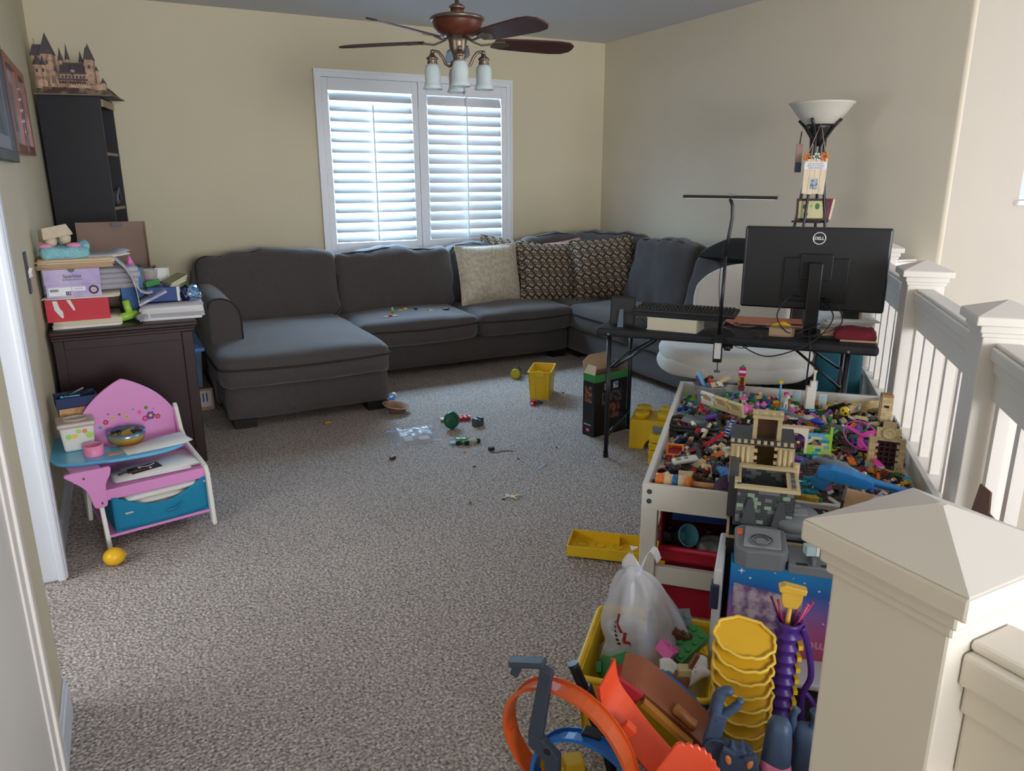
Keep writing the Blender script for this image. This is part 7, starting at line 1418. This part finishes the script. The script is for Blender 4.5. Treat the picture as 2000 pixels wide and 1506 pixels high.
for k, (x, y, z, n_, c, e, sc_) in enumerate(((.055, .02, .085, 'flat plate', 'pink', (.6, .5, .4), 2.2), (.04, -.01, .07, '2x4 brick', 'pink', (.4, .4, 1.2), 2.0), (.065, .03, .10, '2x4 brick', 'brown', (.3, .5, .5), 2.0), (.02, .03, .10, '1x4 brick', 'brown', (.5, .2, 1), 1.8), (.02, .02, .08, '2x4 brick', 'blue', (.4, .1, .3), 2.0), (.035, .035, .095, '2x2 brick', 'green', (.3, .3, .3), 2.0), (.09, .02, .075, '2x4 brick', 'green', (.3, -.4, .9), 2.3), (.03, .06, .12, 'flat plate', 'grey', (.9, .2, .7), 3.0), (.1, .04, .085, 'flat plate', 'yellow', (.2, .6, .2), 2.0))):
    o = bpy.data.objects.new('toy_brick', brick_mesh(n_, c)); COL.objects.link(o); o.location = DW(-.17+x, 1.88+y, .14+z); o.rotation_euler = (e[0], e[1], D45+e[2]); o.scale = (sc_,)*3; tag(o, 'large %s toy %s inside the translucent shopping bag' % (c, n_), 'toy brick')
o = dt('crumpled_receipt', 'crumpled white paper at the front of the yellow crate', 'paper', -.08, 1.80, .215, .2); obj('sheet', G().sheet(lambda u, v: ((u-.5)*.13, (v-.5)*.07, .012*math.sin(u*9)+.014*math.cos(v*8+u*5)), 16, 10, th=.001), M_paper, o); obj('black_mark', G().box((.0, -.005, .018), (.006, .02, .002)).box((.03, -.01, .01), (.006, .02, .002)), M_ink, o)
o = dt('brown_robot', 'small brown and cream toy robot poking from the yellow crate', 'toy', -.085, 1.745, .19, .2); obj('body', G().box((0, 0, .025), (.04, .03, .05), (0, .2, 0)), plas((134, 84, 60)), o, bevel=.003); obj('head', G().box((.008, 0, .062), (.034, .03, .022)), plas((190, 170, 120)), o, bevel=.003); obj('arm', G().box((.028, 0, .085), (.010, .014, .06), (0, .4, 0)), plas((134, 84, 60)), o)
# coloured chutes and loops
bc = dt('blue_chute', 'blue plastic track chute sloping between the crate and the yellow trays', 'toy track', 0, 0); obj('bed', strip(cr([(-.13, 1.66, .275), (-.08, 1.66, .24), (-.03, 1.66, .20), (.01, 1.66, .165)], 5), (0, 1, 0), .09, .004, .018), plas((24, 104, 176)), bc); obj('groove', G().box((-.055, 1.66, .232), (.10, .014, .006), (0, R(36), 0)), plas((18, 80, 140)), bc)
br2 = dt('brown_ramp', 'brown rock-textured toy ramp leaning across the crate', 'toy track', 0, 0); M_brr = mat('ramp_brown', (142, 82, 54), .5, nz=(20, .1))
Pm = cr([(-.22, 1.60, .33), (-.17, 1.60, .325), (-.11, 1.60, .285), (-.05, 1.60, .24), (.0, 1.60, .195)], 6)
obj('bed', strip(Pm, (0, 1, .25), .10, .004, .028), M_brr, br2); obj('red_gate', G().box((-.205, 1.545, .30), (.07, .012, .06), (0, R(30), 0)), plas((186, 36, 52)), br2); obj('gold_ledge', G().box((-.10, 1.535, .25), (.15, .02, .014), (0, R(38), 0)), plas((176, 116, 40)), br2); obj('fossil_relief', G().soft((-.06, 1.57, .25), (.07, .03, .02), r=.008, n=(8, 5, 3), wr=.004, wsc=40, rot=(0, R(38), 0)), plas((170, 112, 60)), br2)
co = dt('coral_track', 'bright orange-red launcher track with toothed jaw plate in the foreground', 'toy track', 0, 0); M_cor = mat('coral_plastic', (236, 82, 44), .3, spec=.5)
Pc = cr([(-.235, 1.47, .405), (-.222, 1.46, .355), (-.185, 1.45, .312), (-.135, 1.43, .27), (-.075, 1.41, .225), (-.01, 1.39, .165), (.04, 1.37, .09), (.06, 1.36, .02)], 6)
obj('bed', strip(Pc, (.3, .8, .5), .078, .004, .012), M_cor, co)
jaw = [(-.055, -.03)]+[(-.05+.11*i/14, .045+.022*math.sin(PI*i/14)+(.006 if i % 2 else 0)) for i in range(15)]+[(.07, .0), (.075, -.03), (.07, -.07), (.0, -.06)]
obj('jaw_plate', G().prism(jaw, -.006, .006, T=Matrix.Translation((-.045, 1.345, .285)) @ Matrix.Rotation(R(30), 4, 'Y') @ Matrix.Rotation(R(-22), 4, 'X') @ XZ), M_cor, co, bevel=.003); obj('side_latch', G().box((-.175, 1.405, .32), (.03, .02, .03), (0, R(40), 0)), M_cor, co, bevel=.003)
ol = dt('orange_loop_track', 'orange racing loop track standing in the foreground', 'toy track', -.30, 1.46, 0, R(-14)); M_orl = mat('track_orange', (226, 100, 44), .35)
Pl = [Vector((.185*math.cos(a), .03*(a-PI), .185+.19*math.sin(a))) for a in [R(238)-R(250)*i/34 for i in range(35)]]
obj('bed', strip(Pl[::-1], (0, 1, 0), .05, .003, .009), M_orl, ol); obj('joiner', G().box((-.183, .0, .15), (.014, .03, .04)), M_orl, ol)
b2 = dt('blue_loop_track', 'blue racing loop track inside the orange loop', 'toy track', -.245, 1.43, 0, R(-10)); M_bll = mat('track_blue', (28, 108, 196), .35)
Pb = [Vector((.155*math.cos(a), .02*(a-PI), .105+.165*math.sin(a))) for a in [R(210)-R(240)*i/28 for i in range(29)]]
obj('bed', strip(Pb[::-1], (0, 1, 0), .042, .003, .009), M_bll, b2); obj('connector', G().box((-.01, -.01, .272), (.045, .03, .014)), M_bk, b2, bevel=.002)
gk = dt('grey_track_support', 'dark slate angled track support arm holding the orange loop', 'toy', -.375, 1.405, 0, R(-4)); M_sl = mat('slate_plastic', (56, 64, 78), .4)
obj('upper_arm', G().prism([(-.028, .26), (.006, .25), (.028, .43), (-.0, .44)], -.012, .012, T=XZ), M_sl, gk, bevel=.003); obj('lower_arm', G().prism([(-.028, .26), (.006, .25), (.048, .21), (.05, .03), (.02, .0), (.012, .19), (-.028, .225)], -.012, .012, T=XZ), M_sl, gk, bevel=.003); obj('top_clip', G().box((-.03, -.01, .447), (.085, .03, .014), (0, R(-12), 0)).box((-.055, -.01, .425), (.02, .026, .03), (0, R(20), 0)), M_sl, gk, bevel=.003); obj('peg_hole', G().cyl((.02, -.0125, .222), (.02, -.0118, .222), .009, n=12), M_bk, gk)
o = dt('black_track_leg', 'black curved support leg behind the orange and blue loops', 'toy', -.30, 1.53, 0); obj('leg', G().tube(cr([(-.03, 0, .37), (.0, 0, .30), (.02, .0, .24), (.06, 0, .14), (.09, 0, .02)], 5), .014, 8), M_bk, o); obj('collar', G().box((.005, 0, .285), (.04, .03, .05), (0, R(-20), 0)), M_bk, o, bevel=.004)
yl = dt('yellow_digger', 'yellow and black toy digger parked under the loop tracks', 'toy vehicle', -.33, 1.52, .0, R(30)); obj('chassis', G().box((0, 0, .035), (.10, .06, .03)), M_bk, yl, bevel=.004); obj('cab', G().box((.01, 0, .075), (.06, .05, .05), top=(.8, .85)), plas((222, 180, 40)), yl, bevel=.004); obj('boom', G().box((-.05, 0, .09), (.07, .016, .02), (0, R(30), 0)), plas((222, 180, 40)), yl)
for x in (-.035, .035):
    for y in (-.035, .035): obj('wheel', G().cyl((x, y-.01, .02), (x, y+.01, .02), .02, n=14), M_bk, yl)
pv = dt('pink_container', 'pink plastic shell with brown sculpted insert in the foreground', 'toy', -.175, 1.44, .06, .1); obj('shell', G().prism([(-.07, -.06), (.0, -.04), (.05, -.06), (.06, .03), (.045, .075), (-.01, .05), (-.055, .01)], -.02, .02, T=XZ), plas((206, 110, 160)), pv, bevel=.005); obj('brown_insert', G().soft((-.01, -.022, .03), (.07, .02, .09), r=.010, n=(8, 4, 9), wr=.006, wsc=30), plas((150, 88, 42)), pv); obj('red_slot', G().box((.0, -.033, .05), (.014, .004, .02), (0, .4, 0)), plas((150, 24, 30)), pv)
# slate dragon pieces and wooden box at the lower right
M_dr = mat('dragon_slate', (66, 84, 110), .45, nz=(40, .08))
d1 = dt('dragon_claw_toy', 'blue-grey robot dragon toy with pincer claw and orange eyes', 'toy', .055, 1.50); obj('torso', G().box((.0, .0, .13), (.085, .05, .26), top=(.8, .8)), M_dr, d1, bevel=.008)
obj('head_plate', G().prism([(-.012, .10), (.028, .10), (.046, .17), (.056, .235), (.05, .275), (.04, .272), (.036, .292), (.024, .282), (.016, .302), (.004, .288), (-.008, .30), (-.014, .28), (-.03, .268), (-.034, .22), (-.026, .17)], .026, .050, T=Matrix.Translation((.0, 0, 0)) @ XZ), M_dr, d1, bevel=.005); obj('snout', G().box((.010, -.055, .165), (.036, .026, .12), top=(1.25, .7)), M_dr, d1, bevel=.005); obj('brow', G().box((-.012, -.053, .282), (.03, .012, .010), (0, .35, 0)).box((.034, -.053, .278), (.03, .012, .010), (0, -.35, 0)), M_dr, d1, bevel=.002)
for x in (-.012, .034): obj('eye', G().ball((x, -.051, .258), (.007, .004, .013), 10, rot=(0, .25 if x > 0 else -.25, 0)), plas((230, 150, 90)), d1)
am_ = obj('claw_arm', G().box((-.045, -.01, .30), (.035, .03, .10), (0, R(10), 0)), M_dr, d1, bevel=.004); obj('pincer', G().tube(cr([(-.045, -.01, .33), (-.045, -.01, .37), (-.035, -.01, .40), (-.012, -.01, .405)], 4), .012, 8, rs=[.016]*4+[.014]*4+[.011]*4+[.004]).tube(cr([(-.03, -.01, .34), (-.015, -.01, .355), (.0, -.01, .375), (.004, -.01, .39)], 4), .010, 8, rs=[.012]*4+[.011]*4+[.009]*4+[.003]), M_dr, am_); obj('joint_disc', G().cyl((-.04, -.032, .26), (-.04, -.018, .26), .026, n=20), M_dr, am_)
d2 = dt('dragon_wing_toy', 'blue-grey toy boat hull with pink stripe beside the dragon head', 'toy', .145, 1.49); obj('hull', G().soft((0, 0, .19), (.065, .05, .34), r=.024, n=(8, 6, 16), fn=lambda p, a, b, c: Vector((p.x*(1-.25*c*c), p.y, p.z))), M_dr, d2); obj('pink_band', G().soft((.0, -.004, .235), (.066, .048, .045), r=.018, n=(8, 6, 5), rot=(0, R(14), 0)), plas((224, 120, 160)), d2); obj('ridge', G().cyl((0, -.026, .05), (0, -.026, .2), .004, n=6), M_dr, d2)
d3 = dt('dragon_claw_piece', 'loose blue-grey dragon claw piece standing behind the pink-striped hull', 'toy', .205, 1.54); obj('palm', G().soft((0, 0, .20), (.05, .04, .24), r=.018, n=(6, 5, 9), wr=.004, wsc=30), M_dr, d3); obj('finger', G().tube(cr([(.0, 0, .29), (.018, 0, .33), (.012, 0, .36)], 4), .01, 8).tube(cr([(-.02, 0, .28), (-.03, 0, .33), (-.022, 0, .355)], 4), .009, 8), M_dr, d3)
wb = dt('wooden_tray', 'shallow pale wooden tray at the foot of the near newel post', 'tray', .255, 1.50, .0, R(2)); M_wd = mat('pale_pine', (176, 136, 102), .55, nz=(16, .15, (1, 6, 1))); obj('floor_board', G().bb((-.05, -.12, .11), (.09, .14, .12)), M_wd, wb)
for a, b in (((-.05, -.12, 0), (-.042, .14, .15)), ((.082, -.12, 0), (.09, .14, .15)), ((-.042, .132, 0), (.082, .14, .15)), ((-.042, -.12, 0), (.082, -.112, .15))): obj('side_board', G().bb(a, b), M_wd, wb, bevel=.001)
o = dt('orange_wedge', 'brown-orange plastic wedge lying in the wooden tray', 'toy', .27, 1.46, .122, .3); obj('wedge', G().prism([(-.02, 0), (.03, 0), (.02, .06)], -.02, .02, T=XZ), plas((140, 70, 30)), o); obj('edge', G().box((.0, 0, .003), (.05, .042, .006)), plas((140, 70, 30)), o)
for k, (a, b, c_, n_) in enumerate(((-.06, 1.52, (30, 30, 34), 'black lump of toy parts between the pink shell and coral track'), (.0, 1.56, (26, 36, 60), 'navy lump of toy parts under the brown ramp'), (.02, 1.44, (40, 70, 150), 'small blue toy scrap by the toothed jaw plate'), (.1, 1.6, (30, 30, 36), 'dark lump of toy parts behind the dragon'))):
    o = dt('toy_scrap', n_, 'toy', a, b, 0, k); obj('lump', G().soft((0, 0, .06), (.10, .07, .12), r=.02, n=(7, 6, 7), wr=.02, wsc=22, seed=k), plas(c_), o); obj('knob', G().cyl((0, 0, .11), (.01, 0, .14), .012), plas(c_), o)
